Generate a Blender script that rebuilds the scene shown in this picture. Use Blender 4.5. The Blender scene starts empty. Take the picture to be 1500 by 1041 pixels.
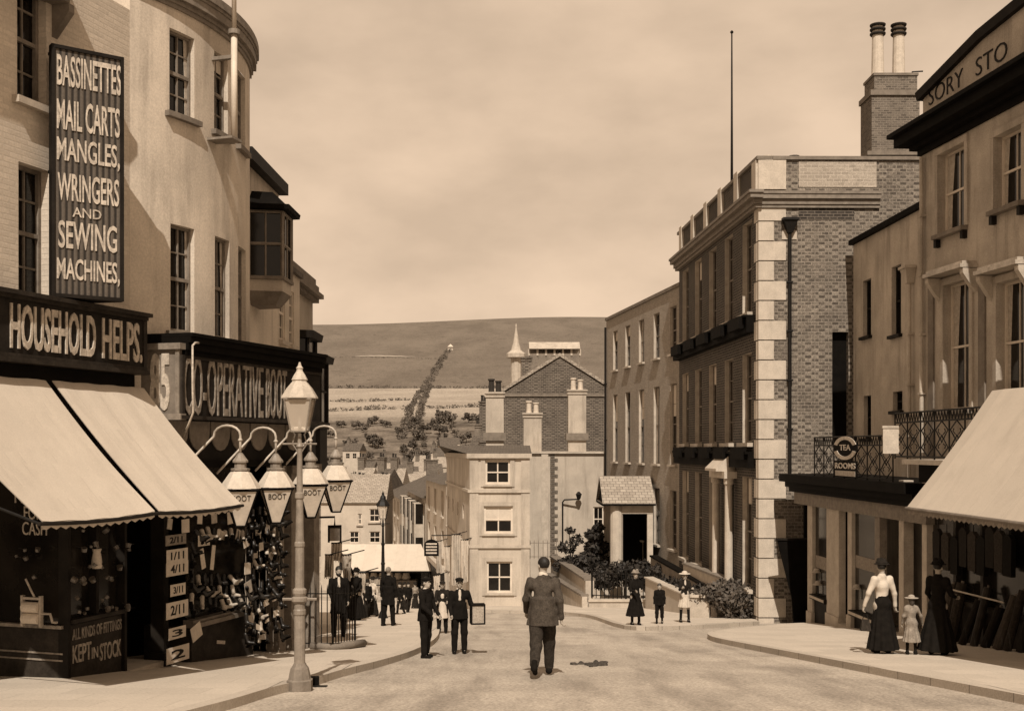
import bpy, bmesh, math, random
import numpy as np
from mathutils import Vector, Matrix
random.seed(7)
R = math.radians
C = bpy.context.scene.collection
F, H0, CX, HY = 1700.0, 1.65, 750.0, 655.0     # focal length in photo pixels, eye height, vanishing centre

# ------------------------------------------------------------------ terrain
_ky = [-400, -60, 0, 60, 100, 160, 250, 400, 550, 800, 1150, 1500, 1750, 3200, 6000]
_kz = [30, 6.6, 0, -6.6, -10.2, -13.2, -14.5, -9, 12, 40, 100, 166, 172, 90, 60]
_dy = np.arange(-400, 6001, 5.0)
_dz = np.interp(_dy, _ky, _kz)
_sm = _dz.copy()
for _ in range(3):
    _sm[8:-8] = np.mean([_sm[8 + k:len(_sm) - 8 + k] for k in range(-8, 9)], axis=0)
_wt = np.clip((_dy - 90) / 120, 0, 1)
_dz = _dz * (1 - _wt) + _sm * _wt
def g(x, y):
    z = float(np.interp(y, _dy, _dz))
    if y > 500:
        t = min(1, (y - 500) / 700)
        z += t * (5 * math.sin(x / 260 + .9) + 2.0 * math.sin(x / 90 + y / 210) + 1.2 * math.sin(y / 60 + x / 120)) - t * max(0, x - 60) * .012
    return z
def P(px, py, d):
    return Vector(((px - CX) * d / F, d, H0 - (py - HY) * d / F))
def gp(px, py, up=0.0):                        # ground point seen at a pixel
    lo, hi = 4.0, 140.0
    for _ in range(50):
        d = (lo + hi) / 2
        p = P(px, py, d)
        if p.z > g(p.x, p.y) + up: lo = d
        else: hi = d
    return (P(px, py, d).x, d)

# ------------------------------------------------------------------ object helpers
def wloc(o):
    v = Vector((0, 0, 0))
    while o is not None:
        v = v + o.location; o = o.parent
    return v
def tag(o, label=None, cat=None, group=None, kind=None):
    if label: o['label'] = label
    if cat: o['category'] = cat
    if group: o['group'] = group
    if kind: o['kind'] = kind
    return o
def thing(name, label, cat, loc, group=None):
    o = bpy.data.objects.new(name, None); C.objects.link(o)
    o.empty_display_size = .2
    o.location = loc
    return tag(o, label, cat, group)
def dup(root, loc, rz=None, label=None, group=None):
    r = root.copy(); C.objects.link(r); r.location = loc
    if rz is not None: r.rotation_euler = (0, 0, rz)
    if label: r['label'] = label
    if group: r['group'] = group
    for ch in list(root.children):
        c = ch.copy(); C.objects.link(c); c.parent = r
        for gch in list(ch.children):
            d = gch.copy(); C.objects.link(d); d.parent = c
    return r

class MB:
    def __init__(s): s.v = []; s.f = []; s.mi = []; s.pr = []
    def quad(s, *pts, mi=0):
        n = len(s.v); s.v += [tuple(p) for p in pts]; s.f.append(tuple(range(n, n + len(pts)))); s.mi.append(mi)
    def hexa(s, p, mi=0):                     # 8 points: bottom 4 (ccw), top 4
        s.pr.append((len(s.v), len(s.f))); n = len(s.v); s.v += [tuple(q) for q in p]
        for f in ((0, 3, 2, 1), (4, 5, 6, 7), (0, 1, 5, 4), (1, 2, 6, 5), (2, 3, 7, 6), (3, 0, 4, 7)):
            s.f.append(tuple(n + i for i in f)); s.mi.append(mi)
    def box(s, fac, u0, u1, z0, z1, w0, w1, mi=0):
        m = fac.map
        n = 1
        if getattr(fac, 'curved', False): n = max(1, int(abs(u1 - u0) / .22))
        for k in range(n):
            a = u0 + (u1 - u0) * k / n; b = u0 + (u1 - u0) * (k + 1) / n
            s.hexa([m(a, z0, w1), m(b, z0, w1), m(b, z0, w0), m(a, z0, w0), m(a, z1, w1), m(b, z1, w1), m(b, z1, w0), m(a, z1, w0)], mi)
    def wbox(s, x0, x1, y0, y1, z0, z1, mi=0):
        s.hexa([(x0, y0, z0), (x1, y0, z0), (x1, y1, z0), (x0, y1, z0), (x0, y0, z1), (x1, y0, z1), (x1, y1, z1), (x0, y1, z1)], mi)
    def tube(s, pts, r, n=8, cap=True, mi=0):
        pts = [Vector(p) for p in pts]; rs = r if isinstance(r, (list, tuple)) else [r] * len(pts)
        s.pr.append((len(s.v), len(s.f))); base = len(s.v); prev = None
        for i, p in enumerate(pts):
            t = (pts[min(i + 1, len(pts) - 1)] - pts[max(i - 1, 0)]).normalized()
            if prev is None:
                a = t.orthogonal().normalized()
            else:
                a = (prev - t * prev.dot(t)).normalized()
            prev = a; b = t.cross(a)
            for k in range(n):
                th = 2 * math.pi * k / n
                s.v.append(tuple(p + (a * math.cos(th) + b * math.sin(th)) * rs[i]))
        for i in range(len(pts) - 1):
            for k in range(n):
                s.f.append((base + i * n + k, base + i * n + (k + 1) % n, base + (i + 1) * n + (k + 1) % n, base + (i + 1) * n + k)); s.mi.append(mi)
        if cap:
            s.f.append(tuple(base + k for k in reversed(range(n)))); s.mi.append(mi)
            e = base + (len(pts) - 1) * n
            s.f.append(tuple(e + k for k in range(n))); s.mi.append(mi)
    def lathe(s, prof, c=(0, 0, 0), n=16, a0=0.0, mi=0):  # prof: (r, z) upward
        s.pr.append((len(s.v), len(s.f))); base = len(s.v); c = Vector(c)
        for r, z in prof:
            for k in range(n):
                th = a0 + 2 * math.pi * k / n
                s.v.append((c.x + r * math.cos(th), c.y + r * math.sin(th), c.z + z))
        for i in range(len(prof) - 1):
            for k in range(n):
                s.f.append((base + i * n + k, base + i * n + (k + 1) % n, base + (i + 1) * n + (k + 1) % n, base + (i + 1) * n + k)); s.mi.append(mi)
        s.f.append(tuple(base + k for k in reversed(range(n)))); s.mi.append(mi)
        e = base + (len(prof) - 1) * n
        s.f.append(tuple(e + k for k in range(n))); s.mi.append(mi)
    def prism(s, poly, mapf, w0, w1, mi=0):    # poly in (u,z) ccw seen from front (+w)
        s.pr.append((len(s.v), len(s.f))); n = len(s.v); k = len(poly)
        s.v += [tuple(mapf(u, z, w1)) for u, z in poly] + [tuple(mapf(u, z, w0)) for u, z in poly]
        s.f.append(tuple(range(n, n + k))); s.mi.append(mi)
        s.f.append(tuple(reversed(range(n + k, n + 2 * k)))); s.mi.append(mi)
        for i in range(k):
            j = (i + 1) % k
            s.f.append((n + i, n + k + i, n + k + j, n + j)); s.mi.append(mi)
    def raw(s, verts, faces, mi=0):
        n = len(s.v); s.v += [tuple(p) for p in verts]
        for f in faces: s.f.append(tuple(n + i for i in f)); s.mi.append(mi)
    def each(s, name, mat, parent, smooth=False):  # every primitive a mesh of its own
        for i, (a, b) in enumerate(s.pr):
            e, h = s.pr[i + 1] if i + 1 < len(s.pr) else (len(s.v), len(s.f))
            q = MB(); q.v = s.v[a:e]; q.f = [tuple(k - a for k in f) for f in s.f[b:h]]; q.mi = s.mi[b:h]; o = q.build(name, mat, parent, smooth)
        return o
    def build(s, name, mat, parent=None, smooth=False, label=None, loc=None):
        L = wloc(parent) if parent is not None else Vector(loc if loc is not None else (0, 0, 0))
        me = bpy.data.meshes.new(name)
        V = np.array(s.v, dtype=np.float64)
        me.from_pydata([tuple(p) for p in (V - np.array(L))], [], s.f)
        mats = mat if isinstance(mat, (list, tuple)) else [mat]
        for m in mats: me.materials.append(m)
        if len(mats) > 1:
            me.polygons.foreach_set('material_index', s.mi)
        uv = me.uv_layers.new(name='UVMap').data
        for p in me.polygons:
            n = p.normal
            if abs(n.z) > .75:
                for li in p.loop_indices:
                    q = V[me.loops[li].vertex_index]; uv[li].uv = (q[0], q[1])
            else:
                l = math.hypot(n.x, n.y) or 1; tx, ty = -n.y / l, n.x / l
                for li in p.loop_indices:
                    q = V[me.loops[li].vertex_index]; uv[li].uv = (q[0] * tx + q[1] * ty, q[2])
        if smooth:
            me.polygons.foreach_set('use_smooth', [True] * len(me.polygons))
        me.update()
        o = bpy.data.objects.new(name, me); C.objects.link(o)
        if parent is not None: o.parent = parent
        else: o.location = L
        if label: o['label'] = label
        return o

class Fac:                                     # straight vertical facade; u to the right seen from the front, w outward
    def __init__(s, p0, d):
        l = math.hypot(*d); s.u = (d[0] / l, d[1] / l); s.p = p0; s.n = (s.u[1], -s.u[0])
    def map(s, u, z, w=0.0):
        return (s.p[0] + s.u[0] * u + s.n[0] * w, s.p[1] + s.u[1] * u + s.n[1] * w, z)
    def px(s, px, py=HY, w=0.0):
        k = (px - CX) / F
        bx, by = s.p[0] + s.n[0] * w, s.p[1] + s.n[1] * w
        # bx+u*ux = k*t ; by+u*uy = t
        den = s.u[0] - k * s.u[1]
        u = (k * by - bx) / den
        t = by + u * s.u[1]
        return u, H0 - (py - HY) * t / F
    def ux(s, px, w=0.0): return s.px(px, HY, w)[0]
    def zz(s, px, py, w=0.0): return s.px(px, py, w)[1]
    def shift(s, w):
        q = s.map(0, 0, w); return Fac((q[0], q[1]), s.u)
class ArcFac(Fac):
    curved = True
    def __init__(s, p0, th0, th1, L):
        s.p = p0; s.th0 = th0; s.L = L; s.k = (th1 - th0) / L
    def map(s, u, z, w=0.0):
        uu = min(max(u, -0.0), s.L); ex = u - uu
        th = s.th0 + s.k * uu
        x = s.p[0] + (-math.cos(th) + math.cos(s.th0)) / s.k
        y = s.p[1] + (math.sin(th) - math.sin(s.th0)) / s.k
        t = (math.sin(th), math.cos(th)); n = (t[1], -t[0])
        return (x + t[0] * ex + n[0] * w, y + t[1] * ex + n[1] * w, z)
    def px(s, px, py=HY, w=0.0):
        k = (px - CX) / F; best = None
        for i in range(401):
            u = s.L * i / 400; q = s.map(u, 0, w); e = abs(q[0] / q[1] - k)
            if best is None or e < best[0] - 1e-9: best = (e, u, q[1])
        return best[1], H0 - (py - HY) * best[2] / F

class Frame:                                   # free frame: origin, right, up
    def __init__(s, o, ex, ey):
        s.o = Vector(o); s.ex = Vector(ex).normalized(); s.ey = Vector(ey).normalized(); s.en = s.ex.cross(s.ey)
    def map(s, u, z, w=0.0): return tuple(s.o + s.ex * u + s.ey * z + s.en * w)

# ------------------------------------------------------------------ materials (sepia print: every colour is one brown scale)
def sep(v):
    v = max(v, 0.0)
    k = min(1, v / .35)
    return (v, v * (.80 + .06 * k), v * (.62 + .08 * k), 1)
MATS = {}
def mat(key, v=.3, v2=None, scale=4.0, rough=.85, fine=.12, streak=0.0, bump=0.0, bumpscale=40, spec=.3, metal=0.0, kind=None, **kw):
    if key in MATS: return MATS[key]
    m = bpy.data.materials.new(key); m.use_nodes = True; nt = m.node_tree; N = nt.nodes; Lk = nt.links
    b = N['Principled BSDF']; b.inputs['Roughness'].default_value = rough; b.inputs['Metallic'].default_value = metal
    b.inputs['Specular IOR Level'].default_value = spec
    geo = N.new('ShaderNodeNewGeometry'); pos = geo.outputs['Position']
    def noise(sc, det=4, ro=.6, vec=pos):
        n = N.new('ShaderNodeTexNoise'); n.inputs['Scale'].default_value = sc; n.inputs['Detail'].default_value = det; n.inputs['Roughness'].default_value = ro
        Lk.new(vec, n.inputs['Vector']); return n.outputs['Fac']
    def mth(op, a, c, clamp=False):
        n = N.new('ShaderNodeMath'); n.operation = op; n.use_clamp = clamp
        for i, q in enumerate((a, c)):
            if hasattr(q, 'node'): Lk.new(q, n.inputs[i])
            else: n.inputs[i].default_value = q
        return n.outputs[0]
    def mix(f, a, c):
        n = N.new('ShaderNodeMix'); n.data_type = 'RGBA'
        if hasattr(f, 'node'): Lk.new(f, n.inputs[0])
        else: n.inputs[0].default_value = f
        for i, q in ((6, a), (7, c)):
            if hasattr(q, 'node'): Lk.new(q, n.inputs[i])
            else: n.inputs[i].default_value = q
        return n.outputs[2]
    def ramp(f, a, c):
        n = N.new('ShaderNodeMapRange'); n.inputs[1].default_value = a; n.inputs[2].default_value = c; Lk.new(f, n.inputs[0]); return n.outputs[0]
    uvn = N.new('ShaderNodeUVMap'); uvn.uv_map = 'UVMap'; uv = uvn.outputs[0]
    hgt = None
    if v2 is None: v2 = v * .72
    big = ramp(noise(scale, 5), .35, .65)
    col = mix(big, sep(v), sep(v2))
    if kind == 'brick':
        bw, bh = kw.get('bw', .23), kw.get('bh', .078)
        t = N.new('ShaderNodeTexBrick'); Lk.new(uv, t.inputs['Vector'])
        t.inputs['Scale'].default_value = 1; t.inputs['Brick Width'].default_value = bw; t.inputs['Row Height'].default_value = bh
        t.inputs['Mortar Size'].default_value = kw.get('mort', .010); t.inputs['Mortar Smooth'].default_value = .2; t.inputs['Bias'].default_value = kw.get('bias', 0)
        t.inputs['Color1'].default_value = sep(v); t.inputs['Color2'].default_value = sep(v2); t.inputs['Mortar'].default_value = sep(kw.get('mv', .3))
        c2 = t.outputs['Color']
        if kw.get('check'):
            ck = N.new('ShaderNodeTexChecker'); mp = N.new('ShaderNodeMapping'); Lk.new(uv, mp.inputs[0])
            mp.inputs['Scale'].default_value = (1 / bw * 1.0, 1 / bh, 1); ck.inputs['Scale'].default_value = 1
            mp.inputs['Location'].default_value = (0, 0, .5)
            Lk.new(mp.outputs[0], ck.inputs['Vector']); ck.inputs['Color1'].default_value = sep(kw['check'][0]); ck.inputs['Color2'].default_value = sep(kw['check'][1])
            nn = ramp(noise(1.1, 3), .38, .62)
            c2 = mix(mth('MULTIPLY', nn, kw.get('ckamt', .8)), c2, ck.outputs['Color'])
            c2 = mix(t.outputs['Fac'], c2, sep(kw.get('mv', .3)))
        col = mix(mth('MULTIPLY', big, .35), c2, sep(v2 * .8)); hgt = mth('SUBTRACT', 1.0, t.outputs['Fac'])
    if kind == 'slab':
        t = N.new('ShaderNodeTexBrick'); Lk.new(uv, t.inputs['Vector'])
        t.inputs['Scale'].default_value = 1; t.inputs['Brick Width'].default_value = kw.get('bw', .9); t.inputs['Row Height'].default_value = kw.get('bh', .6)
        t.inputs['Mortar Size'].default_value = kw.get('mort', .008)
        t.inputs['Color1'].default_value = sep(v); t.inputs['Color2'].default_value = sep(v2); t.inputs['Mortar'].default_value = sep(kw.get('mv', v * .45))
        col = mix(mth('MULTIPLY', big, .4), t.outputs['Color'], sep(v * .8)); hgt = mth('SUBTRACT', 1.0, t.outputs['Fac'])
    if kind == 'board':                         # vertical match-boarding
        w = N.new('ShaderNodeTexWave'); w.wave_type = 'BANDS'; w.bands_direction = 'X'; w.inputs['Scale'].default_value = kw.get('ws', 3.2); w.inputs['Distortion'].default_value = .6; w.inputs['Detail Scale'].default_value = .4
        Lk.new(uv, w.inputs['Vector']); col = mix(ramp(w.outputs['Fac'], .1, .7), sep(v2), sep(v)); hgt = w.outputs['Fac']
    if kind == 'tile':
        t = N.new('ShaderNodeTexBrick'); Lk.new(uv, t.inputs['Vector']); t.inputs['Scale'].default_value = 1
        t.inputs['Brick Width'].default_value = .3; t.inputs['Row Height'].default_value = .22; t.inputs['Mortar Size'].default_value = .012
        t.inputs['Color1'].default_value = sep(v); t.inputs['Color2'].default_value = sep(v2); t.inputs['Mortar'].default_value = sep(v * .3)
        col = t.outputs['Color']; hgt = mth('SUBTRACT', 1.0, t.outputs['Fac'])
    if kw.get('rut'):
        mp = N.new('ShaderNodeMapping'); mp.inputs['Scale'].default_value = (1.1, .10, 1); mp.inputs['Rotation'].default_value = (0, 0, .06); Lk.new(pos, mp.inputs[0])
        col = mix(mth('MULTIPLY', ramp(noise(1.5, 5, .6, mp.outputs[0]), .45, .66), .75), col, sep(v * .52))
        col = mix(mth('MULTIPLY', ramp(noise(.23, 4), .5, .68), .5), col, sep(v * 1.3))
        vo = N.new('ShaderNodeTexVoronoi'); vo.inputs['Scale'].default_value = 9; Lk.new(pos, vo.inputs['Vector'])
        col = mix(mth('MULTIPLY', ramp(vo.outputs['Distance'], .2, .08), .6), col, sep(v * .4))
    if streak:
        mp = N.new('ShaderNodeMapping'); mp.inputs['Scale'].default_value = (1, 1, .13); Lk.new(pos, mp.inputs[0])
        s_ = ramp(noise(2.6, 5, .65, mp.outputs[0]), .5, .75)
        col = mix(mth('MULTIPLY', s_, streak), col, sep(v * .35))
    if fine:
        fn = ramp(noise(kw.get('fs', 28.0), 3, .7), .25, .75)
        fc = mix(fn, (1 - fine * 1.6,) * 3 + (1,), (1 + fine,) * 3 + (1,))
        n = N.new('ShaderNodeMix'); n.data_type = 'RGBA'; n.blend_type = 'MULTIPLY'; n.inputs[0].default_value = 1
        Lk.new(col, n.inputs[6]); Lk.new(fc, n.inputs[7]); col = n.outputs[2]
    Lk.new(col, b.inputs['Base Color'])
    if bump or hgt is not None:
        bn = N.new('ShaderNodeBump'); bn.inputs['Strength'].default_value = bump or .5; bn.inputs['Distance'].default_value = kw.get('bd', .012)
        h = noise(bumpscale, 4)
        if hgt is not None: h = mth('ADD', mth('MULTIPLY', h, .4), hgt)
        Lk.new(h, bn.inputs['Height']); Lk.new(bn.outputs[0], b.inputs['Normal'])
    MATS[key] = m
    return m

# ------------------------------------------------------------------ lettering
_tc = {}
def text_mesh(s, bold=.012):
    if (s, bold) in _tc: return _tc[(s, bold)]
    cu = bpy.data.curves.new('lettering', 'FONT'); cu.body = s; cu.size = 1; cu.extrude = .5; cu.offset = bold; cu.resolution_u = 3
    ob = bpy.data.objects.new('lettering', cu)
    me = bpy.data.meshes.new_from_object(ob)
    v = np.array([p.co[:] for p in me.vertices]); f = [tuple(p.vertices) for p in me.polygons]
    v[:, :2] -= v[:, :2].min(0); sz = v[:, :2].max(0)
    bpy.data.objects.remove(ob); bpy.data.curves.remove(cu); bpy.data.meshes.remove(me)
    _tc[(s, bold)] = (v, f, sz); return _tc[(s, bold)]
def add_text(mb, s, mapf, cu, cz, w, h, w0, th=.012, bold=.012, mi=0, shear=0.0):
    v, f, sz = text_mesh(s, bold)
    kx, ky = w / sz[0], h / sz[1]
    mb.raw([mapf(cu + p[0] * kx - w / 2 + shear * (p[1] * ky - h / 2), cz + p[1] * ky - h / 2, w0 + (p[2] + .5) * th) for p in v], f, mi)
def lettering(s, mapf, cu, cz, w, h, w0, m, parent, th=.012, bold=.012, shear=0.0):
    mb = MB(); add_text(mb, s, mapf, cu, cz, w, h, w0, th, bold, 0, shear); return mb.build('lettering', m, parent)

# ------------------------------------------------------------------ facade helpers
def wall_mesh(mb, fac, u0, u1, z0, z1, holes=(), dep=.28, D=6.0, top=True, sides=True, mi=0, rmi=0):
    us = {u0, u1}; zs = {z0, z1}
    for a, b, c, d in holes: us |= {a, b}; zs |= {c, d}
    us = sorted(us); zs = sorted(zs)
    if getattr(fac, 'curved', False):
        o = []
        for a, b in zip(us, us[1:]):
            n = max(1, int((b - a) / .18)); o += [a + (b - a) * k / n for k in range(n)]
        us = o + [us[-1]]
    m = fac.map
    for a, b in zip(us, us[1:]):
        for c, d in zip(zs, zs[1:]):
            cu, cz = (a + b) / 2, (c + d) / 2
            if any(h[0] < cu < h[1] and h[2] < cz < h[3] for h in holes): continue
            mb.quad(m(a, c), m(b, c), m(b, d), m(a, d), mi=mi)
    for a, b, c, d in holes:
        mb.quad(m(a, c), m(a, d), m(a, d, -dep), m(a, c, -dep), mi=rmi); mb.quad(m(b, c), m(b, c, -dep), m(b, d, -dep), m(b, d), mi=rmi)
        mb.quad(m(a, d), m(b, d), m(b, d, -dep), m(a, d, -dep), mi=rmi); mb.quad(m(a, c), m(a, c, -dep), m(b, c, -dep), m(b, c), mi=rmi)
    if sides:
        mb.quad(m(u0, z0, -D), m(u0, z0), m(u0, z1), m(u0, z1, -D), mi=mi); mb.quad(m(u1, z0), m(u1, z0, -D), m(u1, z1, -D), m(u1, z1), mi=mi)
        mb.quad(m(u1, z0, -D), m(u0, z0, -D), m(u0, z1, -D), m(u1, z1, -D), mi=mi)
        if top: mb.quad(m(u0, z1), m(u1, z1), m(u1, z1, -D), m(u0, z1, -D), mi=mi)
def hole_px(fac, l, t, r, b, at=None):        # pixel rectangle on the facade: top / bottom rows read at its left edge (or at px `at`)
    u0, u1 = fac.ux(l), fac.ux(r); at = l if at is None else at
    return (u0, u1, fac.zz(at, b), fac.zz(at, t))
def window(parent, fac, h, dep=.28, nx=2, ny=2, sill=True, fm=None, pm=None, sm=None, blind=0.0, bm=None, curtain=0, fw=.06, bw=.03, arch=None, so=.12, sh=.1, simple=False, sash=True):
    a, b, c, d = h; fm = fm or MATS['paint_pale']; pm = pm or MATS['glass']
    mb = MB(); w0 = -dep - .02; w1 = -dep + .06
    mb.box(fac, a, a + fw, c, d, w0, w1); mb.box(fac, b - fw, b, c, d, w0, w1)
    mb.box(fac, a + fw, b - fw, c, c + fw * 1.2, w0, w1 - .003); mb.box(fac, a + fw, b - fw, d - fw, d, w0, w1 - .003)
    if sash: mb.box(fac, a + fw, b - fw, (c + d) / 2 - .03, (c + d) / 2 + .03, w0, w1 - .006)
    for i in range(1, nx):
        u = a + (b - a) * i / nx; mb.box(fac, u - bw / 2, u + bw / 2, c + fw, d - fw, w0, w1 - .03)
    for j in range(1, ny):
        z = c + (d - c) * j / ny
        if sash and abs(z - (c + d) / 2) < .05: continue
        mb.box(fac, a + fw, b - fw, z - bw / 2, z + bw / 2, w0, w1 - .033)
    o = mb.build('window', fm, parent)
    mb = MB(); m = fac.map
    mb.quad(m(a, c, -dep), m(b, c, -dep), m(b, d, -dep), m(a, d, -dep)); mb.build('pane', pm, o)
    if sill:
        mb = MB(); mb.box(fac, a - .1, b + .1, c - sh, c - .002, -dep + .02, so); mb.build('sill', sm or MATS['stone'], o)
    if curtain:
        mb = MB(); W_ = b - a
        for e0, e1, e2 in ((a + fw, a + fw + W_ * .30 * curtain, a + fw + W_ * .16 * curtain), (b - fw, b - fw - W_ * .30 * curtain, b - fw - W_ * .16 * curtain)):
            pl = [(e0, c + fw), (e2, c + fw), (e2 + (e1 - e2) * .25, (c + d) / 2), (e1, d - fw), (e0, d - fw)]
            if e1 < e0: pl = pl[::-1]
            mb.prism(pl, fac.map, -dep + .003, -dep + .012)
        mb.each('curtain', MATS['curtain'], o)
    if blind:
        mb = MB(); mb.box(fac, a + fw, b - fw, d - (d - c) * blind, d - fw, -dep + .004, -dep + .02); mb.build('blind', bm or MATS['blind'], o)
    return o
def cornice(mb, fac, u0, u1, z0, prof, endw=True, mi=0):   # prof list of (dz0, dz1, out)
    for a, b, w in prof: mb.box(fac, u0 - (w if endw else 0), u1 + (w if endw else 0), z0 + a, z0 + b, -.03, w, mi)
def pipe(name, label, fac, u, z0, z1, parent, m, r=.05, w=.09, hopper=True):
    mb = MB(); mb.tube([fac.map(u, z0, w), fac.map(u, z1, w)], r, 8)
    for k in range(1, 5):
        z = z0 + (z1 - z0) * k / 5; mb.box(fac, u - r * 1.6, u + r * 1.6, z - .03, z + .03, 0, w + r * 1.2)
    if hopper:
        mb.hexa([fac.map(u - .09, z1, 0.01), fac.map(u + .09, z1, 0.01), fac.map(u + .09, z1, w + .1), fac.map(u - .09, z1, w + .1)][::-1] +
                [fac.map(u - .24, z1 + .42, 0.01), fac.map(u + .24, z1 + .42, 0.01), fac.map(u + .24, z1 + .42, w + .2), fac.map(u - .24, z1 + .42, w + .2)][::-1])
        mb.box(fac, u - .28, u + .28, z1 + .42, z1 + .5, .01, w + .24)
    return mb.build('downpipe', m, parent)
SKYK = 5.75
# ------------------------------------------------------------------ signed-distance bodies -> one continuous surface (people, boots)
def snet(D, org, h):
    s = D < 0
    nx, ny, nz = D.shape
    cs = [(i, j, k) for i in (0, 1) for j in (0, 1) for k in (0, 1)]
    sl = lambda A, i, j, k: A[i:nx - 1 + i, j:ny - 1 + j, k:nz - 1 + k]
    cnt = sum(sl(s, *c).astype(np.int8) for c in cs)
    act = (cnt > 0) & (cnt < 8)
    ci = np.argwhere(act); n = len(ci)
    idx = -np.ones(act.shape, np.int64); idx[act] = np.arange(n)
    acc = np.zeros((n, 3)); num = np.zeros(n)
    for a in cs:
        for ax in range(3):
            if a[ax]: continue
            b = list(a); b[ax] = 1
            da = D[ci[:, 0] + a[0], ci[:, 1] + a[1], ci[:, 2] + a[2]]; db = D[ci[:, 0] + b[0], ci[:, 1] + b[1], ci[:, 2] + b[2]]
            m = (da < 0) != (db < 0)
            t = np.where(m, da / np.where(da - db == 0, 1, da - db), 0)
            p = np.tile(np.array(a, float), (n, 1)); p[:, ax] += t
            acc += p * m[:, None]; num += m
    V = (ci + acc / np.maximum(num, 1)[:, None]) * h + org
    Fs = []
    for ax in range(3):
        b, c = (ax + 1) % 3, (ax + 2) % 3
        s0 = [slice(None)] * 3; s1 = [slice(None)] * 3; s0[ax] = slice(0, -1); s1[ax] = slice(1, None)
        A = s[tuple(s0)]; B = s[tuple(s1)]
        e = np.argwhere(A != B)
        ok = (e[:, b] > 0) & (e[:, c] > 0) & (e[:, b] < D.shape[b] - 1) & (e[:, c] < D.shape[c] - 1)
        e = e[ok]; flip = A[e[:, 0], e[:, 1], e[:, 2]]
        q = []
        for db, dc in ((-1, -1), (0, -1), (0, 0), (-1, 0)):
            w = e.copy(); w[:, b] += db; w[:, c] += dc; q.append(idx[w[:, 0], w[:, 1], w[:, 2]])
        q = np.stack(q, 1); q[~flip] = q[~flip][:, ::-1]
        Fs.append(q)
    return V, np.concatenate(Fs)
def cap(a, b, ra, rb=None, k=.02, op='u'): return ('c', np.array(a, float), np.array(b, float), ra, ra if rb is None else rb, k, op)
def ell(c, r, k=.02, op='u', yaw=0.0): return ('e', np.array(c, float), np.array(r, float), yaw, 0, k, op)
def skirt(c, z0, z1, r0, r1, folds=11, amp=.05, k=.02): return ('s', np.array([c[0], c[1], z0], float), np.array([c[2] if len(c) > 2 else c[0], c[3] if len(c) > 3 else c[1], z1], float), r0, r1, k, 'u', folds, amp)
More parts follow.
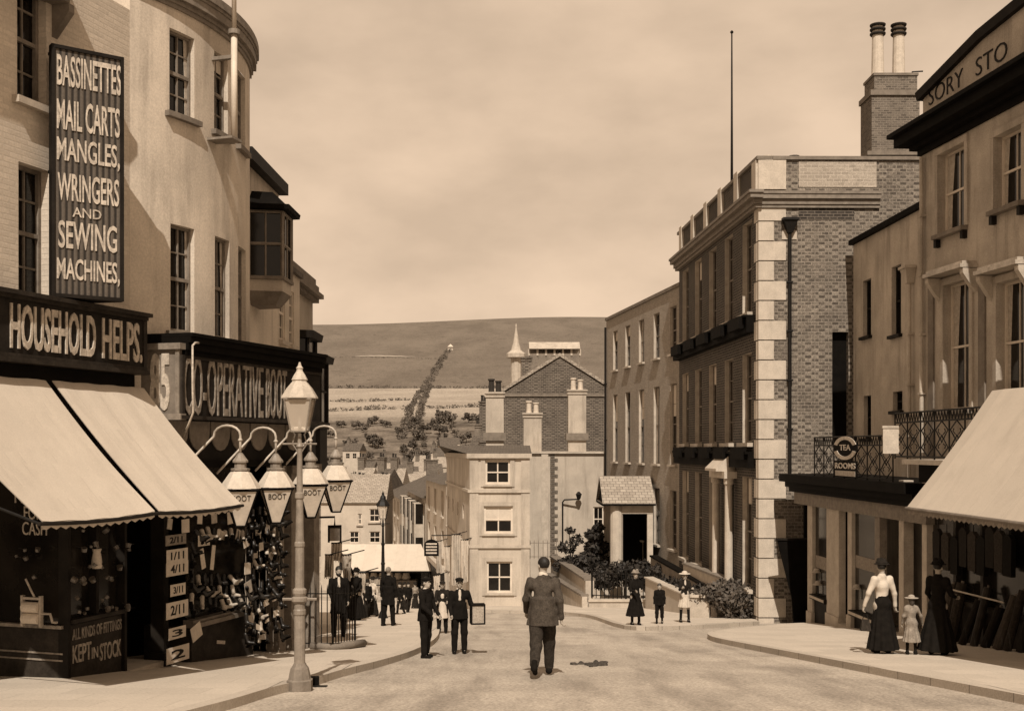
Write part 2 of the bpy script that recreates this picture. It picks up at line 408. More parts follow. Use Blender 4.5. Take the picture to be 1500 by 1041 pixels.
def sdf_mesh(prims, h, wr=0.0, seed=0):
    lo = np.array([1e9] * 3); hi = -lo
    for p in prims:
        if p[6] == 's': continue
        if p[0] == 'c': r = max(p[3], p[4]); a = np.minimum(p[1], p[2]) - r; b = np.maximum(p[1], p[2]) + r
        elif p[0] == 'e': r = np.array([max(p[2][:2])] * 2 + [p[2][2]]); a = p[1] - r; b = p[1] + r
        else: r = np.array([max(p[3][0], p[4][0]), max(p[3][1], p[4][1]), 0]) * 1.1; a = np.minimum(p[1], p[2]) - r; b = np.maximum(p[1], p[2]) + r
        lo = np.minimum(lo, a); hi = np.maximum(hi, b)
    lo -= 3 * h + wr; hi += 3 * h + wr
    n = np.ceil((hi - lo) / h).astype(int) + 1
    ax = [lo[i] + h * np.arange(n[i]) for i in range(3)]
    D = np.full(tuple(n), .12)
    for p in prims:
        k = p[5]; mrg = k + .05
        if p[0] == 'c': r = max(p[3], p[4]); a = np.minimum(p[1], p[2]) - r; b = np.maximum(p[1], p[2]) + r
        elif p[0] == 'e': r = np.array([max(p[2][:2])] * 2 + [p[2][2]]); a = p[1] - r; b = p[1] + r
        else: r = np.array([max(p[3][0], p[4][0]), max(p[3][1], p[4][1]), 0]) * 1.1; a = np.minimum(p[1], p[2]) - r; b = np.maximum(p[1], p[2]) + r
        i0 = np.maximum(((a - mrg - lo) / h).astype(int), 0); i1 = np.minimum(((b + mrg - lo) / h).astype(int) + 2, n)
        if np.any(i1 <= i0): continue
        sl = tuple(slice(x, y) for x, y in zip(i0, i1))
        X, Y, Z = np.meshgrid(*[ax[i][i0[i]:i1[i]] for i in range(3)], indexing='ij')
        if p[0] == 'c':
            v = p[2] - p[1]; L = max(v.dot(v), 1e-9)
            t = np.clip(((X - p[1][0]) * v[0] + (Y - p[1][1]) * v[1] + (Z - p[1][2]) * v[2]) / L, 0, 1)
            d = np.sqrt((X - p[1][0] - v[0] * t) ** 2 + (Y - p[1][1] - v[1] * t) ** 2 + (Z - p[1][2] - v[2] * t) ** 2) - (p[3] + (p[4] - p[3]) * t)
        elif p[0] == 'e':
            dx, dy, dz = X - p[1][0], Y - p[1][1], Z - p[1][2]
            if p[3]:
                c_, s_ = math.cos(p[3]), math.sin(p[3]); dx, dy = dx * c_ + dy * s_, -dx * s_ + dy * c_
            r = p[2]; k0 = np.sqrt((dx / r[0]) ** 2 + (dy / r[1]) ** 2 + (dz / r[2]) ** 2); k1 = np.sqrt((dx / r[0] ** 2) ** 2 + (dy / r[1] ** 2) ** 2 + (dz / r[2] ** 2) ** 2)
            d = k0 * (k0 - 1) / np.maximum(k1, 1e-9)
        else:
            z0, z1 = p[1][2], p[2][2]; t = np.clip((Z - z0) / (z1 - z0), 0, 1)
            cx = p[1][0] + (p[2][0] - p[1][0]) * t; cy = p[1][1] + (p[2][1] - p[1][1]) * t
            rx = p[3][0] + (p[4][0] - p[3][0]) * t; ry = p[3][1] + (p[4][1] - p[3][1]) * t
            th = np.arctan2((Y - cy) / ry, (X - cx) / rx)
            f = 1 + p[8] * (1 - t) * np.sin(p[7] * th + 1.3 * np.sin(2 * th))
            q = np.sqrt(((X - cx) / rx) ** 2 + ((Y - cy) / ry) ** 2)
            d = np.maximum((q - f) * np.minimum(rx, ry), np.maximum(Z - z1, z0 - Z))
        o = D[sl]
        if p[6] == 'u':
            hh = np.clip(.5 + .5 * (o - d) / k, 0, 1); D[sl] = o * (1 - hh) + d * hh - k * hh * (1 - hh)
        else:
            D[sl] = np.maximum(o, -d)
    if wr:
        X, Y, Z = np.meshgrid(*ax, indexing='ij'); s = seed * 1.7
        D += wr * (np.sin(31 * Z + 17 * X + s + 2 * np.sin(9 * Y)) * .6 + np.sin(47 * X - 23 * Z + 13 * Y + s) * .4)
    return snet(D, lo, h)
def sdf_obj(name, prims, h, m, parent, wr=0.0, seed=0, matf=None):
    V, Fc = sdf_mesh(prims, h, wr, seed)
    me = bpy.data.meshes.new(name); me.from_pydata(V.tolist(), [], Fc.tolist())
    ms = m if isinstance(m, (list, tuple)) else [m]
    for q in ms: me.materials.append(q)
    if matf is not None:
        cen = V[Fc].mean(1); me.polygons.foreach_set('material_index', matf(cen).astype(np.int32))
    me.polygons.foreach_set('use_smooth', [True] * len(me.polygons)); me.uv_layers.new(name='UVMap')
    o = bpy.data.objects.new(name, me); C.objects.link(o); o.parent = parent
    return o

def hand_prims(w, d, side, s, curl=.5):        # wrist, direction of the hand, lateral axis (towards the thumb), scale
    w = Vector(w); d = Vector(d).normalized(); lat = Vector(side); lat = (lat - d * lat.dot(d)).normalized(); nrm = d.cross(lat)
    if nrm.length == 0: nrm = Vector((0, 1, 0))
    pr = []
    for q in (-.022, .0, .022): pr.append(cap(w, w + d * .075 * s + lat * q * s, .021 * s, .015 * s, .012))
    for i, (q, L) in enumerate(((.030, .070), (.010, .078), (-.010, .072), (-.029, .056))):
        b = w + d * .078 * s + lat * q * s
        c1 = curl * (1 + .12 * i); d1 = (d * math.cos(c1 * .7) + nrm * math.sin(c1 * .7)); d2 = (d * math.cos(c1 * 1.7) + nrm * math.sin(c1 * 1.7))
        m_ = b + d1 * L * .52 * s
        pr += [cap(b - d * .015 * s, m_, .0098 * s, .009 * s, .004), cap(m_, m_ + d2 * L * .48 * s, .009 * s, .0078 * s, .004)]
    b = w + d * .022 * s + lat * .026 * s; t1 = b + (d * .6 + lat * .7 + nrm * .25).normalized() * .038 * s
    pr += [cap(b, t1, .0125 * s, .011 * s, .006), cap(t1, t1 + (d * .9 + lat * .15 + nrm * .35).normalized() * .032 * s, .0105 * s, .009 * s, .004)]
    return pr

def figure(name_label, loc, yaw, Hh=1.7, legs=((0, 0), (0, 0)), arms=((0, 6, 8, 0), (0, 6, 8, 0)), head_yaw=0, head_tilt=0, lean=0, female=False,
           jacket=None, coat_len=.0, trousers=None, skirt_m=None, skirt_z=.05, skirt_r=(.26, .24), shoes=None, hair=None, hat=None, hat_m=None, collar=None, shirt=None,
           apron=None, beard=None, fine=.010, group=None, child=False, stockings=None, breeches=False, sleeve_puff=0, band=None, hair_long=False, pack=None, outs=(2, 2), bulk=1.0):
    o = thing('person', name_label, 'person', (0, 0, 0), group)
    s = Hh / 1.75; hs = s * (1.18 if child else 1.0)
    hipz, shz = .525 * Hh, .815 * Hh
    th, sh_ = .245 * Hh, .235 * Hh
    J = []
    for i, sd in enumerate((-1, 1)):
        f, b = R(legs[i][0]), R(legs[i][1]); ou = R(outs[i])
        hip = Vector((sd * .055 * Hh, 0, hipz))
        kn = hip + Vector((sd * math.sin(ou) * math.cos(f), -math.sin(f), -math.cos(f) * math.cos(ou))) * th
        f2 = f - b; an = kn + Vector((sd * math.sin(ou) * .5, -math.sin(f2), -math.cos(f2))) * sh_
        J.append([hip, kn, an, f2])
    low = min(j[2].z + (-.0 if abs(j[3]) < .5 else .0) for j in J); dz = .045 * Hh - low
    for j in J:
        for q in range(3): j[q] = j[q] + Vector((0, 0, dz))
    hipz += dz; shz += dz
    ln = R(lean); off = lambda z: -math.sin(ln) * max(0, z - hipz)
    chest = Vector((0, off(shz - .1 * Hh), shz - .09 * Hh)); pel = Vector((0, 0, hipz + .02 * Hh)); waist = Vector((0, off(hipz + .13 * Hh), hipz + .13 * Hh))
    swd = (.098 if female else .112) * Hh * (.92 if child else 1)
    A = []
    for i, sd in enumerate((-1, 1)):
        f, ou, eb, inn = (R(q) for q in arms[i])
        shp = Vector((sd * swd, off(shz), shz))
        up = Vector((sd * math.sin(ou), -math.sin(f) * math.cos(ou), -math.cos(f) * math.cos(ou)))
        el = shp + up * .172 * Hh
        f2 = f + eb
        fo = Vector((sd * math.sin(ou) * .6 - sd * math.sin(inn), -math.sin(f2), -math.cos(f2))).normalized()
        wr = el + fo * .150 * Hh
        A.append((shp, el, wr, fo, sd))
    neck = Vector((0, off(shz + .03 * Hh), shz + .028 * Hh)); hc = Vector((0, off(.93 * Hh) - .012 * s, Hh - .112 * hs + dz))
    hy = R(head_yaw); ch_, sh2 = math.cos(hy), math.sin(hy); tl = R(head_tilt)
    def hp(x, y, z):
        y2, z2 = y * math.cos(tl) - z * math.sin(tl) * -1 * -1, z * math.cos(tl) + y * math.sin(tl)
        return (hc.x + (x * ch_ - y2 * sh2) * hs, hc.y + (x * sh2 + y2 * ch_) * hs, hc.z + z2 * hs)
    E = lambda c, r, k=.02, op='u': ell(hp(*c), np.array(r) * hs, k, op, hy)
    body = [cap(neck - Vector((0, 0, .04 * Hh)), hc - Vector((0, 0, .04 * hs)), .052 * s, .047 * s, .03),
            E((0, .012, .02), (.074, .092, .092)), E((0, -.018, -.045), (.056, .066, .068), .03), E((0, -.060, -.088), (.026, .022, .022), .03),
            cap(hp(0, -.082, .012), hp(0, -.104, -.026), .010 * hs, .014 * hs, .012), E((.076, .01, -.012), (.012, .022, .032), .008), E((-.076, .01, -.012), (.012, .022, .032), .008),
            E((.031, -.088, .012), (.017, .014, .011), .01, 's'), E((-.031, -.088, .012), (.017, .014, .011), .01, 's'),
            cap(hp(-.018, -.080, -.062), hp(.018, -.080, -.062), .011 * hs, k=.012),
            cap(neck, chest, .05 * s, .09 * s, .04), cap(chest, waist, .105 * s, .09 * s, .05), cap(waist, pel, .09 * s, .105 * s, .05)]
    for shp, el, wr, fo, sd in A:
        shq = shp + Vector((-sd * .02, 0, -.03)) * s
        body += [cap(shq, el, .036 * s, .034 * s, .02), cap(el, wr, .034 * s, .024 * s, .02), cap(shq, chest, .036 * s, .06 * s, .03)]
        body += hand_prims(wr, fo, Vector((-sd * .25, -1, .2)), s * 1.0, .75)
    for hip, kn, an, f2 in J:
        body += [cap(hip, kn, .072 * s, .05 * s, .04), cap(kn, an, .05 * s, .034 * s, .03), cap(an, an + Vector((0, -.08 * s, -.025 * s)), .03 * s, .018 * s, .02), cap(hip, pel, .08 * s, .09 * s, .05)]
    skin = MATS['skin']; dk = MATS['eye']; lip = MATS['lip']; ey = [np.array(hp(sd * .031, -.083, .012)) for sd in (-1, 1)]; mo = [np.array(hp(x, -.094, -.062)) for x in (-.014, 0, .014)]
    bw = [np.array(hp(sd * x, -.088, .032)) for sd in (-1, 1) for x in (.022, .036)]
    def mf(c):
        r = np.zeros(len(c))
        for e in mo: r[np.linalg.norm(c - e, axis=1) < .012 * hs] = 2
        for e in ey: r[np.linalg.norm(c - e, axis=1) < .0145 * hs] = 1
        for e in bw: r[np.linalg.norm(c - e, axis=1) < .0115 * hs] = 1
        return r
    sdf_obj('body', body, fine * .8, [skin, dk, lip], o, matf=mf)
    # hair
    if hair is not None:
        hr = [E((0, .020, .034), (.083, .098, .092), .01), E((0, -.075, -.055), (.075, .07, .085), .01, 's'), E((0, .03, -.10), (.11, .11, .06), .01, 's')]
        if hair_long: hr += [E((0, .075, -.02), (.07, .06, .11), .03)]
        elif female: hr += [E((0, .085, .045), (.05, .045, .05), .03)]
        sdf_obj('hair', hr, fine, hair, o, wr=.002)
    if beard is not None:
        sdf_obj('beard', [E((0, -.062, -.085), (.05, .045, .04), .01), E((.05, -.02, -.06), (.02, .035, .045), .02), E((-.05, -.02, -.06), (.02, .035, .045), .02)], fine, beard, o)
    nse = random.randint(0, 99)
    if trousers is not None:
        pr = [cap(pel + Vector((0, 0, .05 * Hh)), pel - Vector((0, 0, .01 * Hh)), .118 * s, .128 * s, .05)]
        for hip, kn, an, f2 in J:
            e = an + (kn - an) * (.52 if breeches else .06)
            pr += [cap(hip, kn, .100 * s * bulk, .080 * s * bulk, .04), cap(kn, e, .080 * s * bulk, .066 * s if not breeches else .078 * s, .03)]
        sdf_obj('trousers', pr, fine, trousers, o, wr=.004, seed=nse)
    if stockings is not None:
        for hip, kn, an, f2 in J: sdf_obj('stocking', [cap(kn, an, .055 * s, .042 * s)], fine, stockings, o)
    if jacket is not None:
        bot = hipz - (.06 + coat_len) * Hh
        fl = .155 if not female else .10
        pr = [cap(chest, waist, .128 * s if not female else .112 * s, (.132 if not female else .088) * s, .05), cap(neck - Vector((0, 0, .015)), chest, .072 * s, .10 * s, .05),
              cap(Vector((-swd * .72, chest.y, shz - .05 * Hh)), Vector((swd * .72, chest.y, shz - .05 * Hh)), (.060 if not female else .05) * s, k=.05)]
        for sd in (-1, 1): pr.append(cap(neck - Vector((0, 0, .02 * s)), Vector((sd * swd * .85, chest.y, shz - .040 * Hh)), .052 * s, .048 * s, .05))
        if not female: pr += [skirt((0, .01), bot, hipz + .15 * Hh, (.205 * s * bulk, .16 * s * bulk), (.165 * s * bulk, .135 * s * bulk), 7, .05, .04)]
        else:
            pr += [ell((0, off(shz) - .05 * s, shz - .11 * Hh), (.115 * s, .075 * s, .085 * s), .05), cap(chest, waist - Vector((0, 0, .03)), .115 * s, .095 * s, .05), skirt((0, 0), hipz + .03 * Hh, hipz + .13 * Hh, (.150 * s, .125 * s), (.105 * s, .09 * s), 7, .03, .03)]
        for shp, el, wr, fo, sd in A:
            pf = 1 + sleeve_puff
            pr += [cap(shp + Vector((-sd * .012, 0, -.018)) * s, el, (.062 if not female else .050) * s * pf, (.054 if not female else .044) * s * (1 + sleeve_puff * .3), .05), cap(el, el + (wr - el) * .95, (.053 if not female else .044) * s, (.042 if not female else .036) * s, .03)]
        sdf_obj('jacket' if not female else 'blouse', pr, fine, jacket, o, wr=.0045, seed=nse + 3)
    if skirt_m is not None:
        sdf_obj('skirt', [skirt((0, .03 * s, 0, 0), skirt_z * Hh, hipz + .125 * Hh, (skirt_r[0] * s, skirt_r[1] * s), (.112 * s, .10 * s), 12, .07), ell((0, .04 * s, hipz + .02 * Hh), (.15 * s, .13 * s, .11 * s), .06)], fine, skirt_m, o, wr=.003, seed=nse)
    if apron is not None:
        sdf_obj('apron', [skirt((0, -.045 * s), (skirt_z + .04) * Hh if skirt_m is not None else .3 * Hh, hipz + .11 * Hh, (.20 * s, .20 * s), (.10 * s, .09 * s), 7, .05), cap(chest + Vector((0, -.07 * s, .02)), waist + Vector((0, -.06 * s, 0)), .075 * s, .075 * s, .04)], fine, apron, o, wr=.003)
    if shirt is not None:
        sdf_obj('shirt', [cap(neck + Vector((0, -.05 * s, -.005)), chest + Vector((0, -.098 * s, .0)), .035 * s, .042 * s, .02)], fine, shirt, o)
    if collar is not None:
        sdf_obj('collar', [cap(neck + Vector((-.012, 0, .004)), neck + Vector((.012, 0, .02 * s)), .064 * s, .060 * s, .02)], fine, collar, o)
    if pack is not None:
        pass
    for hip, kn, an, f2 in J:
        tz = an + Vector((0, -.135 * s * math.cos(f2 * .7), -.040 * s + .13 * s * math.sin(f2 * .7) * (1 if f2 > 0 else 1)))
        hl = an + Vector((0, .035 * s, -.035 * s))
        sdf_obj('shoe', [cap(hl, tz, .043 * s, .036 * s, .02), cap(an + Vector((0, 0, .04 * s)), hl, .047 * s, .045 * s, .03)], fine, shoes or MATS['black_cloth'], o)
    if hat:
        hm = hat_m or MATS['black_cloth']
        if hat == 'cap':
            pr = [E((0, .014, .080), (.100, .118, .038), .02), E((0, .012, .058), (.086, .102, .036), .02), E((0, -.108, .052), (.062, .05, .008), .012)]
        elif hat == 'bowler':
            pr = [E((0, .01, .085), (.086, .103, .10), .02), E((0, .01, .052), (.125, .15, .012), .012)]
        elif hat == 'straw':
            pr = [E((0, .02, .085), (.085, .095, .06), .02), E((0, .02, .058), (.185, .195, .012), .012)]
        elif hat == 'boater':
            pr = [cap(hp(0, .01, .075), hp(0, .01, .11), .085 * hs, k=.01), E((0, .01, .062), (.15, .16, .010), .01)]
        elif hat == 'bonnet':
            pr = [E((0, .02, .092), (.11, .12, .055), .02), E((0, .0, .065), (.15, .16, .014), .015), E((.05, .0, .145), (.045, .04, .04), .02), E((-.05, .03, .14), (.04, .04, .035), .02), E((.0, -.06, .14), (.035, .04, .045), .02)]
        sdf_obj('cap' if hat == 'cap' else 'hat', pr, fine * .9, hm, o, wr=.002 if hat in ('cap', 'bonnet') else 0)
    if band is not None:
        sdf_obj('hat_band', [E((0, .02, .078), (.091, .101, .02), .01)], fine, band, o)
    # stand the figure on the ground and turn it
    o.location = loc; o.rotation_euler = (0, 0, yaw)
    o['tmp_hand_l'] = 0; del o['tmp_hand_l']
    zr = lambda v: (Matrix.Rotation(yaw, 3, 'Z') @ Vector(v)) + Vector(loc)
    return o, [zr(a[2] + a[3] * .07 * s) for a in A], zr
# ------------------------------------------------------------------ palette
mat('glass', .010, .006, rough=.1, fine=0, spec=.3)
mat('glass_mid', .022, .008, scale=1.2, rough=.15, fine=0, spec=.4)
mat('paint_pale', .62, .5, scale=2, fine=.06, rough=.6)
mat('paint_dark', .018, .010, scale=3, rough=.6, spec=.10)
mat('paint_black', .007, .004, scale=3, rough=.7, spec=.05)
mat('paint_brown', .038, .02, scale=5, rough=.6, fine=.2, spec=.12)
mat('paint_grey', .22, .15, scale=6, rough=.7, streak=.3)
mat('iron', .010, .006, scale=8, rough=.55, spec=.2)
mat('lamp_paint', .25, .16, scale=4, streak=.4, rough=.5, fine=.1, spec=.35)
mat('stone', .46, .36, scale=3, streak=.25, bump=.2)
mat('stone_dark', .20, .14, scale=3, streak=.3, bump=.2)
mat('quoin', .50, .41, scale=2.5, streak=.2, bump=.35, bumpscale=30)
mat('curtain', .45, .32, scale=9, fine=.15)
mat('blind', .55, .46, scale=3)
mat('stucco', .60, .45, scale=.7, streak=.6, bump=.25, bumpscale=55, fine=.13)
mat('stucco_pale', .48, .40, scale=1.1, streak=.25, bump=.25, bumpscale=55, fine=.1)
mat('stucco_grey', .48, .34, scale=.8, streak=.7, bump=.25, bumpscale=50, fine=.16)
mat('stucco_house', .46, .32, scale=.8, streak=.7, bump=.25, bumpscale=50, fine=.16)
mat('white_wall', .45, .35, scale=.8, streak=.6, bump=.2)
mat('cream_wall', .50, .40, scale=.8, streak=.6, bump=.2)
mat('brick_pale', .60, .50, kind='brick', bw=.24, bh=.08, mort=.012, mv=.52, scale=1.2, fine=.1)
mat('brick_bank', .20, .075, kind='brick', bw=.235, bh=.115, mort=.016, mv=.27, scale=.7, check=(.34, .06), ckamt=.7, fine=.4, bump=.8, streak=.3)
mat('brick_front', .06, .02, kind='brick', bw=.26, bh=.10, mort=.018, mv=.15, scale=.8, fine=.3, bump=.8)  # bank brick darkened so the street face carries its cornice shade in the colour
mat('brick_terrace', .36, .27, kind='brick', bw=.24, bh=.08, mort=.012, mv=.27, scale=.8, fine=.2, streak=.3)
mat('brick_dark', .11, .04, kind='brick', bw=.30, bh=.12, mort=.018, mv=.20, scale=1.0, check=(.24, .04), ckamt=.45, fine=.3)
mat('brick_chim', .20, .08, kind='brick', bw=.22, bh=.085, mort=.014, mv=.24, scale=.9, fine=.3, streak=.3, bump=.8)
mat('slate', .12, .07, kind='tile', scale=1, fine=.2)
mat('slate_pale', .34, .25, kind='tile', scale=1, fine=.15)
mat('canvas', .50, .44, scale=1.6, rough=.9, kind='slab', bw=.74, bh=60, mort=.004, mv=.36, fine=.07, fs=50, bump=.2, bumpscale=300, streak=.16)
mat('sign_board', .10, .02, kind='board', ws=3.6, scale=3, fine=.15, streak=.25)
mat('sign_flat', .022, .012, scale=4, rough=.6, spec=.12, fine=.15)
mat('brick_parapet', .40, .28, kind='brick', bw=.26, bh=.12, mort=.018, mv=.42, scale=.9, fine=.25)
mat('letter', .56, .34, scale=11, streak=.35, fine=.2, rough=.7)
mat('letter_dim', .30, .14, scale=12, streak=.4, rough=.5, spec=.4)
mat('letter_mid', .42, .26, scale=12, streak=.3, fine=.2)
mat('card', .58, .48, scale=7, rough=.9)
mat('ink', .012, .008, fine=0)
mat('road', .43, .33, scale=.55, fine=.34, fs=22, rut=True, bump=.6, bumpscale=22, bd=.03)
mat('pavement', .50, .43, kind='slab', bw=.9, bh=.75, mort=.006, mv=.33, scale=.7, fine=.13, bump=.25)
mat('kerb', .46, .34, kind='slab', bw=1.1, bh=9, mort=.012, mv=.12, scale=2, fine=.15, bump=.4)
mat('asphalt', .19, .14, scale=1.2, fine=.2, fs=24, bump=.3)
mat('skin', .36, .30, scale=12, rough=.65, fine=.06)
mat('eye', .03, .02, fine=0); mat('lip', .2, .16, fine=0)
mat('black_cloth', .011, .007, scale=14, rough=.95, fine=.25, spec=.1)
mat('dark_cloth', .022, .013, scale=14, rough=.95, fine=.3, spec=.1)
mat('tweed', .075, .05, scale=14, rough=.95, fine=.42, fs=70, spec=.1)
mat('trouser_grey', .045, .025, scale=18, rough=.95, fine=.4, fs=80, spec=.1)
mat('white_cloth', .52, .44, scale=8, rough=.9, fine=.08)
mat('grey_cloth', .26, .18, scale=9, rough=.9, fine=.2)
mat('straw', .42, .24, scale=40, rough=.85, fine=.3, fs=120)
mat('hair_dark', .02, .01, scale=40, rough=.6, fine=.3)
mat('hair_mid', .07, .04, scale=40, rough=.6, fine=.3)
mat('leaf_dark', .045, .012, scale=2.2, rough=.7, fine=.3, fs=9)
mat('leaf_mid', .12, .05, scale=2, rough=.7, fine=.3, fs=7)
mat('leaf_far', .15, .07, scale=.12, rough=.9, fine=.3, fs=.9)
mat('bark', .06, .03, scale=8)
mat('boot', .018, .010, scale=20, rough=.4, spec=.4)
mat('shoe_pale', .42, .30, scale=20, rough=.6)
mat('tin', .13, .06, scale=14, rough=.3, spec=.6)
mat('metal_pale', .45, .3, scale=10, rough=.45, spec=.5)
mat('pot', .03, .02, fine=0); mat('pot_pale', .55, .45, scale=5)
mat('roller', .62, .54, scale=5, rough=.6)
mat('dung', .07, .035, scale=20, rough=1, fine=.4)

def lantern_glass(key, v, trans):
    m = mat(key, v, v * .8, scale=6, rough=.25, fine=.05, spec=.4)
    m.node_tree.nodes['Principled BSDF'].inputs['Transmission Weight'].default_value = trans
    return m
lantern_glass('lantern_glass', .52, .0)
gl = bpy.data.materials.new('clear_glass'); gl.use_nodes = True; MATS['clear_glass'] = gl
_n = gl.node_tree.nodes; _p = _n['Principled BSDF']; _p.inputs['Base Color'].default_value = sep(.7); _p.inputs['Roughness'].default_value = .2; _p.inputs['Alpha'].default_value = .42

# hillside: pasture, pale stubble fields in the middle, rough scrub low down (by place on the hill)
hm = bpy.data.materials.new('hill'); hm.use_nodes = True; MATS['hill'] = hm
nt = hm.node_tree; N = nt.nodes; Lk = nt.links; b = N['Principled BSDF']; b.inputs['Roughness'].default_value = 1; b.inputs['Specular IOR Level'].default_value = .1
geo = N.new('ShaderNodeNewGeometry'); sx = N.new('ShaderNodeSeparateXYZ'); Lk.new(geo.outputs['Position'], sx.inputs[0])
def hn(sc, det=6, stretch=None):
    n = N.new('ShaderNodeTexNoise'); n.inputs['Scale'].default_value = sc; n.inputs['Detail'].default_value = det; n.inputs['Roughness'].default_value = .7
    if stretch:
        mp = N.new('ShaderNodeMapping'); mp.inputs['Scale'].default_value = stretch; Lk.new(geo.outputs['Position'], mp.inputs[0]); Lk.new(mp.outputs[0], n.inputs['Vector'])
    else: Lk.new(geo.outputs['Position'], n.inputs['Vector'])
    return n.outputs['Fac']
def hmap(f, a, c):
    n = N.new('ShaderNodeMapRange'); n.inputs[1].default_value = a; n.inputs[2].default_value = c; Lk.new(f, n.inputs[0]); return n.outputs[0]
def hmix(f, a, c, mode='MIX'):
    n = N.new('ShaderNodeMix'); n.data_type = 'RGBA'; n.blend_type = mode
    if hasattr(f, 'node'): Lk.new(f, n.inputs[0])
    else: n.inputs[0].default_value = f
    for i, q in ((6, a), (7, c)):
        if hasattr(q, 'node'): Lk.new(q, n.inputs[i])
        else: n.inputs[i].default_value = q
    return n.outputs[2]
past = hmix(hmap(hn(.02, 8, (1, .35, 1)), .4, .62), sep(.165), sep(.125))
past = hmix(hmap(hn(.09, 6), .57, .72), past, sep(.07))
field = hmix(hmap(hn(.05, 8, (.5, 1, 1)), .4, .65), sep(.34), sep(.26))
scrub = hmix(hmap(hn(.06, 8), .38, .62), sep(.20), sep(.07))
yv = sx.outputs['Y']
c = hmix(hmap(yv, 798, 800), field, past)
c = hmix(hmap(yv, 560, 610), scrub, c)
fn = hmap(hn(.85, 4), .3, .7)
c = hmix(1.0, c, hmix(fn, (.55, .55, .55, 1), (1.25, 1.25, 1.25, 1)), 'MULTIPLY')
Lk.new(c, b.inputs['Base Color'])
M = MATS

# ------------------------------------------------------------------ terrain sheet, road, pavements
def sheet(name, xs, ys, dz, m, kind='structure'):
    mb = MB(); V = [(x, y, g(x, y) + dz) for y in ys for x in xs]; nx = len(xs)
    F_ = [(j * nx + i, j * nx + i + 1, (j + 1) * nx + i + 1, (j + 1) * nx + i) for j in range(len(ys) - 1) for i in range(nx - 1)]
    mb.raw(V, F_); o = mb.build(name, m, smooth=True); o['kind'] = kind; return o
ys = list(np.arange(-300, 200, 10)) + list(np.arange(200, 2000, 14)) + list(np.arange(2000, 6001, 200))
xs = sorted(set(list(np.arange(-300, 301, 20)) + [-3000, -2200, -1600, -1200, -900, -700, -500, -400, 400, 500, 700, 900, 1200, 1600, 2200, 3000]))
sheet('hills', [float(q) for q in xs], [float(q) for q in ys], -.06, M['hill'])
sheet('road', [float(q) for q in np.arange(-40, 41, 5)], [float(q) for q in np.arange(-40, 151, 5)], 0.0, M['road'])

def pavement(kerb_px, back, name='pavement', extra=None, dense=True):
    pts = [gp(*q) for q in kerb_px]
    # smooth the kerb with Catmull-Rom
    sm = []
    for i in range(len(pts) - 1):
        p0, p1, p2, p3 = pts[max(i - 1, 0)], pts[i], pts[i + 1], pts[min(i + 2, len(pts) - 1)]
        for k in range(4):
            t = k / 4
            sm.append(tuple(.5 * (2 * p1[a] + (p2[a] - p0[a]) * t + (2 * p0[a] - 5 * p1[a] + 4 * p2[a] - p3[a]) * t * t + (3 * p1[a] - p0[a] - 3 * p2[a] + p3[a]) * t ** 3) for a in (0, 1)))
    sm.append(pts[-1])
    pts = sm; allp = pts + back
    mb = MB(); top = [(x, y, g(x, y) + .12) for x, y in allp]
    bm = bmesh.new(); vs = [bm.verts.new(p) for p in top]; f = bm.faces.new(vs); bm.normal_update()
    if f.normal.z < 0: f.normal_flip()
    bmesh.ops.triangulate(bm, faces=[f]); bm.verts.index_update()
    mb.raw([v.co[:] for v in bm.verts], [tuple(v.index for v in q.verts) for q in bm.faces]); bm.free()
    o = mb.build(name, M['pavement']); o['kind'] = 'structure'
    # kerb stones: a strip with a real face, 3 mm proud of the flags
    kb = MB(); dist = 0; n = len(pts)
    ctr = (sum(p[0] for p in allp) / len(allp), sum(p[1] for p in allp) / len(allp))
    V = []; inn = []
    for i, p in enumerate(pts):
        a = pts[max(i - 1, 0)]; c = pts[min(i + 1, n - 1)]; t = Vector((c[0] - a[0], c[1] - a[1])).normalized(); nn = Vector((-t.y, t.x))
        inn.append(nn)
    flip = 1
    mid = n // 2
    # decide the inner side by polygon orientation
    area = sum(allp[i][0] * allp[(i + 1) % len(allp)][1] - allp[(i + 1) % len(allp)][0] * allp[i][1] for i in range(len(allp)))
    flip = 1 if area > 0 else -1
    acc = 0
    for i in range(n - 1):
        p, q = pts[i], pts[i + 1]; a, c = inn[i] * flip, inn[i + 1] * flip
        zp, zq = g(*p), g(*q)
        o1, o2 = Vector((p[0] - a.x * .012, p[1] - a.y * .012)), Vector((q[0] - c.x * .012, q[1] - c.y * .012))
        i1, i2 = Vector((p[0] + a.x * .2, p[1] + a.y * .2)), Vector((q[0] + c.x * .2, q[1] + c.y * .2))
        kb.quad((o1.x, o1.y, zp + .124), (o2.x, o2.y, zq + .124), (i2.x, i2.y, zq + .124), (i1.x, i1.y, zp + .124))
        kb.quad((o1.x, o1.y, zp - .05), (o2.x, o2.y, zq - .05), (o2.x, o2.y, zq + .124), (o1.x, o1.y, zp + .124))
    ko = kb.build('kerb', M['kerb']); ko['kind'] = 'structure'
    return o
pavement([(120, 1100), (250, 1062), (340, 1037), (400, 1018), (462, 1003), (500, 991), (560, 975), (605, 960), (634, 944), (643, 930), (640, 914), (626, 898), (606, 887)], [(-16, 70), (-16, 8)])
pavement([(1600, 1052), (1450, 1021), (1300, 991), (1150, 961), (1065, 944), (1040, 937), (1042, 931), (1080, 925), (1150, 918)], [(12.5, 40), (13, 8)])
pavement([(700, 897), (800, 899), (860, 904), (915, 921), (985, 922), (1050, 919), (1112, 915)], [(9.0, 44), (9, 76), (-1.2, 76)])
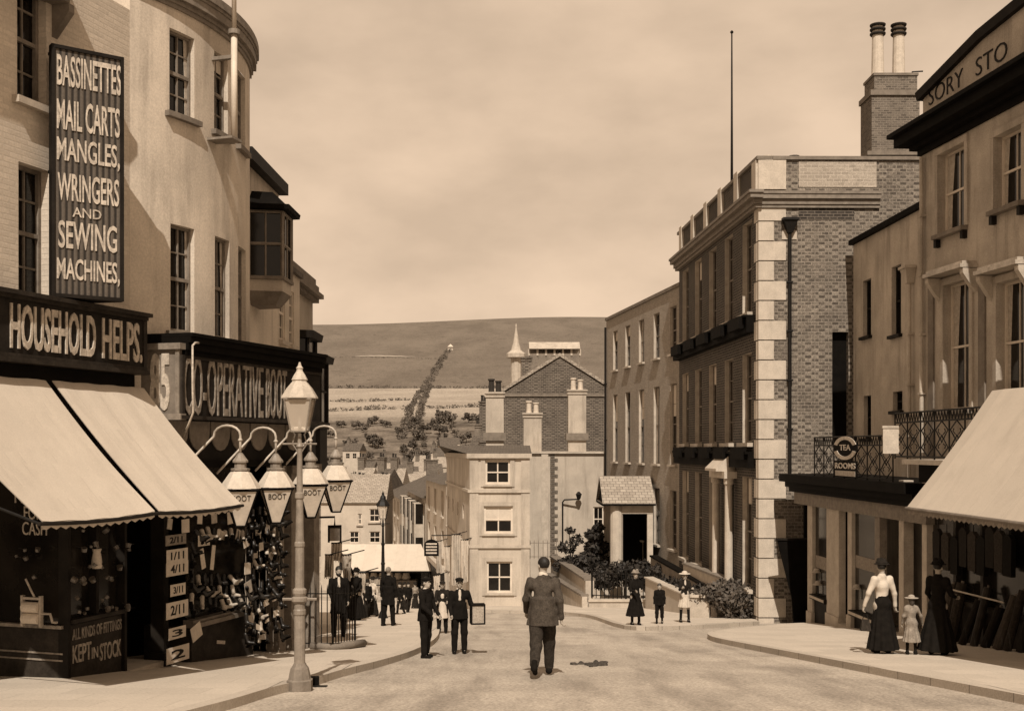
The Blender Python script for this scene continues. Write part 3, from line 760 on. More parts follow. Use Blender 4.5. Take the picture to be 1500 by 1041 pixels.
# dark tarred strip of pavement under the left shop fronts
# ================================================================== LEFT SIDE
FLo = (-5.9, 19.5); FLd = (.3235, 1.0)
FL = Fac(FLo, FLd)
def base(fac, u, w=0.0):
    q = fac.map(u, 0, w); return (q[0], q[1], g(q[0], q[1]))
u190 = FL.ux(190); u0L = FL.ux(-330)
def root_at(name, label, cat, fac, u, group=None, w=0.0): return thing(name, label, cat, base(fac, u, w), group)
ZB = -4.6

# --- house above the household shop
hs = root_at('shop_house', 'pale brick house above the household helps shop, tall sign and board on its front', 'house', FL, FL.ux(60))
zt = FL.zz(60, -60)
holes = [hole_px(FL, 25, -45, 68, 142), hole_px(FL, 27, 236, 72, 436)]
uA, uB = FL.ux(-200), FL.ux(-130); z1, z2 = holes[0][2], holes[0][3]
zfas = FL.zz(215, 548)
mb = MB(); wall_mesh(mb, FL, u0L, u190 - .004, zfas, zt, holes, .22, 6.0); mb.build('wall', M['brick_pale'], hs)
for h in holes: window(hs, FL, h, .2, 2, 4, fm=M['paint_grey'])
# eaves cornice that stops short of the next house, with bracket and rain head
ue = FL.ux(132, .45)
mb = MB()
zc = FL.zz(118, 8, .4)
for a, bb, w in ((.0, .10, .30), (.10, .24, .42), (.24, .44, .56)): mb.box(FL, u0L, ue - .56 + w, zc + a, zc + bb, -.02, w)
mb.prism([(0, 0), (.30, .34), (.30, .46), (0, .46)], lambda u, z, w: FL.map(ue - .22 + w, zc - .463 + z, u), -.06, .06)
mb.build('eaves_cornice', M['stone_dark'], hs)
# ground floor: dark shop front, door recess, lobby return with painted glass
uc = FL.ux(97); ud0, ud1 = FL.ux(184), FL.ux(232)
sf = root_at('ironmonger_shop', 'dark ironmonger shop front with lettered stall riser under the left awnings', 'shop', FL, FL.ux(140))
mb = MB()
mb.box(FL, uc + .09, ud0 - .08, ZB, -1.02 if False else FL.zz(140, 908), -1.3, -.02)          # stall riser
mb.build('stall_riser', M['paint_brown'], sf)
zr = FL.zz(140, 905)
mb = MB(); m_ = FL.map
mb.quad(m_(uc + .09, zr, -.12), m_(ud0 - .08, zr, -.12), m_(ud0 - .08, zfas, -.12), m_(uc + .09, zfas, -.12)); mb.build('shop_window', M['glass_mid'], sf)
mb = MB(); mb.box(FL, uc + .08, ud0 - .1, zr, zr + .06, -.3, .08); mb.build('window_ledge', M['paint_brown'], sf)
mb = MB()
for u in (uc, ud0 - .07): mb.box(FL, u, u + .06, ZB, zfas, -.14, .035)
mb.box(FL, (uc + ud0) / 2 - .04, (uc + ud0) / 2 + .02, zr + .063, zfas, -.14, .02)
mb.each('pilaster', M['paint_dark'], sf)
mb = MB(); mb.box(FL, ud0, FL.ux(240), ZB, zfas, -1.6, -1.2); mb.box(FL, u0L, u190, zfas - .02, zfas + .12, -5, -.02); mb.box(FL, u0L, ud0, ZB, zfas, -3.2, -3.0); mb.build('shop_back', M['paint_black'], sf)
mb = MB(); mb.box(FL, ud0 + .16, ud1 - .2, ZB, FL.zz(200, 765), -1.19, -1.14); mb.build('door', M['paint_brown'], sf)
lettering('ALL KINDS OF FITTINGS', FL.map, FL.ux(144), FL.zz(144, 921), FL.ux(180) - FL.ux(108), .17, -.018, M['letter_dim'], sf)
lettering('KEPT', FL.map, FL.ux(121), FL.zz(121, 955), FL.ux(135) - FL.ux(108), .27, -.018, M['letter_mid'], sf)
lettering('IN', FL.map, FL.ux(140), FL.zz(140, 955), FL.ux(145) - FL.ux(136), .17, -.018, M['letter_mid'], sf)
lettering('STOCK', FL.map, FL.ux(163), FL.zz(163, 951), FL.ux(178) - FL.ux(147), .27, -.018, M['letter_mid'], sf)
q = FL.map(uc, 0, 0); RT = Fac((q[0] - FL.n[0] * 3.0, q[1] - FL.n[1] * 3.0), FL.n)   # lobby return, u outward; its right end is the corner
zr2 = RT.zz(80, 918)
mb = MB(); mb.box(RT, 0, 2.93, ZB, zr2, -.3, -.01); mb.build('return_riser', M['paint_brown'], sf)
mb = MB(); mb.quad(RT.map(0, zr2, -.05), RT.map(2.93, zr2, -.05), RT.map(2.93, zfas, -.05), RT.map(0, zfas, -.05)); mb.build('return_window', M['glass_mid'], sf)
mb = MB()
for pxl in (958, 968): mb.box(RT, 0, 2.94, RT.zz(100, pxl) - .012, RT.zz(100, pxl) + .012, -.012, .01)
mb.box(RT, 0, 2.95, zr2 - .02, zr2 + .03, -.1, .05); mb.build('return_rail', M['letter_dim'], sf)
for s_, x_, y_, w_ in (('PRICE', 41, 727, 44), ('FOR', 46, 751, 27), ('CASH', 48, 774, 36)):
    lettering(s_, RT.map, RT.ux(x_), RT.zz(x_, y_), RT.ux(x_ + w_ / 2) - RT.ux(x_ - w_ / 2), .20, -.045, M['letter'], sf, bold=.0)
# threshold stone and dark strip
mb = MB(); mb.box(FL, ud0, ud1, ZB, base(FL, (ud0 + ud1) / 2)[2] + .18, -1.2, .1); mb.build('door_step', M['stone'], sf)
# fascia board HOUSEHOLD HELPS
fb = root_at('fascia_sign', 'long dark fascia board lettered HOUSEHOLD HELPS above the left awnings', 'shop sign', FL, FL.ux(100))
wb = .36; ua, ub = u0L, FL.ux(214, wb); za, zb_ = FL.zz(214, 538, wb), FL.zz(214, 470, wb)
mb = MB(); mb.box(FL, ua, ub - .02, za, zb_, 0.0, wb); mb.build('board', M['sign_flat'], fb)
mb = MB(); mb.box(FL, ua, ub, zb_, zb_ + .05, 0, wb + .05); mb.box(FL, ua, ub + .03, zb_ + .05, zb_ + .11, 0, wb + .11)
mb.box(FL, ua, ub, za - .05, za, 0, wb + .03); mb.box(FL, ua, ub + .02, za - .12, za - .053, 0, wb + .06); mb.box(FL, ub - .085, ub - .002, za, zb_, .002, wb + .025); mb.build('moulding', M['paint_brown'], fb)
mb = MB(); mb.box(FL, ua, ub - .1, za - .5, za - .125, .0, .22); mb.build('blind_box', M['paint_black'], fb)
uh0, uh1 = FL.ux(14, wb), FL.ux(139, wb)
lettering('HOUSEHOLD', FL.map, (uh0 + uh1) / 2, (za + zb_) / 2, uh1 - uh0, .62, wb + .002, M['letter'], fb, th=.02, bold=.018)
uh0, uh1 = FL.ux(149, wb), FL.ux(207, wb)
lettering('HELPS.', FL.map, (uh0 + uh1) / 2, (za + zb_) / 2, uh1 - uh0, .62, wb + .002, M['letter'], fb, th=.02, bold=.018)

# --- tall boarded sign set at an angle to the wall
SG = Fac(tuple(P(75, 655, 16.55))[:2], (1.347, 1.0))
sgW = SG.ux(181); zt_, zb2 = SG.zz(0 + 76, 64), SG.zz(76, 434)
sg = thing('wall_sign', 'tall boarded sign listing bassinettes, mail carts, mangles, wringers and sewing machines', 'sign', (SG.map(.5, 0)[0], SG.map(.5, 0)[1], zb2))
mb = MB(); mb.box(SG, .05, sgW - .05, zb2 + .05, zt_ - .05, -.10, 0); mb.build('boards', M['sign_board'], sg)
mb = MB(); mb.box(SG, 0, sgW, zt_ - .05, zt_, -.12, .025); mb.box(SG, 0, sgW, zb2, zb2 + .05, -.12, .025); mb.box(SG, 0, .05, zb2 + .05, zt_ - .05, -.12, .025); mb.box(SG, sgW - .05, sgW, zb2 + .05, zt_ - .05, -.12, .025); mb.build('frame', M['paint_dark'], sg)
mb = MB()
for z in (zb2 + .0, zb2 + 1.8, zt_ - .1): mb.hexa([SG.map(.02, z, -.122), SG.map(sgW - .02, z, -.122), SG.map(sgW - .45, z, -.62), SG.map(.02, z, -.25), SG.map(.02, z + .04, -.122), SG.map(sgW - .02, z + .04, -.122), SG.map(sgW - .45, z + .04, -.62), SG.map(.02, z + .04, -.25)])
mb.each('bracket', M['paint_black'], sg)
for s_, x0, x1, yt, yb in (('BASSINETTES', 83, 177, 88, 133), ('MAIL CARTS', 83, 175, 152, 196), ('MANGLES,', 83, 175, 207, 246), ('WRINGERS', 84, 174, 258, 298), ('AND', 106, 148, 306, 320), ('SEWING', 85, 171, 327, 367), ('MACHINES,', 83, 175, 381, 417)):
    a, c = SG.ux(x0), SG.ux(x1); xm = (x0 + x1) / 2
    lettering(s_, SG.map, (a + c) / 2, SG.zz(xm, (yt + yb) / 2), c - a, SG.zz(xm, yt) - SG.zz(xm, yb), .002, M['letter'], sg, th=.015, bold=.004 if s_ == 'AND' else .014)

# --- bow fronted house
LBW = 4.72
th0, th1 = math.atan(.78), math.atan(-.26)
q = FL.map(u190, 0, .0)
BW = ArcFac((q[0], q[1]), th0, th1, LBW)
zbc = 9.0
bh = root_at('bow_house', 'tall stuccoed bow fronted house above the boot shop, with a curved cornice', 'house', FL, FL.ux(300))
wh = []
for l, t, r, b_ in ((248, 31, 285, 158), (314, 83, 334, 196), (348, 123, 359, 222), (250, 324, 285, 484), (315, 348, 336, 494), (349, 370, 360, 500)):
    u0, z0 = BW.px(l, b_); u1, _ = BW.px(r, b_); _, zt2 = BW.px(l, t); wh.append((u0, u1, z0, zt2))
for k in (0, 3):      # level the rows
    zlo = sum(h[2] for h in wh[k:k + 2]) / 2; zhi = sum(h[3] for h in wh[k:k + 2]) / 2
    for i in range(k, k + 3): wh[i] = (wh[i][0], wh[i][1], zlo, zhi)
print('bow windows', [tuple(round(q, 2) for q in h) for h in wh])
zfl = FL.zz(270, 612, .5)
mb = MB(); wall_mesh(mb, BW, 0, LBW, zfl - .1, zbc, wh, .16, 3.0, sides=False)
# back of the volume
a0, a1 = BW.map(0, 0), BW.map(LBW, 0)
for za_, zb3 in ((zfl - .1, zbc),):
    mb.quad((a1[0], a1[1], za_), (a1[0] - 5, a1[1] + 1, za_), (a1[0] - 5, a1[1] + 1, zb3), (a1[0], a1[1], zb3)); mb.quad((a0[0] - 5, a0[1] + 1, za_), (a0[0], a0[1], za_), (a0[0], a0[1], zb3), (a0[0] - 5, a0[1] + 1, zb3))
mb.build('wall', M['stucco'], bh)
mb = MB()
pts = [BW.map(LBW * i / 30, zbc + .5, -.02) for i in range(31)] + [(a1[0] - 5, a1[1] + 1, zbc + .5), (a0[0] - 5, a0[1] + 1, zbc + .5)]
mb.quad(*pts); mb.build('roof', M['slate'], bh)
mb = MB()
for a, c, w in ((0, .07, .04), (.07, .15, .07), (.15, .30, .13), (.30, .36, .15), (.36, .5, .18)): mb.box(BW, 0, LBW, zbc + a, zbc + c, -.03, w)
mb.build('cornice', M['paint_grey'], bh)
for i_, h in enumerate(wh): window(bh, BW, h, .14, 2, 4, curtain=(.5, 0, 0, .3, .5, 0)[i_], blind=(0, .2, 0, 0, 0, 0)[i_], fm=M['paint_grey'], fw=.045, bw=.025, sill=True, sh=.09, so=.1, sm=M['stone_dark'])
# small balcony shelf under the first window
u_, z_ = BW.px(268, 486); mb = MB(); mb.box(BW, u_ - .5, u_ + .5, z_ - .12, z_ - .08, 0, .45)
for k in range(3): uu = u_ - .48 + .48 * k; mb.box(BW, uu - .015, uu + .015, z_ - .45, z_ - .12, .40, .44)
mb.build('window_shelf', M['paint_grey'], bh)
# flagpole on the bow front
u_, z_ = BW.px(331, 194, .3); fp = thing('flagpole', 'pale wooden flagpole fixed upright to the curved bow front', 'flagpole', BW.map(u_, z_, .3))
mb = MB(); mb.tube([BW.map(u_ + .07, z_ - .1, .42), BW.map(u_ + .07, z_ + 1.76, .42)], [.056, .054], 12); mb.tube([BW.map(u_ + .07, z_ + 1.76, .42), BW.map(u_ + .07, 12.5, .42)], [.042, .034], 12); mb.build('pole', M['paint_pale'], fp, smooth=True)
mb = MB(); mb.tube([BW.map(u_ + .07, z_ + 1.72, .42), BW.map(u_ + .07, z_ + 1.8, .42)], .105, 12); mb.box(BW, u_ - .12, u_ + .2, z_ - .14, z_ - .1, 0, .5); mb.box(BW, u_ + .03, u_ + .11, z_ + 1.3, z_ + 1.36, 0, .4); mb.each('bracket', M['paint_grey'], fp)

# --- boot shop: fascia, frieze, shopfront
cs = root_at('boot_shop', 'dark boot shop front with carved fascia and stalls of boots below the bow house', 'shop front', FL, FL.ux(330))
wf = .8; uL, uR = FL.ux(263, wf), FL.ux(469, wf)
zT = FL.zz(270, 520, wf); zBt = FL.zz(270, 608, wf)
mb = MB(); mb.box(FL, uL + .05, uR, zBt, zT, -.2, wf); mb.build('fascia', M['sign_flat'], cs)
mb = MB(); cornice(mb, FL, uL + .1, uR, zT, ((0, .08, wf + .05), (.083, .20, wf + .10), (.203, .30, wf + .14), (.303, .36, wf + .17)), endw=False); mb.build('cornice', M['paint_black'], cs)
mb = MB(); mb.box(FL, uL - .02, uR + .03, zBt - .06, zBt - .002, -.3, wf + .06); mb.box(FL, uL + .055, uR + .02, zT - .05, zT - .002, .1, wf + .03)
mb.box(FL, uL + .02, uL + .09, zBt, zT, .02, wf + .04); mb.build('moulding', M['paint_brown'], cs)
lettering('CO-OPERATIVE', FL.map, (FL.ux(266, wf) + FL.ux(384, wf)) / 2 + .03, (zT + zBt) / 2 + .01, FL.ux(384, wf) - FL.ux(268, wf), .98, wf + .003, M['letter_dim'], cs, th=.02, bold=.0)
lettering('BOOT', FL.map, (FL.ux(390, wf) + FL.ux(418, wf)) / 2, (zT + zBt) / 2, FL.ux(418, wf) - FL.ux(388, wf), .95, wf + .003, M['letter_dim'], cs, th=.02, bold=.0)
# near return of the fascia with the street number
q = FL.map(uL + .010, 0, -.25); RN = Fac((q[0], q[1]), FL.n)
zn0, zn1 = RN.zz(235, 604), RN.zz(235, 514)
mb = MB(); mb.box(RN, 0, 1.05, zn0 - .02, zn1 + .02, -.06, 0); mb.build('number_panel', M['stone_dark'], cs)
mb = MB(); mb.box(RN, 0, 1.10, zn0 - .12, zn0 - .02, -.1, .06); mb.box(RN, 0, 1.1, zn1 + .02, zn1 + .12, -.1, .07); mb.box(RN, .98, 1.05, zn0 - .02, zn1 + .02, -.06, .03); mb.build('number_frame', M['paint_grey'], cs)
lettering('85', RN.map, (RN.ux(221) + RN.ux(249)) / 2, (zn0 + zn1) / 2, RN.ux(249) - RN.ux(220), (zn1 - zn0) * .94, .002, M['letter'], cs, th=.02, bold=.03)
# frieze with scallops
zf0 = zBt - .75
mb = MB(); mb.box(FL, uL, uR - .1, zf0, zBt - .062, -.3, .5); mb.build('frieze', M['paint_dark'], cs)
mb = MB()
ns = 7
for i in range(ns):
    u0 = uL + .05 + (uR - uL - .3) * i / ns; u1 = uL + .05 + (uR - uL - .3) * (i + 1) / ns - .04
    poly = [(u0, zBt - .08), (u0, zBt - .2)] + [((u0 + u1) / 2 - math.cos(math.pi * k / 8) * (u1 - u0) / 2, zBt - .22 - .36 * math.sin(math.pi * k / 8)) for k in range(9)] + [(u1, zBt - .2), (u1, zBt - .08)]
    mb.prism(poly, FL.map, .502, .525)
mb.build('scallop_blind', M['paint_grey'], cs)
mb = MB(); mb.box(FL, uL, uR - .05, zf0 - .12, zf0, -.3, .6); mb.build('lower_cornice', M['paint_black'], cs)
zsh = zf0 - .12
# openings: doorway, window over riser, pilasters
uw0, uw1 = FL.ux(282), FL.ux(372); zsill = FL.zz(330, 905)
mb = MB(); mb.quad(FL.map(uw0, zsill, -.14), FL.map(uw1, zsill, -.14), FL.map(uw1, zsh, -.14), FL.map(uw0, zsh, -.14)); mb.build('shop_window', M['glass_mid'], cs)
mb = MB(); mb.box(FL, uw0, uw1, ZB, zsill - .02, -1.0, -.02); mb.build('stall_riser', M['paint_brown'], cs)
mb = MB(); mb.box(FL, uw0 - .05, uw1 + .05, zsill - .02, zsill + .06, -.16, .10); mb.box(FL, uw0 - .05, uw1 + .05, zsill + .063, zsill + .11, -.16, .05); mb.build('sill', M['paint_grey'], cs)
for pl, pr in ((240, 247), (408, 416), (427, 436), (460, 468)):
    mb = MB(); a, c = FL.ux(pl, .06), FL.ux(pr, .06); mb.box(FL, a, c, ZB, zsh, -.2, .06); mb.box(FL, a - .03, c + .03, ZB, base(FL, a)[2] + .35, -.2, .09); mb.box(FL, a - .03, c + .03, zsh - .18, zsh - .002, -.2, .1); mb.build('pilaster', M['paint_grey'] if pl > 300 else M['paint_dark'], cs)
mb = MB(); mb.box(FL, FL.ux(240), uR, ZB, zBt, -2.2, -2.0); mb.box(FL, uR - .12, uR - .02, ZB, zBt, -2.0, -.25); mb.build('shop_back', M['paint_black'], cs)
# bent gas pipe in front of the fascia
gpz = lambda x, y, w: FL.map(FL.ux(x, w), FL.zz(x, y, w), w)
gpp = root_at('gas_pipe', 'thin pale bent pipe running down across the boot shop fascia', 'pipe', FL, FL.ux(283), w=.7)
mb = MB(); mb.tube([gpz(292, 502, .9), gpz(286, 502, 1.02), gpz(282, 506, 1.06), gpz(282, 560, 1.06), gpz(283, 604, 1.04), gpz(276, 622, .95), gpz(268, 640, .6)], .018, 6); mb.build('pipe', M['letter'], gpp, smooth=True)

# --- awnings
def awning(label, ua, ub, ztop, wt, zfr, wfr, ua2=None, ub2=None):
    o = root_at('awning', label, 'awning', FL, (ua + ub) / 2, 'canvas awnings over the left shops', 1.0)
    ua2 = ua if ua2 is None else ua2; ub2 = ub if ub2 is None else ub2
    mb = MB(); n, m = 14, 12; th = .012
    def pt(i, j, up):
        s, t = i / n, j / m; sag = -.07 * math.sin(math.pi * t) - .035 * math.sin(math.pi * s) * t + .012 * math.sin(s * 9 + 1) * math.sin(math.pi * t) + .006 * math.sin(s * 23 + 3 * t)
        return FL.map(ua + (ub - ua) * s + ((ua2 - ua) * (1 - s) + (ub2 - ub) * s) * t, ztop + (zfr - ztop) * t + sag + up, wt + (wfr - wt) * t)
    for i in range(n):
        for j in range(m):
            mb.quad(pt(i, j + 1, 0), pt(i + 1, j + 1, 0), pt(i + 1, j, 0), pt(i, j, 0)); mb.quad(pt(i, j, -th), pt(i + 1, j, -th), pt(i + 1, j + 1, -th), pt(i, j + 1, -th))
    mb.build('canvas', M['canvas'], o, smooth=True)
    mb = MB(); mb.tube([FL.map(ua2 - .06 + (ub2 - ua2 + .12) * k / 8, zfr - .03 - .035 * math.sin(math.pi * k / 8), wfr) for k in range(9)], .024, 8); mb.build('front_rail', M['paint_dark'], o)
    mb = MB(); nn = int((ub2 - ua2) / .17)
    for i in range(nn):
        a, c = ua2 + (ub2 - ua2) * i / nn, ua2 + (ub2 - ua2) * (i + 1) / nn; zz = zfr - .02 - .035 * math.sin(math.pi * (i + .5) / nn)
        mb.prism([(a, zz - .05), ((a + c) / 2, zz - .085), (c, zz - .05), (c, zz), (a, zz)], FL.map, wfr - .012, wfr - .004)
    mb.build('valance', M['canvas'], o)
    mb = MB()
    for u in (ua2 + .04, ub2 - .04):
        mb.tube([FL.map(u, zfr - .05, wfr - .03), FL.map(u, zfr + .5, .05)], .02, 6)
    mb.each('arm', M['iron'], o); return o
zA = FL.zz(210, 568, .25)
zF = FL.zz(290, 743, 1.92)
awning('broad pale awning with its far corner over the price cards', FL.ux(76, .25), FL.ux(211, .25), zA, .25, zF, 1.92, FL.ux(233, 1.92), FL.ux(353, 1.92))
awning('pale awning nearest the camera, running out of the picture at left', FL.ux(-150, .25), FL.ux(67, .25), zA, .25, zF, 1.92, FL.ux(62, 1.92), FL.ux(227, 1.92))

# --- hanging lanterns lettered BOOT
def lantern(px, py, label):
    w = 1.45; u = FL.ux(px, w); q = FL.map(u, 0, w); d = q[1]; z0 = H0 - (py - HY) * d / F           # z of the lantern eaves
    o = thing('hanging_lantern', label, 'lantern', (q[0], q[1], z0 - .62), 'square glass lanterns outside the boot shop')
    X, Y = q[0], q[1]; a0 = math.pi / 4 + .32
    mb = MB(); mb.lathe([(.10, z0 - .60), (.36, z0 - .03)], (X, Y, 0), 4, a0); mb.build('glass', M['lantern_glass'], o)
    mb = MB()
    for k in range(4):
        th = a0 + k * math.pi / 2; c_, s_ = math.cos(th), math.sin(th)
        mb.tube([(X + .105 * c_, Y + .105 * s_, z0 - .62), (X + .37 * c_, Y + .37 * s_, z0)], .015, 5)
        t2 = a0 + (k + 1) * math.pi / 2
        for r, z in ((.375, z0 - .01), (.11, z0 - .61)): mb.tube([(X + r * c_, Y + r * s_, z), (X + r * math.cos(t2), Y + r * math.sin(t2), z)], .026 if r > .3 else .016, 5)
    mb.build('frame', M['paint_black'], o)
    mb = MB(); mb.lathe([(.34, z0 + .01), (.29, z0 + .10), (.18, z0 + .26), (.14, z0 + .30)], (X, Y, 0), 8, a0); mb.build('hood', M['white_cloth'], o)
    mb = MB(); mb.lathe([(.12, z0 + .30), (.16, z0 + .31), (.16, z0 + .34), (.10, z0 + .35), (.10, z0 + .43), (.13, z0 + .44), (.13, z0 + .47), (.09, z0 + .52), (.05, z0 + .58), (.03, z0 + .60)], (X, Y, 0), 10); mb.build('crown', M['lamp_paint'], o, smooth=False)
    # swan neck bracket back to the fascia foot
    mb = MB(); pw = []
    b0 = FL.map(u, z0 + .15, .25); top = z0 + 1.02
    for t in range(9):
        k = t / 8; pw.append(FL.map(u - .45 * (1 - k), z0 + .25 + k * .62, .55 + .4 * k))
    for t in range(1, 9):
        th = math.pi * t / 8; pw.append(FL.map(u - .0 , top - .13 + .16 * math.sin(th), .95 + .25 - .25 * math.cos(th)))
    pw.append((X, Y, z0 + .75)); pw.append((X, Y, z0 + .58)); mb.tube(pw, .022, 6); mb.lathe([(.02, z0 + .78), (.045, z0 + .81), (.02, z0 + .84)], (X, Y, 0), 8)
    mb.build('bracket', M['metal_pale'], o, smooth=True)
    # lettering on the two panes that face the street and the camera
    for k in range(4):
        th = a0 + (k + .5) * math.pi / 2
        if math.cos(th) * .35 - math.sin(th) < .25: continue
        r1, r0 = .36 * math.cos(math.pi / 4), .10 * math.cos(math.pi / 4)
        e0 = Vector((X + r0 * math.cos(th), Y + r0 * math.sin(th), z0 - .60)); e1 = Vector((X + r1 * math.cos(th), Y + r1 * math.sin(th), z0 - .03))
        fr = Frame(e0, Vector((-math.sin(th), math.cos(th), 0)), e1 - e0); L = (e1 - e0).length
        lettering('BOOT', fr.map, 0, L * .80, .30, .10, .002, M['paint_brown'], o, th=.006, bold=.0)
    return o
lantern(352, 716, 'boot shop lantern lettered BOOT, partly behind the awning corner')
lantern(404, 714, 'boot shop lantern lettered BOOT, between the awning corner and the lamp post')
lantern(455, 709, 'boot shop lantern lettered BOOT, just right of the lamp post')
lantern(492, 703, 'boot shop lantern lettered BOOT, farthest down the street with a dark eaves band')
# --- price cards, boots and other goods
INK = M['ink']
def card(px, py, wpx, hpx, text, label, w=.28, tilt=0.0, m=None, group='price cards hung outside the boot shop'):
    u, z = FL.px(px, py, w); d = FL.map(u, z, w)[1]; sc = d / F
    W = FL.ux(px + wpx / 2, w) - FL.ux(px - wpx / 2, w); Hh_ = hpx * sc
    o = thing('price_card' if text else 'paper_card', label, 'card', FL.map(u, z, w), group)
    ct, st = math.cos(tilt), math.sin(tilt)
    mf = lambda a, b, c: FL.map(u + a * ct - b * st, z + a * st + b * ct, w + c)
    mb = MB(); mb.hexa([mf(-W / 2, -Hh_ / 2, 0), mf(W / 2, -Hh_ / 2, 0), mf(W / 2, -Hh_ / 2, -.008), mf(-W / 2, -Hh_ / 2, -.008), mf(-W / 2, Hh_ / 2, 0), mf(W / 2, Hh_ / 2, 0), mf(W / 2, Hh_ / 2, -.008), mf(-W / 2, Hh_ / 2, -.008)])
    mb.build('card', m or M['card'], o)
    if text: lettering(text, mf, 0, 0, W * .62, Hh_ * .6, .001, INK, o, th=.004, bold=.02)
    return o
for x, y, w_, h_, t, lb in ((258, 790, 30, 15, '2/11', 'dull price card reading 2/11, topmost of the hanging column'), (260, 813, 31, 19, '1/11', 'price card reading 1/11 in the hanging column'),
    (260, 832, 32, 20, '4/11', 'price card reading 4/11 in the hanging column'), (261, 863, 22, 17, '3/11', 'price card reading 3/11 in the hanging column'), (260, 892, 32, 24, '2/11', 'large price card reading 2/11, middle of the hanging column'),
    (260, 926, 25, 17, '3', 'price card reading 3 in the hanging column'), (261, 957, 33, 23, '2', 'price card reading 2, lowest of the hanging column'), (299, 791, 17, 16, '2/6', 'small price card beside the top of the shoe window')):
    card(x, y, w_, h_, t, lb, m=M['grey_cloth'] if y < 795 and x < 290 else M['card'])
random.seed(3)
for i, (x, y, w_, h_) in enumerate(((249, 767, 7, 16), (272, 770, 11, 20), (293, 760, 7, 14), (314, 759, 8, 14), (338, 758, 9, 18), (325, 783, 14, 12), (349, 783, 6, 16), (297, 818, 6, 30), (312, 816, 5, 36), (324, 940, 12, 5), (288, 925, 15, 22),
                    (363, 832, 9, 17), (364, 860, 10, 18), (366, 878, 7, 12), (378, 776, 7, 15), (392, 775, 6, 14), (383, 800, 6, 12), (396, 815, 9, 12), (400, 833, 12, 9), (390, 880, 8, 14), (402, 874, 6, 12), (368, 905, 9, 17), (391, 905, 6, 12), (404, 898, 6, 10), (385, 930, 10, 12), (378, 918, 8, 8), (361, 795, 8, 12), (374, 812, 7, 10))):
    card(x, y, w_, h_, '', 'small blank paper card among the hung boots', w=.26 if x < 350 else .34, tilt=random.uniform(-.35, .35), m=M['card'] if i % 3 else M['shoe_pale'], group='paper tickets among the boots')
# boots
def boot_proto(m, label, group):
    o = thing('boot', label, 'boot', (0, 0, 0), group)
    pr = [cap((0, 0, .0), (0, 0, -.17), .052, .045, .02), cap((0, -.01, -.19), (0, -.15, -.235), .045, .034, .03), cap((0, .02, -.20), (0, -.02, -.23), .042, .04, .02)]
    sdf_obj('upper', pr, .012, m, o)
    mb = MB(); mb.wbox(-.04, .04, -.185, .055, -.285, -.265); mb.wbox(-.036, .036, -.0, .055, -.31, -.285); mb.build('sole', M['paint_black'], o); return o
bp = boot_proto(M['boot'], 'small dark boot hanging among the strings outside the boot shop', 'boots hung on strings outside the boot shop')
bq = boot_proto(M['shoe_pale'], 'pale slipper hanging among the dark boots outside the boot shop', 'pale slippers hung among the boots')
first = [True, True]; random.seed(11)
spots = []
for ci_, cx_ in enumerate((361, 370, 380, 390, 400, 409)):
    for k in range(13):
        if random.random() < .86: spots.append((cx_ + random.uniform(-1.2, 1.2) + (k % 2) * 2, 757 + 15 * k - ci_ * 1.5 + random.uniform(-2, 2), random.uniform(.24, .34)))
for k in range(10): spots.append((287 + 8.5 * k, 786 + random.uniform(-3, 3), .22))
for r_ in range(3):
    for k in range(9): spots.append((290 + 9.4 * k + r_ * 3, 852 + 17 * r_ + random.uniform(-2, 2), .05 + .05 * r_))
for k in range(7): spots.append((281, 806 + 15 * k, .16))
for x, y, w in spots:
    u, z = FL.px(x, y, w); L = FL.map(u, z + .12, w); k = 1 if random.random() < .36 else 0
    rz = random.choice((.3, .3, 2.0, 1.2)) + random.uniform(-.25, .25)
    if first[k]: first[k] = False; o = bq if k else bp; o.location = L
    else: o = dup(bq if k else bp, L, rz)
    o.rotation_euler = (random.uniform(-.75, -.1), 0, rz); o.scale = (.8, .8, .8)
for cx_ in (361, 371, 381, 391, 401, 410):
    u, z0 = FL.px(cx_, 748, .3); z1 = FL.zz(cx_, 950, .3); o = thing('boot_string', 'knotted string from which boots hang in a column', 'string', FL.map(u, z1, .29), 'strings of boots outside the boot shop')
    mb = MB(); mb.tube([FL.map(u, z0, .29), FL.map(u, (z0 + z1) / 2, .285), FL.map(u, z1, .29)], .008, 4); mb.build('cord', M['stone_dark'], o)
    mb = MB(); mb.tube([FL.map(u, z0, .29), FL.map(u, z0 + .05, .2), FL.map(u, z0 + .05, .02)], .012, 4); mb.build('hook', M['iron'], o)
# strings that carry them
# saucepans and tins in the ironmonger window
pan = thing('saucepan', 'small tin saucepan hanging in the dark ironmonger window', 'saucepan', (0, 0, 0), 'tin saucepans in the ironmonger window')
mb = MB(); mb.lathe([(.07, -.06), (.08, .05), (.085, .055)], (0, 0, 0), 12); mb.build('pan', M['tin'], pan, smooth=False)
mb = MB(); mb.tube([(.08, 0, .04), (.24, 0, .07)], .011, 6); mb.build('handle', M['iron'], pan)
random.seed(5)
for i in range(40):
    x, y = random.uniform(100, 182), random.choice((775, 800, 826, 850, 874, 893)) + random.uniform(-5, 5)
    if i > 33: x, y = random.uniform(30, 84), random.uniform(800, 905)
    w = random.uniform(-.04, .1)
    if i > 33: q = RT.map(RT.ux(x), RT.zz(x, y), .1)
    else: q = FL.map(FL.ux(x, w), FL.zz(x, y, w), w + .09)
    o = pan if i == 0 else dup(pan, q)
    o.location = q; o.rotation_euler = (random.uniform(-1, 1), random.uniform(-.6, .6), random.uniform(0, 6)); s_ = random.uniform(.3, .6); o.scale = (s_, s_, s_)
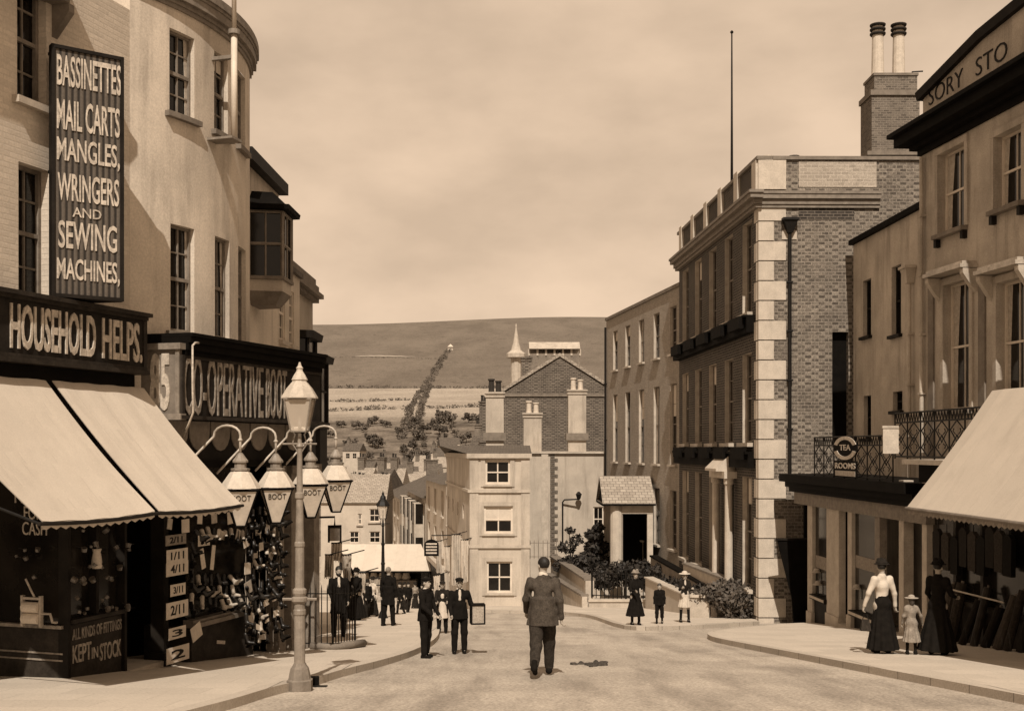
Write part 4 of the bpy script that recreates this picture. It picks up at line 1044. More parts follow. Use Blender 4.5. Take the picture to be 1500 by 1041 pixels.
# clothes wringer on the lobby ledge
wl = RT.map(RT.ux(64), zr2 + .03, .22)
wr_ = thing('wringer', 'clothes wringer with two fat pale rollers standing by the painted window', 'wringer', wl)
fw = Frame(wl, Vector((RT.u[0], RT.u[1], 0)), (0, 0, 1))
for z in (.12, .285):
    mb = MB(); mb.tube([fw.map(-.17, z + .0, .0), fw.map(.11, z, .0)], .082, 14); mb.build('roller', M['roller'], wr_, smooth=False)
mb = MB()
for u in (-.19, .135): mb.prism([(u - .018, 0), (u + .018, 0), (u + .018, .46), (u - .018, .46)], fw.map, -.03, .03)
mb.prism([(-.21, .40), (.155, .40), (.155, .435), (-.21, .435)], fw.map, -.025, .025); mb.tube([fw.map(.02, .44, 0), fw.map(-.02, .5, 0), fw.map(-.14, .7, 0)], .016, 6)
mb.build('frame', M['metal_pale'], wr_)
mb = MB(); mb.tube([fw.map(.15, .2, .0), fw.map(.30, .2, 0), fw.map(.34, .08, 0), fw.map(.42, .08, 0)], .02, 6); mb.build('crank', M['metal_pale'], wr_)
# hanging glass sign ABSOLUTELY SILENT
zq = FL.zz(134, 753, .5); us_ = FL.ux(134, .5)
ss = thing('window_bill', 'narrow window bill reading ABSOLUTELY SILENT under the near awning', 'sign', FL.map(us_, zq, .5))
mb = MB(); mb.box(FL, us_ - .34, us_ + .34, zq - .07, zq + .07, .48, .495); mb.build('panel', M['paint_black'], ss)
lettering('ABSOLUTELY SILENT', FL.map, us_, zq, .62, .10, .497, M['letter'], ss, th=.004)
mb = MB(); mb.tube([FL.map(us_ - .3, zq + .07, .49), FL.map(us_ - .3, zq + .5, .4)], .006, 4); mb.tube([FL.map(us_ + .3, zq + .07, .49), FL.map(us_ + .3, zq + .5, .4)], .006, 4); mb.build('cord', M['iron'], ss)
# a pale enamel jug in the window
q = FL.map(FL.ux(141, .05), FL.zz(141, 832, .05), .06)
jg = thing('enamel_jug', 'white enamel jug standing high in the ironmonger window', 'jug', q)
mb = MB(); mb.lathe([(.07, 0), (.085, .05), (.07, .18), (.055, .25), (.075, .30)], q, 12); mb.build('jug_body', M['roller'], jg, smooth=True)
mb = MB(); mb.tube([Vector(q) + Vector((.07, 0, .24)), Vector(q) + Vector((.14, 0, .2)), Vector(q) + Vector((.13, 0, .1)), Vector(q) + Vector((.075, 0, .06))], .012, 6); mb.build('handle', M['iron'], jg)
# area railing and cellar flap by the lamp post
def railing(name, label, pts, h, step=.13, m=None, r=.012, spear=True, group=None, cat='railing', posts=True, zf=None):
    zf = zf or (lambda x, y: g(x, y) + .12)
    o = thing(name, label, cat, (pts[0][0], pts[0][1], zf(*pts[0])), group); m = m or M['iron']
    rb = MB(); bb = MB()
    for (x0, y0), (x1, y1) in zip(pts, pts[1:]):
        L = math.hypot(x1 - x0, y1 - y0); n = max(2, int(L / step))
        for hh in (.12, h - .1): rb.tube([(x0, y0, zf(x0, y0) + hh), (x1, y1, zf(x1, y1) + hh)], r * 1.3, 4)
        for i in range(n + 1):
            x, y = x0 + (x1 - x0) * i / n, y0 + (y1 - y0) * i / n; z = zf(x, y)
            big = posts and i % 8 == 0
            bb.tube([(x, y, z), (x, y, z + h), (x, y, z + h + (.09 if spear else .02))], [r * (2 if big else 1), r * (2 if big else 1), .003], 5)
    rb.build('rail', m, o); bb.build('bars', m, o); return o
railing('area_railing', 'tall black spiked railing behind the near lamp post', [FL.map(FL.ux(440), 0, .1)[:2], FL.map(FL.ux(440), 0, .75)[:2], FL.map(FL.ux(474), 0, .75)[:2]], 1.25)
cf = thing('cellar_kerb', 'curved stone kerb round the area railing', 'kerb stone', base(FL, FL.ux(455), .8))
mb = MB(); mb.tube([Vector(base(FL, FL.ux(440), .25)) + Vector((0, 0, .18)), Vector(base(FL, FL.ux(441), .8)) + Vector((0, 0, .17)), Vector(base(FL, FL.ux(448), .95)) + Vector((0, 0, .2)), Vector(base(FL, FL.ux(474), .95)) + Vector((0, 0, .2))], .085, 8); mb.build('stone', M['stone_dark'], cf, smooth=True)

# --- street lamps
def street_lamp(px, py, label, sc=1.0, dark=False, light=True):
    x, d = gp(px, py, .12); z0 = g(x, d) + .12; o = thing('street_lamp', label, 'street lamp', (x, d, z0), 'gas street lamps')
    m = M['iron'] if dark else M['lamp_paint']; c = (x, d, z0); S = lambda pr: [(r * sc, z * sc) for r, z in pr]
    mb = MB(); mb.lathe(S([(.20, -.15), (.20, .04), (.175, .06), (.155, .16), (.14, .22), (.105, .27), (.09, .30)]), c, 8, .39); mb.build('plinth', m if dark else M['stone_dark'], o)
    S2 = lambda pr: [(r * sc * .84, z * sc) for r, z in pr]
    mb = MB(); mb.lathe(S2([(.10, .30), (.10, 1.02), (.115, 1.04), (.115, 1.10), (.10, 1.12), (.095, 1.2), (.145, 1.24), (.145, 1.29), (.10, 1.31), (.125, 1.36), (.125, 1.41), (.085, 1.44), (.082, 2.05), (.095, 2.07), (.095, 2.12), (.078, 2.14), (.062, 2.78), (.085, 2.80), (.085, 2.87), (.058, 2.89), (.045, 3.55), (.07, 3.58), (.04, 3.63), (.03, 3.78)]), c, 14); mb.build('column', m, o, smooth=False)
    mb = MB(); mb.tube([(x - .26 * sc, d, z0 + 1.265 * sc), (x + .26 * sc, d, z0 + 1.265 * sc)], .022 * sc, 6); mb.tube([(x - .26 * sc, d, z0 + 3.62 * sc), (x + .26 * sc, d, z0 + 3.62 * sc)], .014 * sc, 6)
    for s_ in (-1, 1):
        mb.tube([(x + s_ * .03 * sc, d, z0 + 3.50 * sc), (x + s_ * .11 * sc, d, z0 + 3.62 * sc), (x + s_ * .07 * sc, d, z0 + 3.76 * sc), (x + s_ * .12 * sc, d, z0 + 3.83 * sc)], .012 * sc, 5)
    mb.each('ladder_bar', m, o)
    a0 = math.pi / 4; zb = 3.82; zt = 4.30
    mb = MB(); mb.lathe(S([(.155, zb), (.275, zt)]), c, 4, a0); mb.build('glass', M['clear_glass'], o)
    mb = MB()
    for k in range(4):
        t, t2 = a0 + k * math.pi / 2, a0 + (k + 1) * math.pi / 2
        p = lambda r, z, th: (x + r * sc * math.cos(th), d + r * sc * math.sin(th), z0 + z * sc)
        mb.tube([p(.16, zb - .01, t), p(.285, zt, t)], .014 * sc, 4); mb.tube([p(.16, zb - .01, t), p(.16, zb - .01, t2)], .014 * sc, 4); mb.tube([p(.285, zt, t), p(.285, zt, t2)], .018 * sc, 4)
    mb.build('frame', m, o)
    mb = MB(); mb.lathe(S([(.02, zb), (.03, zb + .12), (.02, zb + .14), (.014, zb + .2), (.035, zb + .26), (.012, zb + .32)]), c, 8); mb.build('burner', m, o, smooth=True)
    mb = MB(); mb.lathe(S([(.285, zt + .01), (.28, zt + .03), (.20, zt + .16), (.115, zt + .26), (.11, zt + .28), (.125, zt + .29), (.09, zt + .36), (.05, zt + .42), (.045, zt + .45), (.055, zt + .47), (.03, zt + .50), (.012, zt + .56)]), c, 8, .39); mb.build('hood', m if dark else M['stone'], o)
    return o
street_lamp(439, 999, 'tall grey gas street lamp in front of the boot shop, close to the camera', sc=.94)
street_lamp(561, 905, 'thin black gas street lamp far down the left pavement', sc=.93, dark=True)

# --- houses farther down on the left
def simple_house(name, label, fac, u0, u1, zb, zt, D, wins, m, roof=None, group=None, dep=.18, cat='house', nx=2, ny=4, rm=None, sill=True, par=.0, blind=0, eaves=.2):
    o = thing(name, label, cat, base(fac, (u0 + u1) / 2), group)
    mb = MB(); wall_mesh(mb, fac, u0, u1, zb, zt, wins, dep, D); mb.build('wall', m, o)
    for h in wins: window(o, fac, h, dep, nx, ny, sill=sill, blind=blind, fw=.07, bw=.035)
    mb = MB()
    if roof:                                  # ridge along the facade
        mm = fac.map; a, c = u0 - .1, u1 + .1; e = eaves
        pr = [(-D - e, zt - .05), (-D / 2, zt + roof), (e, zt - .05)]
        A = [mm(a, z + .004, w) for w, z in pr]; B = [mm(c, z + .004, w) for w, z in pr]
        mb.quad(A[2], B[2], B[1], A[1]); mb.quad(B[0], A[0], A[1], B[1]); mb.quad(*A[::-1]); mb.quad(*B); mb.quad(B[2], A[2], A[0], B[0])
    else:
        mb.box(fac, u0 - .02, u1 + .02, zt, zt + .12, -D, .1)
    mb.build('roof', rm or M['slate'], o)
    return o
def chimney(parent, fac, u, w, zb, zt, su, sw, m, pots=2, potm=None, poth=.5, capm=None, potr=.11, ring=False):
    mb = MB(); mb.box(fac, u - su / 2, u + su / 2, zb, zt, w - sw / 2, w + sw / 2); mb.box(fac, u - su / 2 - .06, u + su / 2 + .06, zt - .2, zt - .1, w - sw / 2 - .06, w + sw / 2 + .06); mb.box(fac, u - su / 2 - .08, u + su / 2 + .08, zt, zt + .1, w - sw / 2 - .08, w + sw / 2 + .08)
    ch = mb.build('chimney', m, parent)
    for k in range(pots):
        q = fac.map(u + su * ((k + .5) / pots - .5) * .8, zt + .1, w); mb = MB(); h = poth * (1, .86, .95)[k % 3]
        mb.lathe([(potr * 1.1, 0), (potr * .95, h * .1), (potr * .85, h * .85), (potr * 1.15, h * .88), (potr * 1.1, h)], q, 10); mb.build('chimney_pot', potm or M['pot'], ch)
    return ch
F3 = Fac((-5.8, 25.0), (.02, 1))
zE = F3.zz(380, 250)
h3 = simple_house('narrow_house', 'narrow stuccoed house with a hooded oriel window, just past the bow front', F3, 0, 3.5, -6, zE, 5, [], M['stucco'], None)
mb = MB(); mb.box(F3, -.05, 3.6, zE - .12, zE + .15, -.05, .22); mb.build('eaves', M['paint_dark'], h3)
# oriel
za, zb_ = F3.zz(380, 434), F3.zz(380, 322); ou0, ou1 = F3.ux(364, .0), F3.ux(402, .3)
def canted(fac, u0, u1, w): s = min(.45, (u1 - u0) * .25); return [(u0, 0), (u0 + s * .5, w), (u1 - s * .5, w), (u1, 0)]
ow = .72; cpts = canted(F3, ou0, ou1, ow)
mb = MB()
def ring(z, gr): return [F3.map(u + (gr if i > 1 else -gr) , z, w + (gr if 0 < i < 3 else 0)) for i, (u, w) in enumerate(cpts)]
def loft(mb, z0, g0, z1, g1):
    a, c = ring(z0, g0), ring(z1, g1)
    for i in range(3): mb.quad(a[i], a[i + 1], c[i + 1], c[i])
    mb.quad(*c); mb.quad(*a[::-1])
loft(mb, za, 0, za + .25, 0); mb_o = mb.build('oriel_base', M['stucco_pale'], h3)
mb = MB(); loft(mb, za - .3, -.2, za - .002, .0); loft(mb, za + .253, .05, za + .33, .05); mb.build('oriel_corbel', M['stone_dark'], h3)
mb = MB(); loft(mb, za + .333, -.03, zb_, -.03); on = mb.build('oriel_glass', M['glass'], h3)
mb = MB()
a = ring(za + .33, 0); c = ring(zb_, 0)
for i in range(4): mb.tube([a[i], c[i]], .05, 5)
for i in range(3):
    for t in (.5,): mb.tube([Vector(a[i]).lerp(Vector(a[i + 1]), t), Vector(c[i]).lerp(Vector(c[i + 1]), t)], .025, 5)
    for t in (.5, 1): mb.tube([Vector(a[i]).lerp(Vector(c[i]), t), Vector(a[i + 1]).lerp(Vector(c[i + 1]), t)], .035, 5)
mb.build('oriel_frame', M['paint_grey'], h3)
mb = MB(); loft(mb, zb_ + .04, .16, zb_ + .14, .18); loft(mb, zb_ + .143, .1, zb_ + .5, -.28); mb.build('oriel_roof', M['paint_black'], h3)
F4 = Fac((-5.82, 28.5), (-.0, 1))
zE4 = F4.zz(428, 400)
w4 = [(.5, 1.25, F4.zz(425, 505), F4.zz(425, 425)), (1.8, 2.5, F4.zz(425, 505), F4.zz(425, 425))]
h4 = simple_house('stucco_house', 'pale low stuccoed house with two sash windows past the oriel', F4, 0.02, 3.3, -6, zE4, 5, w4, M['stucco'], None, dep=.09)
F5 = Fac((-6.25, 31.8), (-.0, 1)); zE5 = F5.zz(445, 430)
h5 = simple_house('bay_house', 'last house on the left before the gap, dark wooden bays under deep cornices', F5, 0.02, 4.6, -6.5, zE5, 5, [], M['stucco_grey'], None)
mb = MB(); cornice(mb, F5, 0.05, 4.6, zE5 - .1, ((0, .12, .2), (.123, .25, .35), (.253, .5, .2)), endw=False)
mb.box(F5, .1, 4.5, zE5 + .403, zE5 + .62, -.3, .12)
mb.build('parapet', M['stone_dark'], h5)
for k in range(2):
    a_, c_ = .35 + 2.1 * k, 2.1 + 2.1 * k
    cpts = canted(F5, a_, c_, .55)
    def ring(z, gr): return [F5.map(u + (gr if i > 1 else -gr), z, w + (gr if 0 < i < 3 else 0)) for i, (u, w) in enumerate(cpts)]
    mb = MB(); loft(mb, 2.4, -.02, 4.2 + .5 * (1 - k), -.02); mb.build('bay_glass', M['glass'], h5)
    mb = MB()
    for i, p in enumerate(ring(2.4, 0)): mb.tube([p, (p[0], p[1], 4.2 + .5 * (1 - k))], .06, 5)
    loft(mb, 4.203 + .5 * (1 - k), .16, 4.4 + .5 * (1 - k), .2); loft(mb, 3.3, .0, 3.36, .02); loft(mb, 2.2, .05, 2.398, .08); loft(mb, .5, 0, 2.198, 0); mb.build('bay_frame', M['paint_dark'], h5)
# ground-floor fronts under these houses: one dark shop with pale goods
# ================================================================== RIGHT SIDE
# --- brick bank: street front (u to the right = towards the camera) and camera-facing side
cx0, cy0 = P(1112, 655, 40).x, 40.0
dB = (.05, -1.0); l_ = math.hypot(*dB)
LB = 14.2
FB = Fac((cx0 - .05 * LB, cy0 + LB), dB); LBu = LB * l_        # corner at u = LBu
SB = Fac((cx0, cy0), (1.0, .012))                             # side wall, u from the corner
zTop, zCor = SB.zz(1120, 232), SB.zz(1120, 292)
ZG = -7.2
bk = root_at('brick_bank', 'tall dark brick building with pale corner stones, parapet and deep cornice', 'building', FB, LBu - 3)
bay = 2.78
rows = [(SB.zz(1112, 452), SB.zz(1112, 312)), (SB.zz(1112, 648), SB.zz(1112, 512)), (SB.zz(1112, 868), SB.zz(1112, 700))]
wins = []
for k in range(5):
    u1 = LBu - .95 - bay * k; u0 = u1 - 1.35
    for r, (a, c) in enumerate(rows):
        if r == 2 and k == 1: wins.append((u0 - .1, u1 + .1, ZG + 3.2, c)); continue
        wins.append((u0, u1, a, c))
doors = [h for h in wins if h[2] < -3.9]; wins_ = [h for h in wins if h[2] >= -3.9]
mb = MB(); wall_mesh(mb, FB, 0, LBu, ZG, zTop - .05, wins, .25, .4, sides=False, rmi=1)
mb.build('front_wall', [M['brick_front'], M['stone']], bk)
for h in wins_: window(bk, FB, h, .23, 3, 4, blind=random.choice((0, 0, 0, .25)), fm=M['paint_grey'], so=.2, sh=.14)
sw = 11.0
ub0, ub1 = SB.ux(1219), SB.ux(1243)
bh_ = (ub0, ub1, SB.zz(1219, 655), SB.zz(1219, 486))
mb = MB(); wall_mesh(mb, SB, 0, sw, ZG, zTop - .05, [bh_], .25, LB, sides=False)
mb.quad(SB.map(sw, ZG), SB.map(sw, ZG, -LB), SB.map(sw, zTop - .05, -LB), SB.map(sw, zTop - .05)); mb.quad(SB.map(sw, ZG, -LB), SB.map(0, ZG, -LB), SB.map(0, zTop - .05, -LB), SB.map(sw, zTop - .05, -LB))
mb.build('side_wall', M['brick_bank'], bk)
mb = MB(); mb.quad(SB.map(ub0, bh_[2], -.25), SB.map(ub1, bh_[2], -.25), SB.map(ub1, bh_[3], -.25), SB.map(ub0, bh_[3], -.25)); mb.build('side_opening', M['paint_black'], bk)
mb = MB(); mb.quad(SB.map(.1, zTop - .6, -.1), SB.map(sw, zTop - .6, -.1), SB.map(sw, zTop - .6, -LB), SB.map(.1, zTop - .6, -LB)); mb.build('roof', M['slate'], bk)
# cornice, returned along the side as far as the break
ur = SB.ux(1288); cpro = ((.05, .16, .16), (.163, .34, .24), (.343, .50, .40), (.503, .60, .46))
mb = MB()
for a, c, w in cpro:
    mb.box(FB, -.2, LBu + w, zCor - .35 + a, zCor - .35 + c, -.05, w)
    mb.box(SB, .0, ur, zCor - .35 + a, zCor - .35 + c, -.05, w * .55)
mb.build('cornice', M['paint_grey'], bk)
mb = MB()
mb.box(FB, -.05, LBu + .08, zTop - .05, zTop + .07, -.45, .10); mb.box(SB, .46, sw, zTop - .052, zTop + .068, -.45, .08)
mb.build('coping', M['stone_dark'], bk)
mb = MB()                                     # pale parapet dies
zp0 = zCor + .34
mb.box(SB, -.04, .92, zp0, zTop - .06, -.6, .06)
for k in range(6): mb.box(FB, LBu - .02 - 2.62 * k - .55, LBu - .02 - 2.62 * k + (.0 if k else .0), zp0, zTop + .10 + (.08 if k else -.16), -.3, .12)
mb.each('parapet_pier', M['quoin'], bk)
mb = MB(); mb.box(SB, SB.ux(1170), ur - .1, zp0 + .08, zTop - .12, -.05, .02); mb.build('parapet_panel', M['brick_parapet'], bk)
mb = MB(); mb.box(SB, SB.ux(1170), SB.ux(1251), SB.zz(1170, 322), SB.zz(1170, 299), -.05, .012); mb.build('arch_band', M['brick_front'], bk)
# quoins, alternately long and short, on both faces of the corner
mb = MB(); zq = SB.zz(1112, 296); st = (296 - 905) / -42.5 / 21; mbs = mb
for k in range(23):
    L = .92 if k % 2 == 0 else .50
    z1 = zq - st * k; z0 = z1 - st + .04
    mb.box(SB, -.03, L, z0, z1, -.2, .035); mb.box(FB, LBu - (.56 if k % 2 == 0 else .30), LBu - .202, z0 + .002, z1 - .002, -.05, .034)
mb.build('quoins', M['quoin'], bk)
# string courses and sill band blackened for shade, with black shade boxes below
for nm, za_, zb3, w in (('string_course', rows[0][0] - .75, rows[0][0] - .22, .30), ('string_course', rows[1][0] - .9, rows[1][0] - .40, .24)):
    mb = MB(); mb.box(FB, 0, LBu - .57, za_, zb3, -.05, w); mb.box(FB, 0, LBu - .57, zb3 + .003, zb3 + .08, -.05, w + .1); mb.build(nm, M['paint_black'], bk)
for r in (0, 1):
    mb = MB()
    for k in range(5):
        u1 = LBu - .95 - bay * k; mb.box(FB, u1 - 1.5, u1 + .15, rows[r][0] - .60, rows[r][0] - .17, .02 + (.32 if r == 0 else .22), .52 if r == 0 else .42)
    mb.each('shade_box', M['paint_black'], bk)
# front door surround: half columns, slab hood
h = doors[0]; uD0, uD1 = h[0], h[1]
mb = MB()
for u in (uD0 - .28, uD1 + .28):
    q = FB.map(u, 0, .26); mb.lathe([(.20, g(q[0], q[1]) - .1), (.20, g(q[0], q[1]) + .5), (.16, g(q[0], q[1]) + .55), (.14, h[3] - .35), (.19, h[3] - .3), (.19, h[3] - .1)], (q[0], q[1], 0), 14)
mb.each('door_column', M['quoin'], bk)
mb = MB(); mb.box(FB, uD0 - .5, uD1 + .5, h[3] - .098, h[3] + .16, .0, .48); mb.prism([(0, .163), (.72, .163), (.72, .26), (0, .95)], lambda a, z, w: FB.map((uD0 + uD1) / 2 + w, h[3] + z, a), -.95, .95); mb.build('door_hood', M['quoin'], bk)
mb = MB(); mb.box(FB, uD0 + .1, uD1 - .1, h[2], h[3] - .5, -.3, -.24); mb.build('door', M['paint_black'], bk)
# downpipe with hopper on the side wall
pipe('downpipe', '', SB, SB.ux(1156), SB.zz(1156, 700), SB.zz(1156, 342), bk, M['iron'], r=.06, w=.1)
mb = MB(); mb.box(SB, SB.ux(1145), SB.ux(1167), SB.zz(1150, 350) - .02, SB.zz(1150, 350) + .3, .006, .03); mb.build('hopper_plate', M['stone'], bk)
# roof things
q = SB.map(SB.ux(1137), zTop - .6, -2.0)
for px, m_, lb in ((1137, M['pot_pale'], 'ringed'), (1176, M['pot'], 'dark')):
    q = SB.map(SB.ux(px), zTop - .6, -1.2); mb = MB()
    mb.lathe([(.16, 0), (.16, .75), (.2, .77), (.2, .83), (.15, .85), (.15, .9), (.2, .92), (.2, .98)], q, 10); mb.build('roof_cowl', m_, bk)
fpq = (P(1072, 655, 50).x, 50, zTop - .6)
f2 = thing('flagpole', 'tall thin bare flagpole on the roof of the brick building', 'flagpole', fpq)
mb = MB(); mb.tube([fpq, (fpq[0], 50, P(0, 48, 50).z)], [.07, .03], 8); mb.build('pole', M['paint_dark'], f2, smooth=True)
mb = MB(); mb.lathe([(.02, 0), (.07, .05), (.07, .1), (.02, .15)], (fpq[0], 50, P(0, 50, 50).z), 8); mb.build('finial', M['paint_dark'], f2)
# big chimney stack behind
CH = Fac((P(1277, 655, 44).x, 44), (1, 0)); z0 = zTop - 2
cs_ = root_at('chimney_stack', 'massive brick chimney stack with two tall banded pots above the bank roof', 'chimney', CH, .9); cs_.location.z = z0
mb = MB(); cw = CH.ux(1347); mb.box(CH, 0, cw, z0, CH.zz(1300, 140), -1.4, 0); mb.box(CH, .12, cw - .06, CH.zz(1300, 140) + .21, CH.zz(1300, 110), -1.3, -.08); mb.build('stack', M['brick_chim'], cs_)
mb = MB(); mb.box(CH, -.06, cw + .06, CH.zz(1300, 140) + .002, CH.zz(1300, 140) + .20, -1.46, .07); mb.box(CH, .08, cw - .02, CH.zz(1300, 110) + .002, CH.zz(1300, 110) + .1, -1.34, -.04); mb.box(CH, -.2, cw + .3, CH.zz(1300, 228), CH.zz(1300, 226) + .1, -1.6, .12); mb.each('band', M['stone_dark'], cs_)
for px in (1293, 1324):
    q = CH.map(CH.ux(px), CH.zz(1300, 108), -.6); hh = CH.zz(px, 28) - CH.zz(px, 108); mb = MB()
    mb.lathe([(.26, 0), (.24, .2), (.20, hh)], q, 14); po = mb.build('chimney_pot', M['pot_pale'], cs_, smooth=False)
    mb = MB()
    for k in range(3): mb.lathe([(.27, hh - .42 + .17 * k), (.30, hh - .38 + .17 * k), (.30, hh - .34 + .17 * k), (.27, hh - .33 + .17 * k)], q, 14)
    mb.each('pot_ring', M['pot'], po)
mb = MB(); q = CH.map(CH.ux(1338), CH.zz(1340, 112), -.4); mb.tube([q, Vector(q) + Vector((.1, 0, .3)), Vector(q) + Vector((.5, 0, .32))], .03, 6); mb.build('iron_tie', M['iron'], cs_)

# --- terrace beyond the bank
dT = (.147, -1.0); T0 = (5.64, 69.4); FT = Fac(T0, dT); LT = math.hypot(7.87 - 5.64, 69.4 - 54.2)
ztT = 9.2
tr = root_at('brick_terrace', 'plain three storey brick house between the bank and the columned porch', 'house', FT, LT / 2)
tw = []
for l, r in ((896, 905), (915, 924), (937, 949), (961, 973), (986, 999)):
    u0, u1 = FT.ux(l + 0), FT.ux(r + 0); uc_ = (u0 + u1) / 2
    tw.append(uc_)
uu = np.linspace(tw[0] + .15, LT - 1.2, 5)
twn = []
for u in uu:
    for a, c in ((FT.zz(940, 531), FT.zz(940, 468)), (FT.zz(942, 678), FT.zz(942, 570)), (FT.zz(940, 790), FT.zz(940, 712))): twn.append((u - .55, u + .55, a, c))
mb = MB(); wall_mesh(mb, FT, 0, LT, -9.5, ztT, twn, .20, 8, rmi=1); mb.build('wall', [M['brick_terrace'], M['stone']], tr)
for h in twn: window(tr, FT, h, .18, 2, 4, blind=random.choice((0, 0, .25, .4)), curtain=random.choice((0, .8)), fm=M['paint_grey'], so=.14)
mb = MB(); mb.box(FT, -.06, LT, ztT, ztT + .16, -8.1, .08); mb.build('coping', M['stone_dark'], tr)
pipe('downpipe', '', FT, .12, -8, ztT - .4, tr, M['iron'], r=.06, hopper=False)

# --- columned porch
XP0, XP1, YP0, YP1 = 4.95, 6.95, 57.2, 61.2
zpt = P(0, 737, YP0).z; zpa = P(0, 752, YP0).z
pc = thing('porch', 'white columned porch with a pitched slate roof on the plain brick house', 'porch', ((XP0 + XP1) / 2, (YP0 + YP1) / 2, g(6, 59)))
mb = MB(); zr_ = P(0, 697, 58.8).z; e = .28
xo, xi = XP0 - .5, XP1 + .1; ym = (YP0 + YP1) / 2
A = [(xo, YP0 - e, zpt), (xo, ym, zr_), (xo, YP1 + e, zpt)]; B = [(xi, YP0 - e, zpt), (xi, ym, zr_), (xi, YP1 + e, zpt)]
mb.quad(A[0], B[0], B[1], A[1]); mb.quad(A[1], B[1], B[2], A[2]); mb.quad(A[0], A[2], B[2], B[0]); mb.build('roof', M['slate_pale'], pc)
mb = MB(); mb.quad((xo + .12, YP0 + .05, zpt - .02), (xo + .12, ym, zr_ - .18), (xo + .12, YP1 - .05, zpt - .02)); mb.wbox(xo, xo + .1, YP0 - e - .05, YP1 + e, zpt - .12, zpt - .004); mb.wbox(xo, xi, YP0 - e - .06, YP0 - e + .1, zpt - .10, zpt - .005); mb.build('pediment', M['paint_black'], pc)
mb = MB(); mb.wbox(XP0, XP1, YP0, YP0 + .3, zpa, zpt - .11); mb.wbox(XP0, XP0 + .3, YP0 + .302, YP1, zpa, zpt - .11); mb.build('architrave', M['quoin'], pc)
mb = MB()
for x, y in ((XP0 + .22, YP0 + .2), (XP0 + .22, YP1 - .2)):
    z0 = g(x, y) + .3; mb.lathe([(.32, -1), (.32, z0 + .35), (.25, z0 + .4), (.24, z0 + 1.2), (.20, zpa - .25), (.3, zpa - .15), (.3, zpa - .002)], (x, y, 0), 14)
mb.each('column', M['quoin'], pc)
mb = MB(); mb.wbox(XP1 - .28, XP1, YP0 + .02, YP0 + .28, -9, zpa - .002); mb.build('pilaster', M['quoin'], pc)
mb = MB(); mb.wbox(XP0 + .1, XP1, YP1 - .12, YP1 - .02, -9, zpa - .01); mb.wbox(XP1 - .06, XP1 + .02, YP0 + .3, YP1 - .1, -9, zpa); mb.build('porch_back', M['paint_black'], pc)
mb = MB(); mb.wbox(XP0 - .3, XP1 + .1, YP0 - .2, YP1 + .1, -9, g(6, 57) + .62); mb.build('floor_slab', M['stone'], pc)

# --- garden walls, ramp and railings in front
def wallstrip(name, label, p0, p1, zt0, zt1, th, m, cap_m=None, caph=.1, cat='wall', parent=None):
    d = Vector((p1[0] - p0[0], p1[1] - p0[1])).normalized(); n = Vector((d.y, -d.x))
    o = parent or thing(name, label, cat, (p0[0], p0[1], g(*p0)))
    def ring(a, z0, z1, t0, t1, q):
        return
    def pr(mb, t, za0, za1, zb0, zb1):
        a0, a1 = Vector(p0) + n * t, Vector(p0) - n * t; b0, b1 = Vector(p1) + n * t, Vector(p1) - n * t
        mb.hexa([(a0.x, a0.y, za0), (b0.x, b0.y, zb0), (b1.x, b1.y, zb0), (a1.x, a1.y, za0), (a0.x, a0.y, za1), (b0.x, b0.y, zb1), (b1.x, b1.y, zb1), (a1.x, a1.y, za1)])
    mb = MB(); pr(mb, th / 2, g(*p0) - .6, zt0, g(*p1) - .6, zt1); mb.build('wall_body', m, o)
    if cap_m:
        mb = MB(); pr(mb, th / 2 + .06, zt0 + .002, zt0 + caph, zt1 + .002, zt1 + caph); mb.build('coping', cap_m, o)
    return o
A_ = (P(812, 655, 64).x, 64); B_ = (P(864, 655, 53.5).x, 53.5)
w1_ = wallstrip('garden_wall', 'sloping rendered garden wall with dark coping left of the iron railings', A_, B_, P(0, 816, 64).z, P(0, 850, 53.5).z, .4, M['stone'], M['stone_dark'])
wallstrip('', '', (A_[0] - .35, A_[1] - .4), (B_[0] - .25, B_[1] - .3), P(0, 840, 64).z, P(0, 872, 53.5).z, .25, M['stone'], M['stone_dark'], parent=w1_)
C_ = (P(955, 655, 52.5).x, 52.5)
wallstrip('kerb_wall', 'low pale plinth wall under the iron railings by the porch', B_, C_, P(0, 880, 53.5).z, P(0, 880, 52.5).z, .4, M['stone'], M['quoin'])
railing('iron_railing', 'row of black iron railings on the low wall in front of the porch', [(B_[0] + .1, B_[1]), C_], 1.25, .19, r=.022, zf=lambda x, y: P(0, 880, 53).z + .1)
railing('iron_railing', 'short pale railing on the wall behind the man in the road', [(P(776, 655, 66).x, 66), (P(815, 655, 66).x, 66)], 1.0, .22, m=M['lamp_paint'], r=.02, zf=lambda x, y: P(0, 818, 66).z)
# ramp wall down to the pavement
D0, D1 = (P(950, 655, 51.5).x, 51.5), (P(1056, 655, 42.5).x, 42.5)
wallstrip('ramp_wall', 'white sloping stair wall behind the three children', D0, D1, P(0, 846, 51.5).z, P(0, 893, 42.5).z, .3, M['white_wall'], M['stone'], .06)
E0, E1 = (P(957, 655, 53.5).x, 53.5), (P(1052, 655, 44.3).x, 44.3)
wallstrip('garden_balustrade', 'ivy backed stair balustrade with a dark sloping handrail', E0, E1, P(0, 815, 53.5).z, P(0, 868, 44.3).z, .25, M['stone_dark'], M['paint_black'], .08)
G0, G1 = (P(1005, 655, 49).x, 49), (P(1068, 655, 43.3).x, 43.3)
wallstrip('garden_balustrade', 'pale sloping balustrade against the brick front, nearest the corner stones', G0, G1, P(0, 826, 49).z, P(0, 850, 43.3).z, .25, M['stone'], M['stone_dark'], .08)
